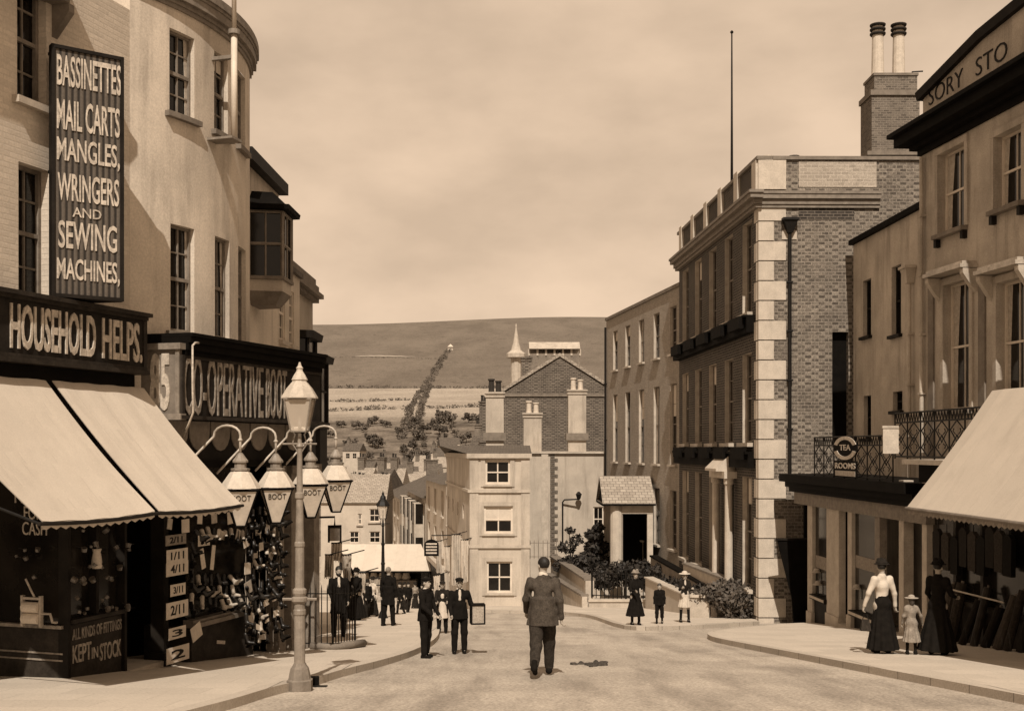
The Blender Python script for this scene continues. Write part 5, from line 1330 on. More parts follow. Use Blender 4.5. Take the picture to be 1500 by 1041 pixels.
wallstrip('gate_pier', 'pale stone pier at the foot of the ivy beside the girl in white', (P(1012, 655, 42.2).x, 42.2), (P(1040, 655, 42.0).x, 42.0), P(0, 874, 42).z, P(0, 874, 42).z, .5, M['stone'], M['quoin'])

# --- low grey house set back beside the bank
uG = (11.65, 39.6); FG = Fac(uG, (.03, -1.0)); LG = 6.3
zG = FG.zz(1245, 362)
hh_ = [hole_px(FG, 1264, 412, 1276, 494), hole_px(FG, 1306, 392, 1320, 492), hole_px(FG, 1265, 580, 1276, 642), hole_px(FG, 1308, 574, 1322, 602)]
lg = root_at('grey_house', 'narrow grey rendered house squeezed between the brick bank and the pedimented house', 'house', FG, LG / 2)
mb = MB(); wall_mesh(mb, FG, 0, LG, -5.5, zG, hh_, .22, 4); mb.build('wall', M['stucco_grey'], lg)
for h in hh_: window(lg, FG, h, .2, 2, 2, fm=M['paint_dark'], fw=.05, sill=h[2] > 0, sm=M['paint_dark'])
mb = MB(); mb.box(FG, -.05, LG, zG, zG + .16, -4, .16); mb.build('eaves', M['paint_black'], lg)
pipe('downpipe', '', FG, FG.ux(1338), -1, FG.zz(1338, 415), lg, M['stone'], r=.06, w=.12)

# --- pedimented house on the right
HR0 = (11.76, 33.3); FH = Fac(HR0, (.115, -1.0)); LH = 19.0
zHc = FH.zz(1352, 196)
wr4 = [hole_px(FH, 1376, 218, 1415, 338, at=1395), hole_px(FH, 1458, 192, 1499, 302, at=1478), hole_px(FH, 1384, 414, 1422, 600, at=1400), hole_px(FH, 1462, 410, 1503, 590, at=1482)]
W1 = wr4[0][1] - wr4[0][0]; sp = wr4[1][0] - wr4[0][0]
for k in (2, 3, 4):
    wr4.append((wr4[0][0] + sp * k, wr4[0][1] + sp * k, wr4[0][2], wr4[0][3])); wr4.append((wr4[2][0] + sp * k, wr4[2][1] + sp * k, wr4[2][2], wr4[2][3]))
rh = root_at('pediment_house', 'tall grey rendered house with lettered gable and black eaves, balcony along its first floor', 'house', FH, 5)
mb = MB(); wall_mesh(mb, FH, 0, LH, -4.5, zHc - .3, wr4, .26, 7); mb.build('wall', M['stucco_house'], rh)
for h in wr4:
    window(rh, FH, h, .24, 2, 2, curtain=random.choice((.9, 1.2, .6)), fm=M['paint_pale'], sm=M['stone_dark'], so=.2, sh=.12)
    mb = MB(); mb.box(FH, h[0] - .16, h[0] - .002, h[2], h[3], 0, .06); mb.box(FH, h[1] + .002, h[1] + .16, h[2], h[3], 0, .06); mb.box(FH, h[0] - .16, h[1] + .16, h[3] + .002, h[3] + .18, 0, .07)
    if h[2] < 4: mb.box(FH, h[0] - .35, h[1] + .35, h[3] + .24, h[3] + .34, -.01, .48); mb.box(FH, h[0] - .3, h[1] + .3, h[3] + .34, h[3] + .42, -.01, .4)
    mb.build('architrave', M['stucco_house'], rh)
    if h[2] < 4:
        mb = MB()
        for u in (h[0] - .26, h[1] + .26): mb.prism([(0, 0), (.14, .12), (.4, .5), (.4, .62), (0, .62)], lambda a, z, w, u=u, h=h: FH.map(u + w, h[3] - .4 + z, a), -.09, .09)
        mb.each('console', M['stone'], rh)
    else:
        mb = MB()
        for u in (h[0], h[1]): mb.box(FH, u - .07, u + .07, h[2] - .34, h[2] - .13, 0, .14)
        mb.each('sill_bracket', M['paint_dark'], rh)
mb = MB()
for a, c, w in ((-.62, -.45, .10), (-.447, -.30, .28), (-.297, -.02, .62), (-.017, .10, .78)): mb.box(FH, -w * .8, LH, zHc + a, zHc + c, -.4, w)
mb.build('eaves_cornice', M['paint_black'], rh)
mb = MB()
zq0 = zHc + .1; s0 = FH.ux(1352, .1); s1 = FH.ux(1440, .1); zs0 = FH.zz(1352, 146, .1); zs1 = FH.zz(1440, 58, .1); sE = FH.ux(1500, .1); zsE = FH.zz(1500, 32, .1)
umx = s1 + 4.0
poly = [(s0, zq0), (LH, zq0), (LH, zs0), (2 * umx - s1, zs1), (umx, zs1 + .25), (s1, zs1), (s0, zs0)]
mb.prism(poly, FH.map, -.3, .1); mb.build('gable', M['stucco_house'], rh)
mb = MB()
edge = [(s0 - .1, zs0 - .02), (s1, zs1), (umx, zs1 + .25), (2 * umx - s1, zs1), (LH, zs0)]
for (a, za1), (c, zc1) in zip(edge, edge[1:]):
    mb.hexa([FH.map(a, za1, .24), FH.map(c, zc1, .24), FH.map(c, zc1, -.35), FH.map(a, za1, -.35), FH.map(a, za1 + .22, .30), FH.map(c, zc1 + .22, .30), FH.map(c, zc1 + .22, -.4), FH.map(a, za1 + .22, -.4)])
mb.build('gable_coping', M['paint_dark'], rh)
mb = MB(); mb.quad(FH.map(0, zHc - .25, -.3), FH.map(LH, zHc - .25, -.3), FH.map(LH, zHc + 1.0, -3.5), FH.map(0, zHc + 1, -3.5)); mb.quad(FH.map(LH, zHc - .25, -7), FH.map(0, zHc - .25, -7), FH.map(0, zHc + 1, -3.5), FH.map(LH, zHc + 1, -3.5)); mb.build('roof', M['slate'], rh)
zl_ = FH.zz(1400, 119, .1); u0, u1 = FH.ux(1361, .1), FH.ux(1411, .1); lettering('SORY', FH.map, (u0 + u1) / 2, zl_, u1 - u0, .46, .102, M['paint_dark'], rh, th=.02, bold=-.01)
u0, u1 = FH.ux(1430, .1), FH.ux(1476, .1); lettering('STO', FH.map, (u0 + u1) / 2, zl_, u1 - u0, .46, .102, M['paint_dark'], rh, th=.02, bold=-.01)
pipe('downpipe', '', FH, .18, 1.5, zHc - .7, rh, M['stucco_house'], r=.06, w=.1, hopper=False)
for uu_ in (wr4[2][1] + .62, wr4[2][0] - .75):
    mb = MB(); mb.box(FH, uu_ - .16, uu_ + .16, 1.4, wr4[2][3] + .15, 0, .05); mb.build('pilaster', M['stone_dark'], rh)

# --- tea-room shop: low front in the gap, cornice with cast iron balcony on top
FS = Fac((9.62, 39.4), (.05, -1.0)); u28 = 11.2
zc0, zc1 = FS.shift(.55).zz(1165, 722), FS.shift(.55).zz(1165, 695)
ts = root_at('tea_shop', 'low dark shop front with heavy cornice beside the bank corner stones', 'shop front', FS, 5)
mb = MB()
for a, c, w in ((zc0, zc0 + .16, .28), (zc0 + .163, zc0 + .34, .42), (zc0 + .343, zc1, .62)): mb.box(FS, .2, u28 - .1, a, c, -2.2, w)
mb.build('cornice', M['paint_black'], ts)
mb = MB(); mb.box(FS, .25, u28, zc0 - .40, zc0 - .002, -2.0, .12); mb.build('fascia', M['paint_grey'], ts)
def fpx(px, w=0): return FS.ux(px, w)
zsl = FS.zz(1195, 870)
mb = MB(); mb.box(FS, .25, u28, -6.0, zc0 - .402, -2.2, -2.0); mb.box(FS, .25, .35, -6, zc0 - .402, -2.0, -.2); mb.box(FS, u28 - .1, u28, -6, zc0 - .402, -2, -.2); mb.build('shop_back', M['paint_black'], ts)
for l, r, nm in ((1192, 1213, 'shop_window'), (1250, 1284, 'shop_window')):
    a, c = fpx(l), fpx(r); mb = MB(); mb.quad(FS.map(a, zsl, -.06), FS.map(c, zsl, -.06), FS.map(c, zc0 - .41, -.06), FS.map(a, zc0 - .41, -.06)); wn = mb.build(nm, M['glass_mid'], ts)
    mb = MB(); mb.box(FS, a, c, -6, zsl - .15, -.2, -.02); mb.box(FS, a - .03, c + .03, zsl - .147, zsl, -.2, .14); mb.build('stall_riser', M['paint_dark'], wn)
    mb = MB(); mb.box(FS, a, c, zsl - .11, zsl - .03, .143, .16); mb.build('sill_board', M['stone'], wn)
    mb = MB(); mb.box(FS, a + .06, c - .06, FS.zz(l, 830), FS.zz(l, 812), -.055, -.045); mb.build('window_bar', M['grey_cloth'], wn)
for l, r, m_ in ((1185, 1192, M['stone']), (1213, 1231, M['stone']), (1244, 1250, M['stone']), (1284, 1291, M['paint_grey'])):
    a, c = fpx(l), fpx(r); mb = MB(); mb.box(FS, a, c, -6, zc0 - .403, -.16, .05); mb.box(FS, a - .03, c + .03, -6, g(*FS.map(a, 0)[:2]) + .5, -.16, .09); mb.build('pilaster', m_, ts)
a, c = fpx(1231), fpx(1244); mb = MB(); mb.box(FS, a, c, -6, zc0 - .6, -.9, -.84); mb.build('door', M['paint_dark'], ts)
mb = MB(); q = [FS.map(a, 0, 0), FS.map(c, 0, 0)]; mb.box(FS, a, c, -6, g(*q[0][:2]) + .22, -.85, .08); mb.build('door_step', M['stone'], ts)
# black folded shutter leaning out at the far end, against the corner stones
sbx = Fac(tuple(P(1139, 655, 38.6))[:2], (1, .15)); us1 = sbx.ux(1186)
sh_ = thing('side_shutter', 'black tapering side board between the corner stones and the tea shop', 'shutter', base(sbx, us1 / 2))
mb = MB(); z1_ = sbx.zz(1139, 791); z0_ = sbx.zz(1165, 914); mb.prism([(sbx.ux(1163), z0_), (us1, z0_), (us1, z1_), (0, z1_), (sbx.ux(1160), z0_ + .9)], sbx.map, -.06, 0); mb.build('board', M['paint_black'], sh_)
mb = MB(); mb.box(sbx, -.02, us1, z1_ + .002, z1_ + .06, -.1, .04); mb.build('top_rail', M['paint_dark'], sh_)
# hats and caps on stands in the tea-shop windows
for i, (px, py, lb) in enumerate(((1198, 838, 'pale hat on a stand in the first tea shop window'), (1200, 856, 'pale folded cloth low in the first tea shop window'), (1257, 862, 'pale round cloth in the nearer tea shop window'))):
    q = FS.map(FS.ux(px, -.02), FS.zz(px, py, -.02), .02); o = thing('window_hat', lb, 'hat', q)
    mb = MB(); mb.lathe([(.17, 0), (.18, .02), (.10, .04), (.095, .10), (.05, .13)], q, 12); mb.build('crown', M['shoe_pale'], o, smooth=True)
    mb = MB(); mb.tube([q, (q[0], q[1], q[2] - .3)], .02, 6); mb.build('stand', M['iron'], o)

# cast iron balcony panel maker
def iron_balcony(label, fac, u0, u1, z, h, w, n, group='cast iron balconies'):
    o = thing('iron_balcony', label, 'balcony', fac.map((u0 + u1) / 2, z, w), group)
    rb = MB(); sc_ = MB()
    for zz_ in (z + .06, z + h - .02, z + h * .78): rb.tube([fac.map(u0, zz_, w), fac.map(u1, zz_, w)], .022, 5)
    L = (u1 - u0) / n
    for i in range(n + 1): rb.tube([fac.map(u0 + L * i, z, w), fac.map(u0 + L * i, z + h + (.0), w)], .02, 5)
    for i in range(n):
        a = u0 + L * i; c = a + L; mid = (a + c) / 2; hz = z + .08; H_ = h * .70
        for s_ in (-1, 1):
            sc_.tube([fac.map(mid, hz, w), fac.map(mid + s_ * L * .42, hz + H_ * .25, w), fac.map(mid + s_ * L * .12, hz + H_ * .5, w), fac.map(mid + s_ * L * .42, hz + H_ * .75, w), fac.map(mid, hz + H_, w)], .017, 4)
            sc_.tube([fac.map(mid + s_ * L * .2, hz + H_ * .22, w), fac.map(mid + s_ * L * .25, hz + H_ * .3, w), fac.map(mid + s_ * L * .1, hz + H_ * .36, w)], .014, 4)
            sc_.tube([fac.map(mid + s_ * L * .2, hz + H_ * .78, w), fac.map(mid + s_ * L * .25, hz + H_ * .7, w), fac.map(mid + s_ * L * .1, hz + H_ * .62, w)], .014, 4)
        sc_.tube([fac.map(mid, hz + H_ * .5 + .09, w), fac.map(mid + .07, hz + H_ * .5, w), fac.map(mid, hz + H_ * .5 - .09, w), fac.map(mid - .07, hz + H_ * .5, w), fac.map(mid, hz + H_ * .5 + .09, w)], .015, 4)
        for k in range(5): rb.tube([fac.map(a + L * k / 5, z + h * .78, w), fac.map(a + L * (k + .5) / 5, z + h - .03, w), fac.map(a + L * (k + 1) / 5, z + h * .78, w)], .012, 4)
    rb.build('rails', M['iron'], o); sc_.build('scrollwork', M['iron'], o)
    return o
zbA = zc1 + .004; wbA = .45
iron_balcony('lower cast iron balcony over the tea shop cornice, carrying the round sign', FS, FS.ux(1193, wbA), FS.ux(1308, wbA), zbA, FS.zz(1193, 640, wbA) - FS.zz(1193, 697, wbA), wbA, 7)
# round TEA sign with the ROOMS board beneath
wq = .52; uT, zT_ = FS.px(1239, 656, wq); sR = 17.5 / F * FS.map(uT, 0, wq)[1]
te = thing('tea_sign', 'round TEA sign with a ROOMS board on the lower balcony', 'sign', FS.map(uT, zbA, wq))
kx = (FS.ux(1256, wq) - FS.ux(1222, wq)) / (2 * sR)
def disc(r0, r1, a0, a1, wa, wb2, mb, n=24):
    for k in range(n):
        t0, t1 = a0 + (a1 - a0) * k / n, a0 + (a1 - a0) * (k + 1) / n
        pt = lambda r, t, w: FS.map(uT + r * kx * math.cos(t), zT_ + r * math.sin(t), wq + w)
        mb.hexa([pt(r0, t0, wb2), pt(r1, t0, wb2), pt(r1, t1, wb2), pt(r0, t1, wb2), pt(r0, t0, wa), pt(r1, t0, wa), pt(r1, t1, wa), pt(r0, t1, wa)][::1])
mb = MB(); disc(.02, sR * 1.02, 0, 2 * math.pi, .02, .0, mb); mb.build('disc', M['paint_black'], te)
mb = MB(); disc(sR * .70, sR * .98, R(18), R(162), .04, .0205, mb); disc(sR * .70, sR * .98, R(198), R(342), .04, .0205, mb); mb.build('ring_band', M['letter'], te)
lettering('TEA', FS.map, uT, zT_ + sR * .05, sR * .95 * kx, sR * .48, wq + .021, M['letter'], te)
ub_ = sR * 1.0 * kx; zb0 = zbA + .03; zb1 = zT_ - sR * 1.06
mb = MB(); mb.box(FS, uT - ub_, uT + ub_, zb0, zb1, wq - .0, wq + .02); mb.build('board', M['paint_black'], te)
lettering('ROOMS', FS.map, uT, zb0 + (zb1 - zb0) * .70, ub_ * 1.75, (zb1 - zb0) * .36, wq + .021, M['letter'], te, bold=.02)
mb = MB(); mb.box(FS, uT - ub_ * .85, uT + ub_ * .85, zb0 + .04, zb0 + (zb1 - zb0) * .40, wq + .021, wq + .03); mb.build('lower_band', M['letter_mid'], te)

# --- shop 2 under the right awning, with the upper balcony on its roof
F2 = FS; ua2, ub2 = u28 + .004, 27.0
zsl2 = FS.shift(-.3).zz(1310, 668) - .05
s2 = root_at('awning_shop', 'dark shop front under the big right awning, post and window dressed with goods', 'shop front', FS, 16)
mb = MB(); mb.box(FS, ua2, ub2, zsl2 - .55, zsl2 - .12, -2.4, .30); mb.build('fascia', M['paint_black'], s2)
mb = MB(); mb.box(FS, ua2 - .25, ub2, zsl2 - .117, zsl2, -2.4, .62); mb.build('balcony_slab', M['stone'], s2)
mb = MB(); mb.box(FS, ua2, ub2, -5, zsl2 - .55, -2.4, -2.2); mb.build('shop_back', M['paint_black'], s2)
zs2 = FS.zz(1450, 890)
for a, c in ((FS.ux(1361), FS.ux(1400)), (FS.ux(1404), FS.ux(1440)), (FS.ux(1444), FS.ux(1530)), (FS.ux(1535), ub2)):
    mb = MB(); mb.quad(FS.map(a, zs2, -.1), FS.map(c, zs2, -.1), FS.map(c, zsl2 - .56, -.1), FS.map(a, zsl2 - .56, -.1)); wn = mb.build('shop_window', M['glass_mid'], s2)
    mb = MB(); mb.box(FS, a, c, -5, zs2 - .1, -.3, -.04); mb.box(FS, a, c, zs2 - .1, zs2, -.3, .08); mb.build('stall_riser', M['paint_brown'], wn)
for l, r, m_ in ((1320, 1327, M['stone']), (1354, 1361, M['stone']), (1400, 1404, M['paint_brown']), (1440, 1444, M['paint_brown']), (1530, 1535, M['paint_brown'])):
    a, c = FS.ux(l), FS.ux(r); mb = MB(); mb.box(FS, a, c, -5, zsl2 - .553, -.2, .06); mb.build('pilaster', m_, s2)
mb = MB(); mb.box(FS, FS.ux(1327), FS.ux(1354), -5, zsl2 - .9, -1.2, -1.1); mb.build('door', M['paint_dark'], s2)
random.seed(14)
for i in range(9):
    px = 1368 + i * 17 + random.uniform(-2, 2); hgt_ = random.uniform(.8, 1.5); w_ = .22 + random.uniform(0, .12)
    u_ = FS.ux(px, w_); q = FS.map(u_, 0, w_ + .15); zg_ = g(q[0], q[1]) + .12; t_ = FS.map(u_ + random.uniform(-.08, .08), zg_ + hgt_, .08); r_ = random.uniform(.08, .13)
    o = thing('cloth_bolt', 'roll of dark cloth leaning in a row along the right shop front', 'cloth roll', (q[0], q[1], zg_), 'rolls of cloth along the right shop front')
    mb = MB(); mb.tube([(q[0], q[1], zg_), t_], r_, 10); mb.build('roll', (M['dark_cloth'], M['tweed'], M['trouser_grey'], M['dark_cloth'], M['paint_brown'])[i % 5], o)
    t2 = Vector(t_) + (Vector(t_) - Vector((q[0], q[1], zg_))).normalized() * .05; mb = MB(); mb.tube([t_, t2], r_ * .3, 6); mb.build('core', M['stone_dark'], o)
for i in range(9):
    px = 1372 + i * 13; u_, z_ = FS.px(px, 800 + (i % 3) * 6, .2); o = thing('hung_coat', 'dark coat hung above the cloth rolls under the right awning', 'coat', FS.map(u_, z_, .2), 'dark coats hung under the right awning')
    mb = MB(); mb.prism([(u_ - .18, z_ - .45), (u_ + .18, z_ - .45), (u_ + .2, z_ + .32), (u_ + .06, z_ + .42), (u_ - .06, z_ + .42), (u_ - .2, z_ + .32)], FS.map, .12, .22); mb.build('cloth', (M['dark_cloth'], M['trouser_grey'], M['black_cloth'])[i % 3], o)
    mb = MB(); mb.tube([FS.map(u_, z_ + .42, .17), FS.map(u_, z_ + .62, .17)], .012, 4); mb.build('hook', M['iron'], o)
a = FS.ux(1440, .2); mb = MB(); mb.tube([FS.map(FS.ux(1390, .25), FS.zz(1390, 862, .25), .25), FS.map(FS.ux(1470, .25), FS.zz(1470, 882, .25), .25)], .02, 6); mb.build('goods_rail', M['stone'], s2)
wbB = .5
iron_balcony('upper cast iron balcony on the slab above the right awning', FS, FS.ux(1311, wbB), FS.ux(1311, wbB) + 9.6, zsl2 + .004, FS.zz(1320, 596, wbB) - FS.zz(1320, 664, wbB), wbB, 12)
q = FS.map(FS.ux(1310, .62), 0, .62); zz1 = FS.zz(1310, 664, .62)
bx = thing('pale_board', 'plain pale board standing at the end of the upper balcony', 'board', (q[0], q[1], zz1))
fb_ = Fac((q[0] - .28, q[1]), (1, 0)); mb = MB(); mb.box(fb_, 0, .42, zz1, FS.zz(1310, 627, .62), -.03, 0); mb.build('panel', M['quoin'], bx)
mb = MB(); mb.box(fb_, -.02, .44, FS.zz(1310, 627, .62) + .002, FS.zz(1310, 625, .62) + .03, -.05, .02); mb.build('cap', M['stone'], bx)

# --- right awning
def awning_r():
    xf, yf = 7.95, 23.35
    FA = Fac((xf, yf), (.05, -1.0)); zf = FA.zz(1329, 742); L = 11.5
    wq0 = -1.75; q = FA.map(0, 0, wq0); zw = P(0, 572, q[1]).z
    o = thing('awning', 'big pale awning over the right hand shop, its far corner above the woman in white', 'awning', (xf + 1, yf - 4, g(8, 18)))
    mb = MB(); n, m = 20, 12; th = .012
    def pt(i, j, up):
        s, t = i / n, j / m; return FA.map(L * s, zw + (zf - zw) * t - .06 * math.sin(math.pi * t) + .006 * math.sin(s * 31) + up, wq0 * (1 - t))
    for i in range(n):
        for j in range(m):
            mb.quad(pt(i, j + 1, 0), pt(i + 1, j + 1, 0), pt(i + 1, j, 0), pt(i, j, 0)); mb.quad(pt(i, j, -th), pt(i + 1, j, -th), pt(i + 1, j + 1, -th), pt(i, j + 1, -th))
    mb.build('canvas', M['canvas'], o, smooth=True)
    mb = MB(); mb.tube([FA.map(-.05, zf - .03, 0), FA.map(L, zf - .03, 0)], .035, 8); mb.build('front_rail', M['stone_dark'], o)
    mb = MB(); nn = 60
    for i in range(nn):
        a, c = L * i / nn, L * (i + 1) / nn; mb.prism([(a, zf - .03), (a + .0, zf - .12), ((a + c) / 2, zf - .16), (c, zf - .12), (c, zf - .03)][::-1], FA.map, -.012, -.004)
    mb.build('valance', M['grey_cloth'], o)
    mb = MB(); mb.tube([FA.map(.04, zf - .05, -.03), FA.map(.04, zf + .5, wq0)], .02, 6); mb.build('arm', M['iron'], o)
awning_r()
# ================================================================== CENTRE AND DISTANCE
# --- cream house facing the camera across the bend
dC = 56.0; FC = Fac((P(688, 655, dC).x, dC), (1, .0)); uC = FC.ux(776); zCt = FC.zz(0 + 740, 667)
cwn = [hole_px(FC, 711, 674, 747, 709), hole_px(FC, 709, 741, 751, 781), hole_px(FC, 713, 822, 750, 868)]
ch = root_at('cream_house', 'narrow cream house of three storeys facing up the hill at the bend', 'house', FC, uC / 2)
q = FC.map(0, 0); SC = Fac((q[0] - .132 * 14.6 - .0, q[1] + 14.6), (.132, -1.0)); LS = 14.6 * math.hypot(1, .132)
mb = MB(); wall_mesh(mb, FC, 0, uC, -9, zCt, cwn, .14, 12, sides=False); mb.quad(FC.map(uC, -9), FC.map(uC, -9, -12), FC.map(uC, zCt, -12), FC.map(uC, zCt)); mb.build('front_wall', M['cream_wall'], ch)
swn = []
for k in range(4):
    u0 = 1.2 + 3.2 * k; swn += [(u0, u0 + .8, SC.zz(672, 755), SC.zz(672, 735)), (u0, u0 + .8, -3.2, -1.9)]
mb = MB(); wall_mesh(mb, SC, 0, LS - .002, -10, zCt - .02, swn[::2], .12, .3, sides=False); mb.build('side_wall', M['stucco_grey'], ch)
for h in cwn: window(ch, FC, h, .13, 2, 2, blind=.55 if h is cwn[1] else 0, so=.1, sh=.1, fw=.09, bw=.06)
for h in swn[::2]: window(ch, SC, h, .1, 2, 2, sill=False, fw=.04)
mb = MB()
for y in (719, 800): mb.box(FC, -.04, uC + .04, FC.zz(700, y) - .07, FC.zz(700, y) + .07, -.02, .10); mb.box(SC, 0, LS, FC.zz(700, y) - .065, FC.zz(700, y) + .065, -.02, .09)
mb.box(FC, -.1, uC + .1, zCt - .12, zCt + .1, -.02, .16); mb.box(SC, 0, LS + .15, zCt - .13, zCt + .09, -.02, .15); mb.build('string_course', M['stone'], ch)
mb = MB()
for a, c in ((0.0, .42), (uC - .42, uC)): mb.box(FC, a, c, -9, zCt - .13, -.01, .05)
for h in cwn:
    mb.box(FC, h[0] - .22, h[0] - .02, h[2] - .12, h[3] + .2, -.01, .045); mb.box(FC, h[1] + .02, h[1] + .22, h[2] - .12, h[3] + .2, -.01, .045); mb.box(FC, h[0] - .018, h[1] + .018, h[3] + .01, h[3] + .2, -.01, .045)
mb.build('surround', M['white_wall'], ch)
mb = MB(); mb.quad(FC.map(-.1, zCt + .09, .1), FC.map(uC + .1, zCt + .09, .1), FC.map(uC + .1, zCt + .5, -6), FC.map(-1.9, zCt + .5, -6)); mb.quad(FC.map(-1.9, zCt + .5, -6), FC.map(uC + .1, zCt + .5, -6), FC.map(uC + .1, zCt, -12), FC.map(-2.0, zCt, -14)); mb.build('roof', M['slate'], ch)
for px, w, zt, zb_, n, pm in ((725, -9, 577, 668, 2, M['pot']),):
    uq = FC.px(px, 655, w)[0]; s_ = (26 / F) * (dC - w); c_ = chimney(ch, FC, uq, w, -1, FC.zz(px, zt, w), s_, .9, M['white_wall'], n, pm, .75, potr=.17)
    mb = MB(); zz_ = FC.zz(px, 640, w); mb.box(FC, uq - s_ / 2 - .14, uq + s_ / 2 + .14, zz_ - .2, zz_ + .25, w - .6, w + .6); mb.build('chimney_base', M['stone_dark'], c_)

# --- rendered wall house to the right, with the brick gable behind
dW = 70.0; FW = Fac((P(768, 655, dW).x, dW), (1, 0)); uW = FW.ux(892); zW = FW.zz(800, 664)
wh_ = root_at('white_house', 'broad pale rendered house behind the porch shrubs', 'house', FW, uW / 2)
hw = [hole_px(FW, 869, 742, 884, 778)]
mb = MB(); wall_mesh(mb, FW, 0, uW, -10, zW, hw, .15, 5); mb.build('wall', M['white_wall'], wh_)
window(wh_, FW, hw[0], .13, 2, 2, fw=.07)
mb = MB(); mb.box(FW, -.1, uW, zW, zW + .12, -5, .16); mb.build('coping', M['stone'], wh_)
mb = MB()
ut0, ut1 = FW.ux(806), FW.ux(817)
k = 0; zz_ = zW - .02
while zz_ > -5.0:
    w_ = (ut1 - ut0) * (1 if k % 2 else .6); mb.box(FW, ut0, ut0 + w_, zz_ - .22, zz_ - .03, -.02, .04); zz_ -= .24; k += 1
mb.build('toothed_bricks', M['brick_dark'], wh_)
mb = MB(); mb.box(FW, FW.ux(793), FW.ux(803), -6, zW - .003, -.01, .12); mb.build('buttress', M['stone'], wh_)
mb = MB(); ul, zl = FW.px(824, 735); mb.tube([FW.map(ul, zl - 2.6, .15), FW.map(ul, zl, .15), FW.map(ul + .1, zl + .15, .3), FW.map(ul + 1.0, zl + .2, .5)], .05, 6); mb.lathe([(.1, 0), (.17, .25), (.2, .28), (.05, .45)], FW.map(ul + .95, zl + .2, .5), 8); mb.build('wall_lamp', M['iron'], wh_)
for px, w, zt, base_y, m_, pm, n in ((780, -2, 607, 668, M['white_wall'], M['pot_pale'], 2), (845, -4, 573, 668, M['white_wall'], M['pot_pale'], 2)):
    uq = FW.px(px, 655, w)[0]; s_ = (26 / F) * (dW - w); c_ = chimney(wh_, FW, uq, w, zW - 1, FW.zz(px, zt, w), s_, .9, m_, n, pm, .75, potr=.17)
    if px == 845: mb = MB(); z3 = FW.zz(px, 640, w); mb.box(FW, uq - s_ / 2 - .14, uq + s_ / 2 + .14, z3 - .2, z3 + .25, w - .6, w + .6); mb.build('chimney_base', M['stone_dark'], c_)
dG = 80.0; FGb = Fac((P(733, 655, dG).x, dG), (1, 0)); uGb = FGb.ux(905); zGe = FGb.zz(740, 578); zGa = FGb.zz(820, 522); ua_ = FGb.ux(820)
gb = root_at('brick_gable_house', 'dark brick house whose broad gable rises behind the pale chimneys', 'house', FGb, uGb / 2)
mb = MB(); mb.prism([(0, -10), (uGb, -10), (uGb, zGe), (ua_, zGa), (0, zGe)], FGb.map, -12, 0); mb.build('wall', M['brick_dark'], gb)
mb = MB()
for (a, za1), (c, zc1) in (((-.3, zGe - .1), (ua_, zGa)), ((ua_, zGa), (uGb + .3, zGe - .1))):
    mb.hexa([FGb.map(a, za1 + .005, .12), FGb.map(c, zc1 + .005, .12), FGb.map(c, zc1 + .005, -12), FGb.map(a, za1 + .005, -12), FGb.map(a, za1 + .24, .12), FGb.map(c, zc1 + .24, .12), FGb.map(c, zc1 + .24, -12), FGb.map(a, za1 + .24, -12)])
mb.build('roof', M['slate_pale'], gb)
mb = MB(); mb.box(FGb, -.1, uGb, zGe - .12, zGe + .06, -.02, .1); mb.build('string_course', M['stone_dark'], gb)
chimney(gb, FGb, FGb.ux(772) , -3, zGe, FGb.zz(770, 525, -3), .7, .7, M['brick_dark'], 0)
# --- church-like turret and long glazed roof farther back
dS = 120.0; FSp = Fac((P(760, 655, dS).x, dS), (1, 0)); zsp0 = FSp.zz(760, 518); zsp1 = FSp.zz(760, 478)
sp_ = root_at('spirelet', 'small pale pointed spire seen over the brick gable against the hill', 'spire', FSp, 0)
q = FSp.map(FSp.ux(756), 0, 0)
mb = MB(); mb.lathe([(.55, -11), (.55, zsp0 - .5), (1.0, zsp0 - .4), (1.0, zsp0), (.55, zsp0 + .35), (.32, zsp0 + 1.1), (.05, zsp1)], (q[0], q[1], 0), 10); mb.build('turret', M['stone'], sp_)
mb = MB(); mb.lathe([(.03, zsp1 - .1), (.09, zsp1), (.02, zsp1 + .3)], (q[0], q[1], 0), 6); mb.build('finial', M['stone'], sp_)
gr_ = root_at('hall_roof', 'long low pale roof ridge behind the brick gable', 'building', FSp, FSp.ux(815))
a, c = FSp.ux(775), FSp.ux(850)
mb = MB(); mb.box(FSp, a, c, -11, FSp.zz(800, 520), -6, -.5); mb.build('wall', M['stone_dark'], gr_)
mb = MB(); z0, z1 = FSp.zz(800, 512), FSp.zz(800, 499); mb.hexa([FSp.map(a, z0 + .1, .0), FSp.map(c, z0 + .1, 0), FSp.map(c, z0 + .1, -6.5), FSp.map(a, z0 + .1, -6.5), FSp.map(a, z1, -1.5), FSp.map(c, z1, -1.5), FSp.map(c, z1, -4.5), FSp.map(a, z1, -4.5)]); mb.build('roof', M['white_wall'], gr_)
mb = MB()
for i in range(7): uu = a + (c - a) * i / 6; mb.box(FSp, uu - .1, uu + .1, FSp.zz(800, 520) - .02, z0 + .1, -.6, -.4)
mb.build('louvre_post', M['stone'], gr_)

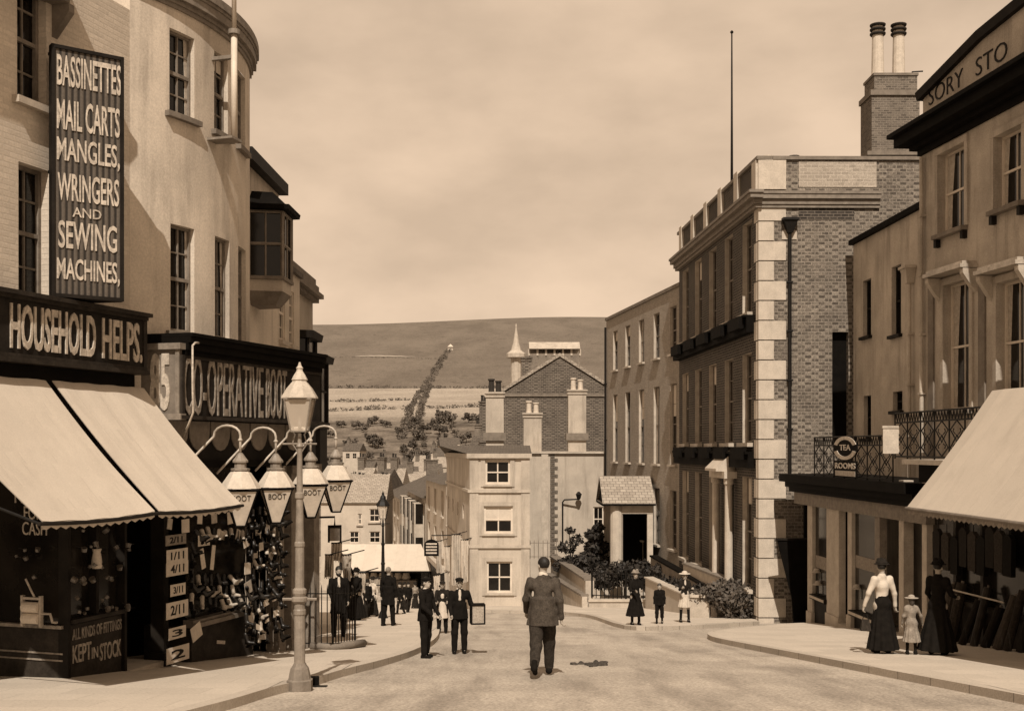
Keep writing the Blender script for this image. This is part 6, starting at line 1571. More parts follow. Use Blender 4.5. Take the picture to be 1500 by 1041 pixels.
# --- row of houses down the bending street, right hand side
pA, pB = P(556, 655, 150), P(655, 655, 71)
FR = Fac((pA.x, pA.y), (pB.x - pA.x, pB.y - pA.y)); LR = math.hypot(pB.x - pA.x, pB.y - pA.y)
def row_house(l, r, ytop, ybot, m, label, roof=1.6, gable=False, bays=0):
    u0, u1 = FR.ux(l) + .02, FR.ux(r) - .02; zt = FR.zz((l + r) / 2, ytop); q = FR.map((u0 + u1) / 2, 0); zg = g(q[0], q[1])
    ws = []; n = max(2, int((u1 - u0) / 4.2)); st = (zt - zg) / 3.05
    for i in range(n):
        uc_ = u0 + (u1 - u0) * (i + .5) / n
        for s_ in (1, 2): ws.append((uc_ - .75, uc_ + .75, zg + st * s_ + .5, zg + st * s_ + 2.1))
    o = simple_house('street_house', label, FR, u0, u1, zg - 2, zt, 9, ws, m, roof, 'row of houses down the bend', cat='house', eaves=.3)
    mb = MB(); mb.box(FR, u0 + .1, u1 - .1, zg - 1, zg + st * .85, -.02, .12); mb.build('shop_front', M['paint_dark'], o)
    mb = MB(); mb.box(FR, u0 + .1, u1 - .1, zg + st * .85 + .003, zg + st * .98, -.02, .35); mb.build('shop_cornice', M['stone'], o)
    if bays:
        for i in range(n):
            uc_ = u0 + (u1 - u0) * (i + .5) / n; mb = MB(); mb.box(FR, uc_ - 1.1, uc_ + 1.1, zg + st, zg + st * 2.85, .02, .75); bo = mb.build('bay', M['stone'], o)
            mb = MB()
            for s_ in (1, 2): mb.box(FR, uc_ - .9, uc_ + .9, zg + st * s_ + .6, zg + st * s_ + 2.1, .753, .765); mb.box(FR, uc_ + 1.102, uc_ + 1.112, zg + st * s_ + .6, zg + st * s_ + 2.1, .1, .65)
            mb.each('bay_glass', M['glass'], bo)
    chimney(o, FR, u0 + .6, -4.5, zt, zt + roof + 1.4, .8, 1.2, M['brick_chim'], 2, M['pot_pale'], .6)
    return o
row_house(624, 654, 704, 0, M['stucco_pale'], 'nearest house of the row past the cream house, pale render', 1.2)
row_house(597, 623.5, 722, 0, M['stucco_grey'], 'street house with projecting bays in the middle of the bending row', 1.8, bays=1)
row_house(572, 596.5, 727, 0, M['stone'], 'farthest house of the bending row, behind the thin street lamp', 2.0)
# --- pale house with small windows facing up the street, awning below
dP = 86.0; FP = Fac((P(470, 655, dP).x, dP), (1, .03)); uP = FP.ux(564)
pw = [hole_px(FP, 512, 778, 526, 795), hole_px(FP, 541, 778, 557, 795), hole_px(FP, 541, 745, 556, 764), hole_px(FP, 524, 752, 530, 768)]
ph_ = simple_house('pale_shop_house', 'pale brick house with small square windows above the far awning', FP, 0, uP, -11, FP.zz(520, 735), 8, pw, M['stucco_pale'], 2.0, nx=2, ny=2, rm=M['slate_pale'], dep=.12)
for u in (1.2, 2.6, 4.4): chimney(ph_, FP, u, -4, FP.zz(520, 722), FP.zz(520, 703), .7, .7, M['brick_chim'], 2, M['pot'], .4)
dA = 80.0; FA2 = Fac((P(500, 655, dA).x, dA), (1, 0)); zA0, zA1 = FA2.zz(540, 836), FA2.zz(540, 801)
fa = root_at('awning', 'far white awning over a stall at the bottom of the hill, behind the thin lamp', 'awning', FA2, 3)
a, c, a2, c2 = FA2.ux(492, -2.2), FA2.ux(616, -2.2), FA2.ux(518), FA2.ux(634)
mb = MB(); mb.hexa([FA2.map(a2, zA0, 0), FA2.map(c2, zA0, 0), FA2.map(c, zA1 - .03, -2.6), FA2.map(a, zA1 - .03, -2.6), FA2.map(a2, zA0 + .03, 0), FA2.map(c2, zA0 + .03, 0), FA2.map(c, zA1, -2.6), FA2.map(a, zA1, -2.6)]); mb.build('canvas', M['canvas'], fa)
mb = MB(); mb.box(FA2, a2, c2, zA0 - .12, zA0 - .01, -.06, 0); mb.build('front_rail', M['paint_black'], fa)
mb = MB(); [mb.tube([FA2.map(u, -10, -.1), FA2.map(u, zA0, -.1)], .05, 6) for u in (a2 + .2, (a2 + c2) / 2, c2 - .2)]; mb.each('post', M['paint_dark'], fa)
st_ = root_at('market_stall', 'stall of pale goods under the far awning', 'stall', FA2, 3, w=-1.5)
zg = g(-8, 81); mb = MB(); mb.box(FA2, a + .3, c - .2, zg - .3, zg + .85, -2.3, -1.1); mb.build('counter', M['stone_dark'], st_)
mb = MB(); mb.box(FA2, a + .2, c, zg - .3, zA1 - .3, -2.7, -2.5); mb.build('back_board', M['paint_dark'], st_)
random.seed(2)
for i in range(9):
    u = a + .5 + (c - a - .9) * i / 9; q = FA2.map(u, zg + .855, -1.6); o = thing('sack', 'pale sack on the counter of the far stall', 'sack', q, 'pale sacks on the far stall')
    mb = MB(); r_ = random.uniform(.2, .3); mb.lathe([(r_, 0), (r_ * 1.1, .15), (r_ * .8, random.uniform(.35, .55)), (r_ * .3, .6), (r_ * .4, .66)], q, 9); mb.build('sack', M['white_cloth'], o, smooth=True)
# hanging sign in the far street
qx, qd = P(632, 655, 60).x, 60.0
hsn = thing('hanging_sign', 'black framed round topped sign hanging over the far pavement', 'sign', (qx, qd, P(0, 820, qd).z)); fh = Fac((qx, qd), (1, 0)); zl0, zl1 = fh.zz(632, 814), fh.zz(632, 798)
mb = MB(); r_ = .38; mb.prism([(-r_, zl0)] + [(r_, zl0)] + [(r_ * math.cos(t * math.pi / 8), zl1 + .3 * math.sin(t * math.pi / 8)) for t in range(9)], fh.map, -.04, 0); mb.build('panel', M['paint_black'], hsn)
mb = MB()
for k in range(4): zz_ = zl0 + .12 + (zl1 - zl0) * k / 3.6; mb.box(fh, -.28, .28, zz_, zz_ + .08, .0005, .012)
mb.build('pale_lines', M['letter'], hsn)
mb = MB(); mb.tube([(qx, qd, zl1 + .3), (qx, qd, zl1 + .5), (qx + 1.7, qd + .3, zl1 + .5)], .03, 5); mb.build('bracket', M['iron'], hsn)
# draped cloths outside the drapers on the right of the far lane, and at left by the men
def cloth(px, pytop, pybot, wpx, d, label, group, m=None, yaw=0.0, seed=0):
    p = P(px, pytop, d); zb = P(px, pybot, d).z; W = wpx * d / F; o = thing('hung_cloth', label, 'cloth', (p.x, p.y, zb), group)
    mb = MB(); n, k = 12, 8; c_, s_ = math.cos(yaw), math.sin(yaw)
    def pt(i, j, off):
        u = (i / n - .5) * W * (1 - .12 * j / k); v = p.z + (zb - p.z) * j / k - .05 * math.sin(i * 2.1 + seed) * (j / k); w = .07 * math.sin(i * 1.9 + seed + .3 * j) * (.3 + j / k) + off
        return (p.x + u * c_ - w * s_, p.y + u * s_ + w * c_, v)
    for i in range(n):
        for j in range(k):
            mb.quad(pt(i, j + 1, 0), pt(i + 1, j + 1, 0), pt(i + 1, j, 0), pt(i, j, 0)); mb.quad(pt(i, j, .012), pt(i + 1, j, .012), pt(i + 1, j + 1, .012), pt(i, j + 1, .012))
    mb.build('cloth', m or M['white_cloth'], o, smooth=True)
    mb = MB(); mb.tube([pt(0, 0, 0), pt(n, 0, 0)], .025, 5); x0 = pt(6, 0, 0); mb.tube([x0, (x0[0] + .5, x0[1] + .6, x0[2] + .1)], .02, 4); mb.build('pole', M['iron'], o)
for i, (px, t, b_, w, d) in enumerate(((668, 782, 856, 14, 56.5), (681, 790, 852, 11, 55.6), (655, 800, 870, 9, 62), (643, 792, 838, 10, 68), (640, 842, 872, 12, 60))):
    cloth(px, t, b_, w, d, 'pale cloth hung out beside the cream house', 'pale cloths hung out along the far lane', M['white_cloth'] if i % 3 else M['stone'], .5, i)
for i, (px, t, b_, w, d) in enumerate(((482, 812, 846, 13, 36), (493, 795, 822, 16, 37), (508, 812, 850, 14, 38), (530, 838, 868, 13, 40), (549, 846, 866, 17, 44))):
    cloth(px, t, b_, w, d, 'pale garment hung out behind the man in the black suit', 'pale garments hung out on the left pavement', M['white_cloth'] if i % 2 else M['shoe_pale'], -.2, i + 9)
bsg = thing('notice_board', 'small framed grey notice behind the boot lanterns', 'sign', tuple(P(489, 800, 31)))
nb = Fac(tuple(P(483, 655, 31))[:2], (1, .4)); nu = nb.ux(498)
mb = MB(); mb.box(nb, 0, nu, nb.zz(488, 792), nb.zz(488, 773), -.04, 0); mb.build('panel', M['paint_grey'], bsg); mb = MB(); mb.box(nb, -.04, nu + .04, nb.zz(488, 773) + .002, nb.zz(488, 771) + .04, -.06, .02); mb.box(nb, -.04, -.002, nb.zz(488, 794), nb.zz(488, 773), -.06, .02); mb.box(nb, nu + .002, nu + .04, nb.zz(488, 794), nb.zz(488, 773), -.06, .02); mb.build('frame', M['paint_black'], bsg)
mb = MB(); mb.tube([nb.map(nu / 2, nb.zz(488, 771), -.02), nb.map(nu / 2, nb.zz(488, 757), -.02), nb.map(-1.2, nb.zz(488, 757), -.02)], .03, 5); mb.build('bracket', M['iron'], bsg)
# dark house backs with chimneys to the left of the white stack
dD = 92.0; FD = Fac((P(688, 655, dD).x, dD), (1, -.2)); uD = FD.ux(736)
dk = simple_house('dark_roofed_house', 'dark roofed house with thin stacks left of the pale chimney', FD, 0, uD, -11, FD.zz(710, 655), 6, [], M['brick_dark'], 1.6)
for px, yt in ((700, 588), (693, 622)): chimney(dk, FD, FD.ux(px), -2, FD.zz(700, 660), FD.zz(px, yt), .55, .6, M['brick_dark'] if px == 700 else M['stone_dark'], 2, M['pot'], .5)
# distant cottages in the valley
random.seed(21)
kinds = [('stucco_pale', 'slate'), ('brick_chim', 'slate_pale'), ('stone', 'slate'), ('stucco_grey', 'slate_pale')]
for i, (px, py, d, wpx) in enumerate(((515, 660, 330, 26), (545, 705, 210, 34), (588, 700, 190, 30), (620, 690, 240, 30), (640, 668, 300, 24), (500, 718, 180, 26), (660, 652, 320, 30), (606, 716, 150, 22), (570, 683, 270, 26), (528, 712, 140, 24), (552, 716, 128, 22), (578, 714, 135, 20), (600, 706, 165, 22), (622, 712, 150, 18), (640, 700, 180, 20), (560, 694, 235, 22), (536, 690, 260, 20), (612, 680, 280, 20), (498, 700, 230, 24), (645, 684, 250, 18))):
    f = Fac(tuple(P(px - wpx / 2, 655, d))[:2], (1, random.uniform(-.3, .3))); W = wpx * d / F; zg = g(*f.map(W / 2, 0)[:2]); zt = P(px, py, d).z
    zt = max(zt, zg + 3.5)
    ws = [(W * t - .6, W * t + .6, zt - 2.2, zt - .7) for t in ((.3, .7) if W > 3.2 else (.5,))]
    k = kinds[i % 4]
    h_ = simple_house('cottage', ('pale', 'brick', 'stone', 'grey')[i % 4] + ' cottage in the valley below the hill', f, 0, W, zg - 3, zt, 6, ws, M[k[0]], 2.2, 'cottages in the valley', dep=.1, nx=2, ny=2, rm=M[k[1]], sill=False)
    chimney(h_, f, W * .15, -3, zt, zt + 3.4, .8, .8, M['brick_chim'], 2, M['pot'], .5)

# ------------------------------------------------------------------ vegetation
def leaf_cloud(n, blobs, size, seed, squash=.7):
    rnd = np.random.RandomState(seed); V = []; Fc = []
    w = np.array([b[3] ** 2 for b in blobs]); w = w / w.sum(); ci = rnd.choice(len(blobs), n, p=w)
    for i in range(n):
        b = blobs[ci[i]]; v = rnd.normal(size=3); v /= np.linalg.norm(v); r = b[3] * (rnd.uniform(.35, 1.08) ** .6)
        c = np.array(b[:3]) + v * r * np.array([1, 1, squash]); s = size * rnd.uniform(.6, 1.4)
        a = rnd.normal(size=3); a /= np.linalg.norm(a); q = np.cross(a, v + .4 * rnd.normal(size=3)); q /= max(np.linalg.norm(q), 1e-6)
        k = len(V); V += [tuple(c - a * s), tuple(c + q * s * .55), tuple(c + a * s), tuple(c - q * s * .55)]; Fc.append((k, k + 1, k + 2, k + 3))
    return V, Fc
def plant(name, label, cat, loc, blobs, n, size, m, seed, group=None, stem=None, crown='leaves'):
    o = thing(name, label, cat, (0, 0, 0), group); mb = MB(); mb.raw(*leaf_cloud(n, blobs, size, seed)); mb.build(crown, m, o)
    if stem:
        mb = MB()
        for s_ in stem: mb.tube(*s_)
        mb.build('trunk' if cat == 'tree' else 'stems', M['bark'], o)
    o.location = loc; return o
q = (P(868, 655, 60).x, 60); zq = P(0, 838, 60).z
plant('shrub', 'large dark evergreen shrub left of the porch columns', 'shrub', (q[0], q[1], zq), [(-.3, 0, .6, .7), (.25, .2, 1.3, .65), (.1, 0, 1.9, .5), (-.9, .1, .3, .5), (.55, 0, .5, .6), (.3, .1, 2.3, .3)], 2600, .12, M['leaf_dark'], 4, stem=[([(0, 0, -1.2), (0, 0, .6), (.2, .1, 1.6)], [.09, .06, .03]), ([(0, 0, .2), (-.5, 0, .8)], [.05, .02])])
q = (P(836, 655, 61).x, 61); plant('shrub', 'thin straggly shrub against the pale rendered wall', 'shrub', (q[0], q[1], zq), [(0, 0, .4, .6), (-.2, 0, 1.2, .5), (.3, 0, 1.6, .4), (.0, 0, 2.1, .3), (-.5, 0, .2, .5)], 900, .10, M['leaf_dark'], 5, stem=[([(0, 0, -1.2), (0, 0, .8), (-.1, 0, 2.2)], [.06, .04, .015]), ([(0, 0, .4), (.35, 0, 1.8)], [.04, .012])])
def hedge_blobs(p0, p1, z0, z1, r, n, seed):
    rnd = random.Random(seed); return [(p0[0] + (p1[0] - p0[0]) * t + rnd.uniform(-.2, .2), p0[1] + (p1[1] - p0[1]) * t, (z0 + (z1 - z0) * t) + rnd.uniform(-.35, .25), r * rnd.uniform(.7, 1.2)) for t in [i / (n - 1) for i in range(n)]]
b1 = hedge_blobs((P(880, 655, 56).x, 56), (P(950, 655, 55).x, 55), P(0, 850, 56).z, P(0, 828, 55).z, .75, 7, 1)
plant('garden_bush', 'dark garden bush filling the space behind the iron railings', 'bush', (0, 0, 0), b1, 2600, .12, M['leaf_dark'], 6, stem=[([(P(915, 655, 55.5).x, 55.5, -7), (P(915, 655, 55.5).x, 55.5, -4.6)], [.08, .04])])
b2 = hedge_blobs((P(968, 655, 53).x, 53.0), (P(1030, 655, 46).x, 46.0), P(0, 838, 53).z, P(0, 874, 46).z, .55, 9, 2)
plant('ivy', 'dark ivy covering the stair balustrade beside the white ramp', 'ivy', (0, 0, 0), b2, 3600, .10, M['leaf_dark'], 7, stem=[([(P(990, 655, 48).x, 48, -6), (P(990, 655, 48).x, 48, -4)], [.05, .03])])
b3 = hedge_blobs((P(1028, 655, 42.3).x, 42.3), (P(1098, 655, 41.2).x, 41.2), P(0, 875, 42.3).z, P(0, 882, 41.2).z, .55, 10, 3) + hedge_blobs((P(1060, 655, 42.6).x, 42.6), (P(1104, 655, 41.2).x, 41.2), P(0, 862, 42.6).z, P(0, 876, 41.2).z, .4, 6, 5)
plant('ivy', 'mottled ivy at the foot of the brick front, next to the corner stones', 'ivy', (0, 0, 0), b3, 4200, .085, M['leaf_mid'], 8, stem=[([(P(1070, 655, 41.6).x, 41.6, -5), (P(1070, 655, 41.6).x, 41.6, -3.8)], [.05, .03])])
# trees and bushes on the lower slope: three crown meshes shared by copies
def tree_proto(seed, label, h, group):
    rnd = random.Random(seed); bl = [(rnd.uniform(-.32, .32) * h, rnd.uniform(-.32, .32) * h, rnd.uniform(.42, .92) * h, rnd.uniform(.14, .24) * h) for _ in range(11)]
    return plant('tree', label, 'tree', (0, 0, 0), bl, 420, .085 * h, M['leaf_far'], seed, group, stem=[([(0, 0, -.1 * h), (0, 0, .35 * h), (.05 * h, 0, .6 * h)], [.035 * h, .025 * h, .01 * h], 5)], crown='crown')
protos = [tree_proto(s_, 'bushy tree on the lower slope below the fields', 7.0, 'trees in the valley and on the lower slope') for s_ in (31, 32, 33)]
random.seed(8); used = [0, 0, 0]
def put_tree(i, loc, sc):
    o = protos[i] if not used[i] else dup(protos[i], loc); used[i] = 1; o.location = loc; o.rotation_euler = (0, 0, random.uniform(0, 6)); o.scale = (sc * random.uniform(.9, 1.4), sc * random.uniform(.9, 1.4), sc * random.uniform(.8, 1.15)); return o
for i in range(215):
    d = random.uniform(280, 575) if i % 4 else random.uniform(280, 400); px = random.uniform(450, 735); x = (px - CX) * d / F
    put_tree(i % 3, (x, d, g(x, d) - .3), random.uniform(.30, .75) * (.8 + d / 1500))
for i in range(75):
    d = random.uniform(150, 330); px = random.uniform(495, 710); x = (px - CX) * d / F
    put_tree(i % 3, (x, d, g(x, d)), random.uniform(.6, 1.15))
def hedgerow(label, pts, h, seed, dens=34, jit=.5, cat='hedge'):
    rnd = random.Random(seed); bl = []
    for (x0, y0), (x1, y1) in zip(pts, pts[1:]):
        n = max(2, int(math.hypot(x1 - x0, y1 - y0) / 2.6))
        for i in range(n):
            if rnd.random() < .07: continue
            t = (i + rnd.random() * .6) / n; x, y = x0 + (x1 - x0) * t + rnd.uniform(-jit, jit), y0 + (y1 - y0) * t + rnd.uniform(-jit, jit)
            bl.append((x, y, g(x, y) + h * rnd.uniform(.15, .4), h * rnd.uniform(.4, 1.0)))
    plant('hedgerow', label, cat, (0, 0, 0), bl, len(bl) * dens, h * .2, M['leaf_far'], seed)
def across(d, px0, px1, wob, seed):
    x0, x1 = (px0 - CX) * d / F, (px1 - CX) * d / F; return [(x0 + (x1 - x0) * k / 12, d + wob * math.sin(k * .5 + seed)) for k in range(13)]
def up(d0, d1, off, n=14):
    out = []
    for k in range(n):
        d = d0 + (d1 - d0) * k / (n - 1); z = g(-50, d); py = HY - (z - H0) * F / d
        px = np.interp(-py, [-650, -600, -575, -540, -508], [600, 608, 620, 640, 660]); out.append(((px - CX) * d / F + off * (1 - .5 * k / n), d))
    return out
hedgerow('long dark hedge along the top of the pale fields', across(800, 440, 900, 2, 1), 2.4, 51)
hedgerow('hedge across the middle of the left pale fields', across(700, 440, 604, 7, 2), 2.2, 52)
hedgerow('lowest ragged hedge of the left pale fields', across(632, 440, 600, 7, 3), 2.6, 53)
hedgerow('hedge under the right pale field, towards the chimneys', across(650, 628, 740, 6, 4), 2.2, 54)
hedgerow('left hand hedge of the sunken lane climbing between the fields', up(500, 800, -3.5), 2.3, 55, 40, 1.2)
hedgerow('right hand hedge of the sunken lane climbing between the fields', up(500, 800, 3.5), 2.3, 56, 40, 1.2)
hedgerow('narrow belt of bushes climbing the pasture up to the tiny white hut', up(800, 1128, 0), 2.4, 57, 30, 2.4)
hedgerow('faint dark hedge crossing the pasture left of the belt', across(1040, 430, 640, 6, 5), 1.2, 58, 24)
# chalk scar and little hut on the pasture
cst = (P(660, 655, 1120).x, 1120)
hut = thing('chalk_hut', 'tiny white hut at the top of the belt of bushes', 'hut', (cst[0], cst[1], g(*cst)))
mb = MB(); mb.wbox(cst[0] - 2.6, cst[0] + 2.6, cst[1] - 2, cst[1] + 2, g(*cst) - 2, g(*cst) + 3); mb.build('wall', M['white_wall'], hut)
mb = MB(); mb.lathe([(4.2, 0), (.2, 3)], (cst[0], cst[1], g(*cst) + 3.002), 4, math.pi / 4); mb.build('roof', M['white_cloth'], hut)
mb = MB(); V = []
for i in range(41):
    px = 520 + 90 * i / 40; d = 1060 + 5 * math.sin(i * .11) + 1.5 * math.sin(i * .9); x = (px - CX) * d / F; w_ = 5 * math.sin(math.pi * i / 40) ** .5 * (1 - .5 * i / 40) + .3
    V += [(x, d - w_, g(x, d - w_) + .25), (x, d + w_, g(x, d + w_) + .25)]
mb.raw(V, [(2 * i, 2 * i + 2, 2 * i + 3, 2 * i + 1) for i in range(40)]); cp = mb.build('chalk_path', M['stone']); cp['kind'] = 'structure'
# ================================================================== PEOPLE
BK, DK, TW, TG, WH = M['black_cloth'], M['dark_cloth'], M['tweed'], M['trouser_grey'], M['white_cloth']
HD, HM = M['hair_dark'], M['hair_mid']
def stand(px, py, up=0.0):
    x, d = gp(px, py, up); return (x, d, g(x, d) + up)
def hgt(px_h, loc): return px_h * loc[1] / F
PI = math.pi
L = stand(795, 990); H_ = hgt(178, L)
figure('bareheaded dark haired man in a tweed jacket walking away down the middle of the road', L, PI - .12, H_, lean=4, legs=((22, 8), (-22, 34)), arms=((-14, 10, 24, 2), (12, 10, 28, 2)), bulk=1.1, head_yaw=34, jacket=TW, coat_len=.015, trousers=TG, hair=HD, collar=WH, shoes=BK, fine=.0095, outs=(-2.5, -2.5))
L = stand(624, 963); H_ = hgt(118, L)
figure('man in dark suit and flat cap standing side-on at the left kerb', L, R(62), H_, legs=((3, 2), (-3, 3)), arms=((14, 5, 40, 8), (8, 5, 30, 6)), jacket=BK, trousers=BK, hair=HD, hat='cap', hat_m=BK, collar=WH, shoes=BK, fine=.010)
L2 = stand(673, 957); H2 = hgt(111, L2)
o_, hands, zr_ = figure('man in dark suit and peaked cap facing us, box under his arm', L2, R(8), H2, legs=((2, 2), (-2, 3)), arms=((10, 6, 25, 10), (-8, 16, 80, -4)), jacket=BK, trousers=BK, hair=HD, hat='cap', hat_m=BK, collar=WH, shirt=WH, shoes=BK, fine=.010)
hq = hands[1]
cr = thing('hand_box', 'pale fronted box held under the arm of the man in the peaked cap', 'box', (hq.x + .14, hq.y - .02, hq.z - .32))
fx = Fac((hq.x - .10, hq.y - .10), (1, .15)); mb = MB(); mb.box(fx, .03, .27, hq.z - .26, hq.z + .10, -.24, 0); mb.build('panel', M['straw'], cr)
mb = MB(); mb.box(fx, .0, .028, hq.z - .29, hq.z + .13, -.26, .02); mb.box(fx, .272, .30, hq.z - .29, hq.z + .13, -.22, .02); mb.box(fx, .028, .272, hq.z + .101, hq.z + .13, -.22, .02); mb.box(fx, .028, .272, hq.z - .29, hq.z - .262, -.22, .02); mb.build('frame', M['paint_black'], cr)
L = stand(648, 927); figure('boy in a white apron half hidden between the two capped men', L, R(5), hgt(76, L), arms=((20, 5, 60, 15), (20, 5, 60, 15)), jacket=DK, trousers=BK, apron=WH, hair=HD, hat='cap', hat_m=DK, skirt_z=.3, fine=.013)
L = stand(496, 932, .12); figure('bearded man in a long black coat with white shirt front by the railing', L, R(14), hgt(103, L), arms=((6, 5, 45, 14), (4, 6, 20, 4)), jacket=BK, coat_len=.13, trousers=BK, hair=HD, beard=HD, collar=WH, shirt=WH, shoes=BK, fine=.011, legs=((0, 0), (1, 2)))
L = stand(522, 908, .12); figure('woman in a full black dress and trimmed hat beside the bearded man', L, R(-30), hgt(75, L), female=True, arms=((20, 8, 60, 15), (10, 8, 40, 10)), jacket=BK, skirt_m=BK, skirt_r=(.34, .32), hair=HD, hat='bonnet', hat_m=BK, fine=.013, sleeve_puff=.3)
L = stand(569, 916, .12); figure('man in a black overcoat standing on the left pavement under the thin lamp', L, R(160), hgt(86, L), legs=((6, 3), (-6, 5)), jacket=BK, coat_len=.10, trousers=BK, hair=M['grey_cloth'], collar=None, hat=None, fine=.012)
crowd = ((598, 897, 44, 30, 0, 'distant man in dark clothes left of the far lane'), (608, 893, 40, 200, 1, 'distant woman in grey beside the dark clothed man'), (546, 903, 58, -20, 1, 'woman in a pale blouse behind the man in the overcoat'),
  (538, 904, 55, 40, 0, 'man in dark clothes nearly hidden behind the black coated group'), (634, 898, 38, 10, 0, 'distant man in a grey coat by the hung cloths'), (586, 899, 46, -60, 0, 'man in black standing right of the overcoated man'),
  (592, 893, 40, 100, 1, 'distant woman in black seen past the black clothed man'), (618, 890, 34, -20, 0, 'small dark figure walking away down the middle of the far lane'), (645, 893, 36, 50, 1, 'distant woman in a pale blouse by the cream house corner'), (510, 906, 66, 70, 0, 'man in a bowler half hidden behind the bearded man'))
for i, (px, py, hh, yaw, fem, lb_) in enumerate(crowd):
    L = stand(px, py, .05 if px > 600 else .12)
    figure(lb_, L, R(yaw), hgt(hh, L), female=bool(fem), jacket=(BK, M['grey_cloth'], WH, BK, M['grey_cloth'], BK, BK, DK, WH, BK)[i], trousers=None if fem else DK, skirt_m=DK if fem else None, hair=HD, hat='bonnet' if fem else 'bowler', hat_m=DK, fine=.02, arms=((10, 8, 30, 5), (-6, 8, 15, 5)), legs=((10, 4), (-10, 10)))
# girls and boy on the far pavement
L = stand(931, 915, .12); figure('girl in a long black coat and pale trimmed hat on the far pavement', L, R(12), hgt(79, L), female=True, arms=((20, 6, 70, 25), (20, 6, 70, 25)), jacket=BK, skirt_m=BK, skirt_z=.17, skirt_r=(.30, .28), hair=HD, hat='bonnet', hat_m=M['grey_cloth'], stockings=BK, fine=.012, collar=None)
L = stand(966, 913, .12); figure('small boy in a dark suit with a white collar on the far pavement', L, R(-5), hgt(59, L), child=True, legs=((3, 4), (-4, 6)), jacket=BK, trousers=BK, breeches=True, stockings=BK, hair=HM, collar=WH, shoes=BK, fine=.012)
L = stand(1003, 911, .12); figure('girl in a broad white hat and white collar carrying something pale before the ramp', L, R(4), hgt(74, L), female=True, child=True, arms=((25, 8, 80, 10), (25, 8, 80, 10)), jacket=DK, skirt_m=WH, skirt_z=.30, skirt_r=(.22, .20), hair=HD, hat='straw', hat_m=WH, stockings=BK, collar=WH, shirt=WH, fine=.012, outs=(4, 4))
# right pavement group
Lw = stand(1292, 956, .12); figure('woman in white blouse and dark skirt seen from behind on the right pavement', Lw, PI + .25, hgt(134, Lw), female=True, arms=((-6, 14, 12, 0), (4, 20, 12, 0)), jacket=WH, skirt_m=BK, skirt_r=(.30, .28), hair=HD, hat='bonnet', hat_m=M['dark_cloth'], fine=.0095, sleeve_puff=.45, head_yaw=-30)
Lc = stand(1335, 958, .12); figure('small child in a pale frock and round straw hat between the two women', Lc, PI - .1, hgt(86, Lc), female=True, child=True, arms=((6, 24, 20, 0), (10, 10, 14, 0)), jacket=M['grey_cloth'], skirt_m=M['grey_cloth'], skirt_z=.22, skirt_r=(.26, .24), hair=HM, hair_long=True, hat='straw', hat_m=M['straw'], stockings=BK, shoes=BK, fine=.0105, head_tilt=0)
Lb = stand(1374, 958, .12); figure('woman all in black with a dark hat looking into the right hand shop', Lb, PI - .75, hgt(136, Lb), female=True, arms=((18, 8, 55, 10), (12, 10, 40, 5)), jacket=BK, skirt_m=BK, skirt_r=(.36, .33), hair=HD, hat='bonnet', hat_m=BK, fine=.0105, sleeve_puff=.4)
# bag in the woman's hand
bg = thing('hand_bag', 'small dark bag hanging from the hand of the woman in white', 'bag', (Lw[0] - .34, Lw[1] - .05, Lw[2] + .45))
mb = MB(); q = bg.location; mb.hexa([(q.x - .10, q.y - .05, q.z), (q.x + .10, q.y - .05, q.z), (q.x + .10, q.y + .05, q.z), (q.x - .10, q.y + .05, q.z), (q.x - .07, q.y - .02, q.z + .22), (q.x + .07, q.y - .02, q.z + .22), (q.x + .07, q.y + .02, q.z + .22), (q.x - .07, q.y + .02, q.z + .22)]); mb.build('bag_body', M['trouser_grey'], bg)
mb = MB(); mb.tube([(q.x - .06, q.y, q.z + .2), (q.x - .03, q.y, q.z + .32), (q.x + .03, q.y, q.z + .32), (q.x + .06, q.y, q.z + .2)], .009, 5); mb.build('handle', M['iron'], bg)
# dropping on the road, gully grate at the kerb
q = gp(872, 973); dg = thing('dung_heap', 'flattened dark dung patch on the road right of the walking man', 'dung', (q[0], q[1], g(*q)))
random.seed(9); mb = MB()
for i in range(34):
    x, y = q[0] + random.gauss(0, .17), q[1] + random.gauss(0, .22); r_ = random.uniform(.03, .09); mb.lathe([(r_, -.02), (r_ * .9, random.uniform(.01, .035)), (r_ * .4, random.uniform(.03, .05))], (x, y, g(x, y)), 7, random.random())
mb.build('dung', M['dung'], dg, smooth=True)
q = gp(463, 1004); gu = thing('gully_mouth', 'black gully opening in the kerb by the near lamp post', 'drain', (q[0], q[1], g(*q)))
mb = MB(); mb.wbox(q[0] - .10, q[0] + .03, q[1] - .03, q[1] + .10, g(*q) - .05, g(*q) + .13); mb.build('gully_box', M['paint_black'], gu); mb = MB(); mb.wbox(q[0] - .08, q[0] + .18, q[1] - .26, q[1] - .04, g(*q) - .04, g(*q) + .022); mb.build('grate', M['iron'], gu)

# ================================================================== LIGHT, SKY, CAMERA
EL, AZ = 48.0, math.atan2(-.02, -1.0)
to_sun = Vector((math.sin(AZ) * math.cos(R(EL)), math.cos(AZ) * math.cos(R(EL)), math.sin(R(EL))))
sd = bpy.data.lights.new('sun', 'SUN'); sd.energy = 4.6; sd.angle = R(.5); sd.color = (1, .91, .80)
so = bpy.data.objects.new('sun', sd); C.objects.link(so); so.rotation_euler = (-to_sun).to_track_quat('-Z', 'Y').to_euler(); so.location = (-20, -40, 60)
w = bpy.data.worlds.new('World'); bpy.context.scene.world = w; w.use_nodes = True; nt = w.node_tree; N = nt.nodes; Lk = nt.links
bgn = N['Background']; sk = N.new('ShaderNodeTexSky'); sk.sky_type = 'NISHITA'; sk.sun_disc = False; sk.sun_elevation = R(EL); sk.sun_rotation = AZ
sk.air_density = 1.0; sk.dust_density = 1.5; sk.ozone_density = 1.0
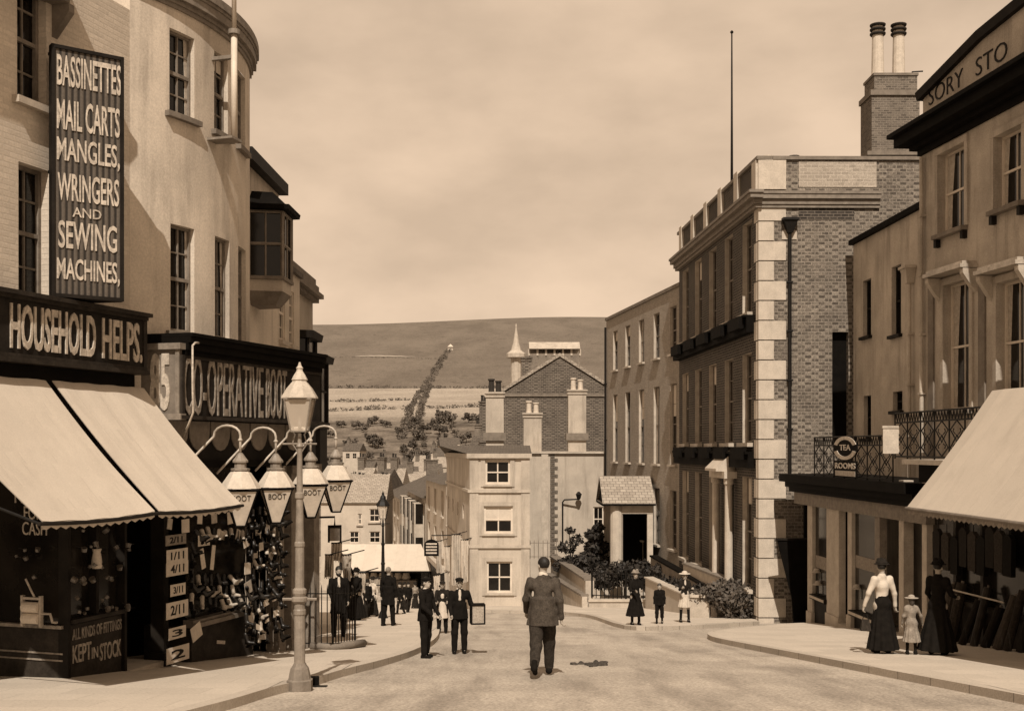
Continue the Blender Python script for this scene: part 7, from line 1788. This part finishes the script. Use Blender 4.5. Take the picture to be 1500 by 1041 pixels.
bw_ = N.new('ShaderNodeRGBToBW'); Lk.new(sk.outputs[0], bw_.inputs[0])
tc = N.new('ShaderNodeTexCoord')
mp = N.new('ShaderNodeMapping'); mp.inputs['Scale'].default_value = (1, 1, 2.1); mp.inputs['Location'].default_value = (.37, .2, .05); Lk.new(tc.outputs['Generated'], mp.inputs[0])
n1 = N.new('ShaderNodeTexNoise'); n1.inputs['Scale'].default_value = 5.2; n1.inputs['Detail'].default_value = 6; n1.inputs['Roughness'].default_value = .52; Lk.new(mp.outputs[0], n1.inputs['Vector'])
mr = N.new('ShaderNodeMapRange'); mr.inputs[1].default_value = .36; mr.inputs[2].default_value = .64; mr.inputs[3].default_value = .84; mr.inputs[4].default_value = 1.09; Lk.new(n1.outputs['Fac'], mr.inputs[0])
n2 = N.new('ShaderNodeTexNoise'); n2.inputs['Scale'].default_value = 420; n2.inputs['Detail'].default_value = 2; Lk.new(tc.outputs['Generated'], n2.inputs['Vector'])
# even the clear-sky gradient a little, as thin high cloud does
pw_ = N.new('ShaderNodeMath'); pw_.operation = 'POWER'; pw_.inputs[1].default_value = .12; Lk.new(bw_.outputs[0], pw_.inputs[0])
m1 = N.new('ShaderNodeMath'); m1.operation = 'MULTIPLY'; Lk.new(pw_.outputs[0], m1.inputs[0]); Lk.new(mr.outputs[0], m1.inputs[1])
tn = N.new('ShaderNodeMix'); tn.data_type = 'RGBA'; tn.blend_type = 'MULTIPLY'; tn.inputs[0].default_value = 1; tn.inputs[7].default_value = (1, .745, .53, 1)
cb = N.new('ShaderNodeCombineColor'); [Lk.new(m1.outputs[0], cb.inputs[i]) for i in range(3)]; Lk.new(cb.outputs[0], tn.inputs[6])
sc5 = N.new('ShaderNodeMix'); sc5.data_type = 'RGBA'; sc5.blend_type = 'MULTIPLY'; sc5.inputs[0].default_value = 1; sc5.inputs[7].default_value = (SKYK, SKYK, SKYK, 1); Lk.new(tn.outputs[2], sc5.inputs[6])
Lk.new(sc5.outputs[2], bgn.inputs['Color']); bgn.inputs['Strength'].default_value = .10
cd = bpy.data.cameras.new('camera'); cd.lens = 36 * F / 1500; cd.sensor_width = 36; cd.sensor_fit = 'HORIZONTAL'; cd.shift_y = (HY - 520.5) / 1500; cd.clip_end = 20000; cd.clip_start = .1
co = bpy.data.objects.new('camera', cd); C.objects.link(co); co.location = (0, 0, H0); co.rotation_euler = (R(90), 0, 0)
S = bpy.context.scene; S.camera = co
S.view_settings.view_transform = 'Standard'; S.view_settings.look = 'None'; S.view_settings.exposure = .2; S.view_settings.gamma = 1
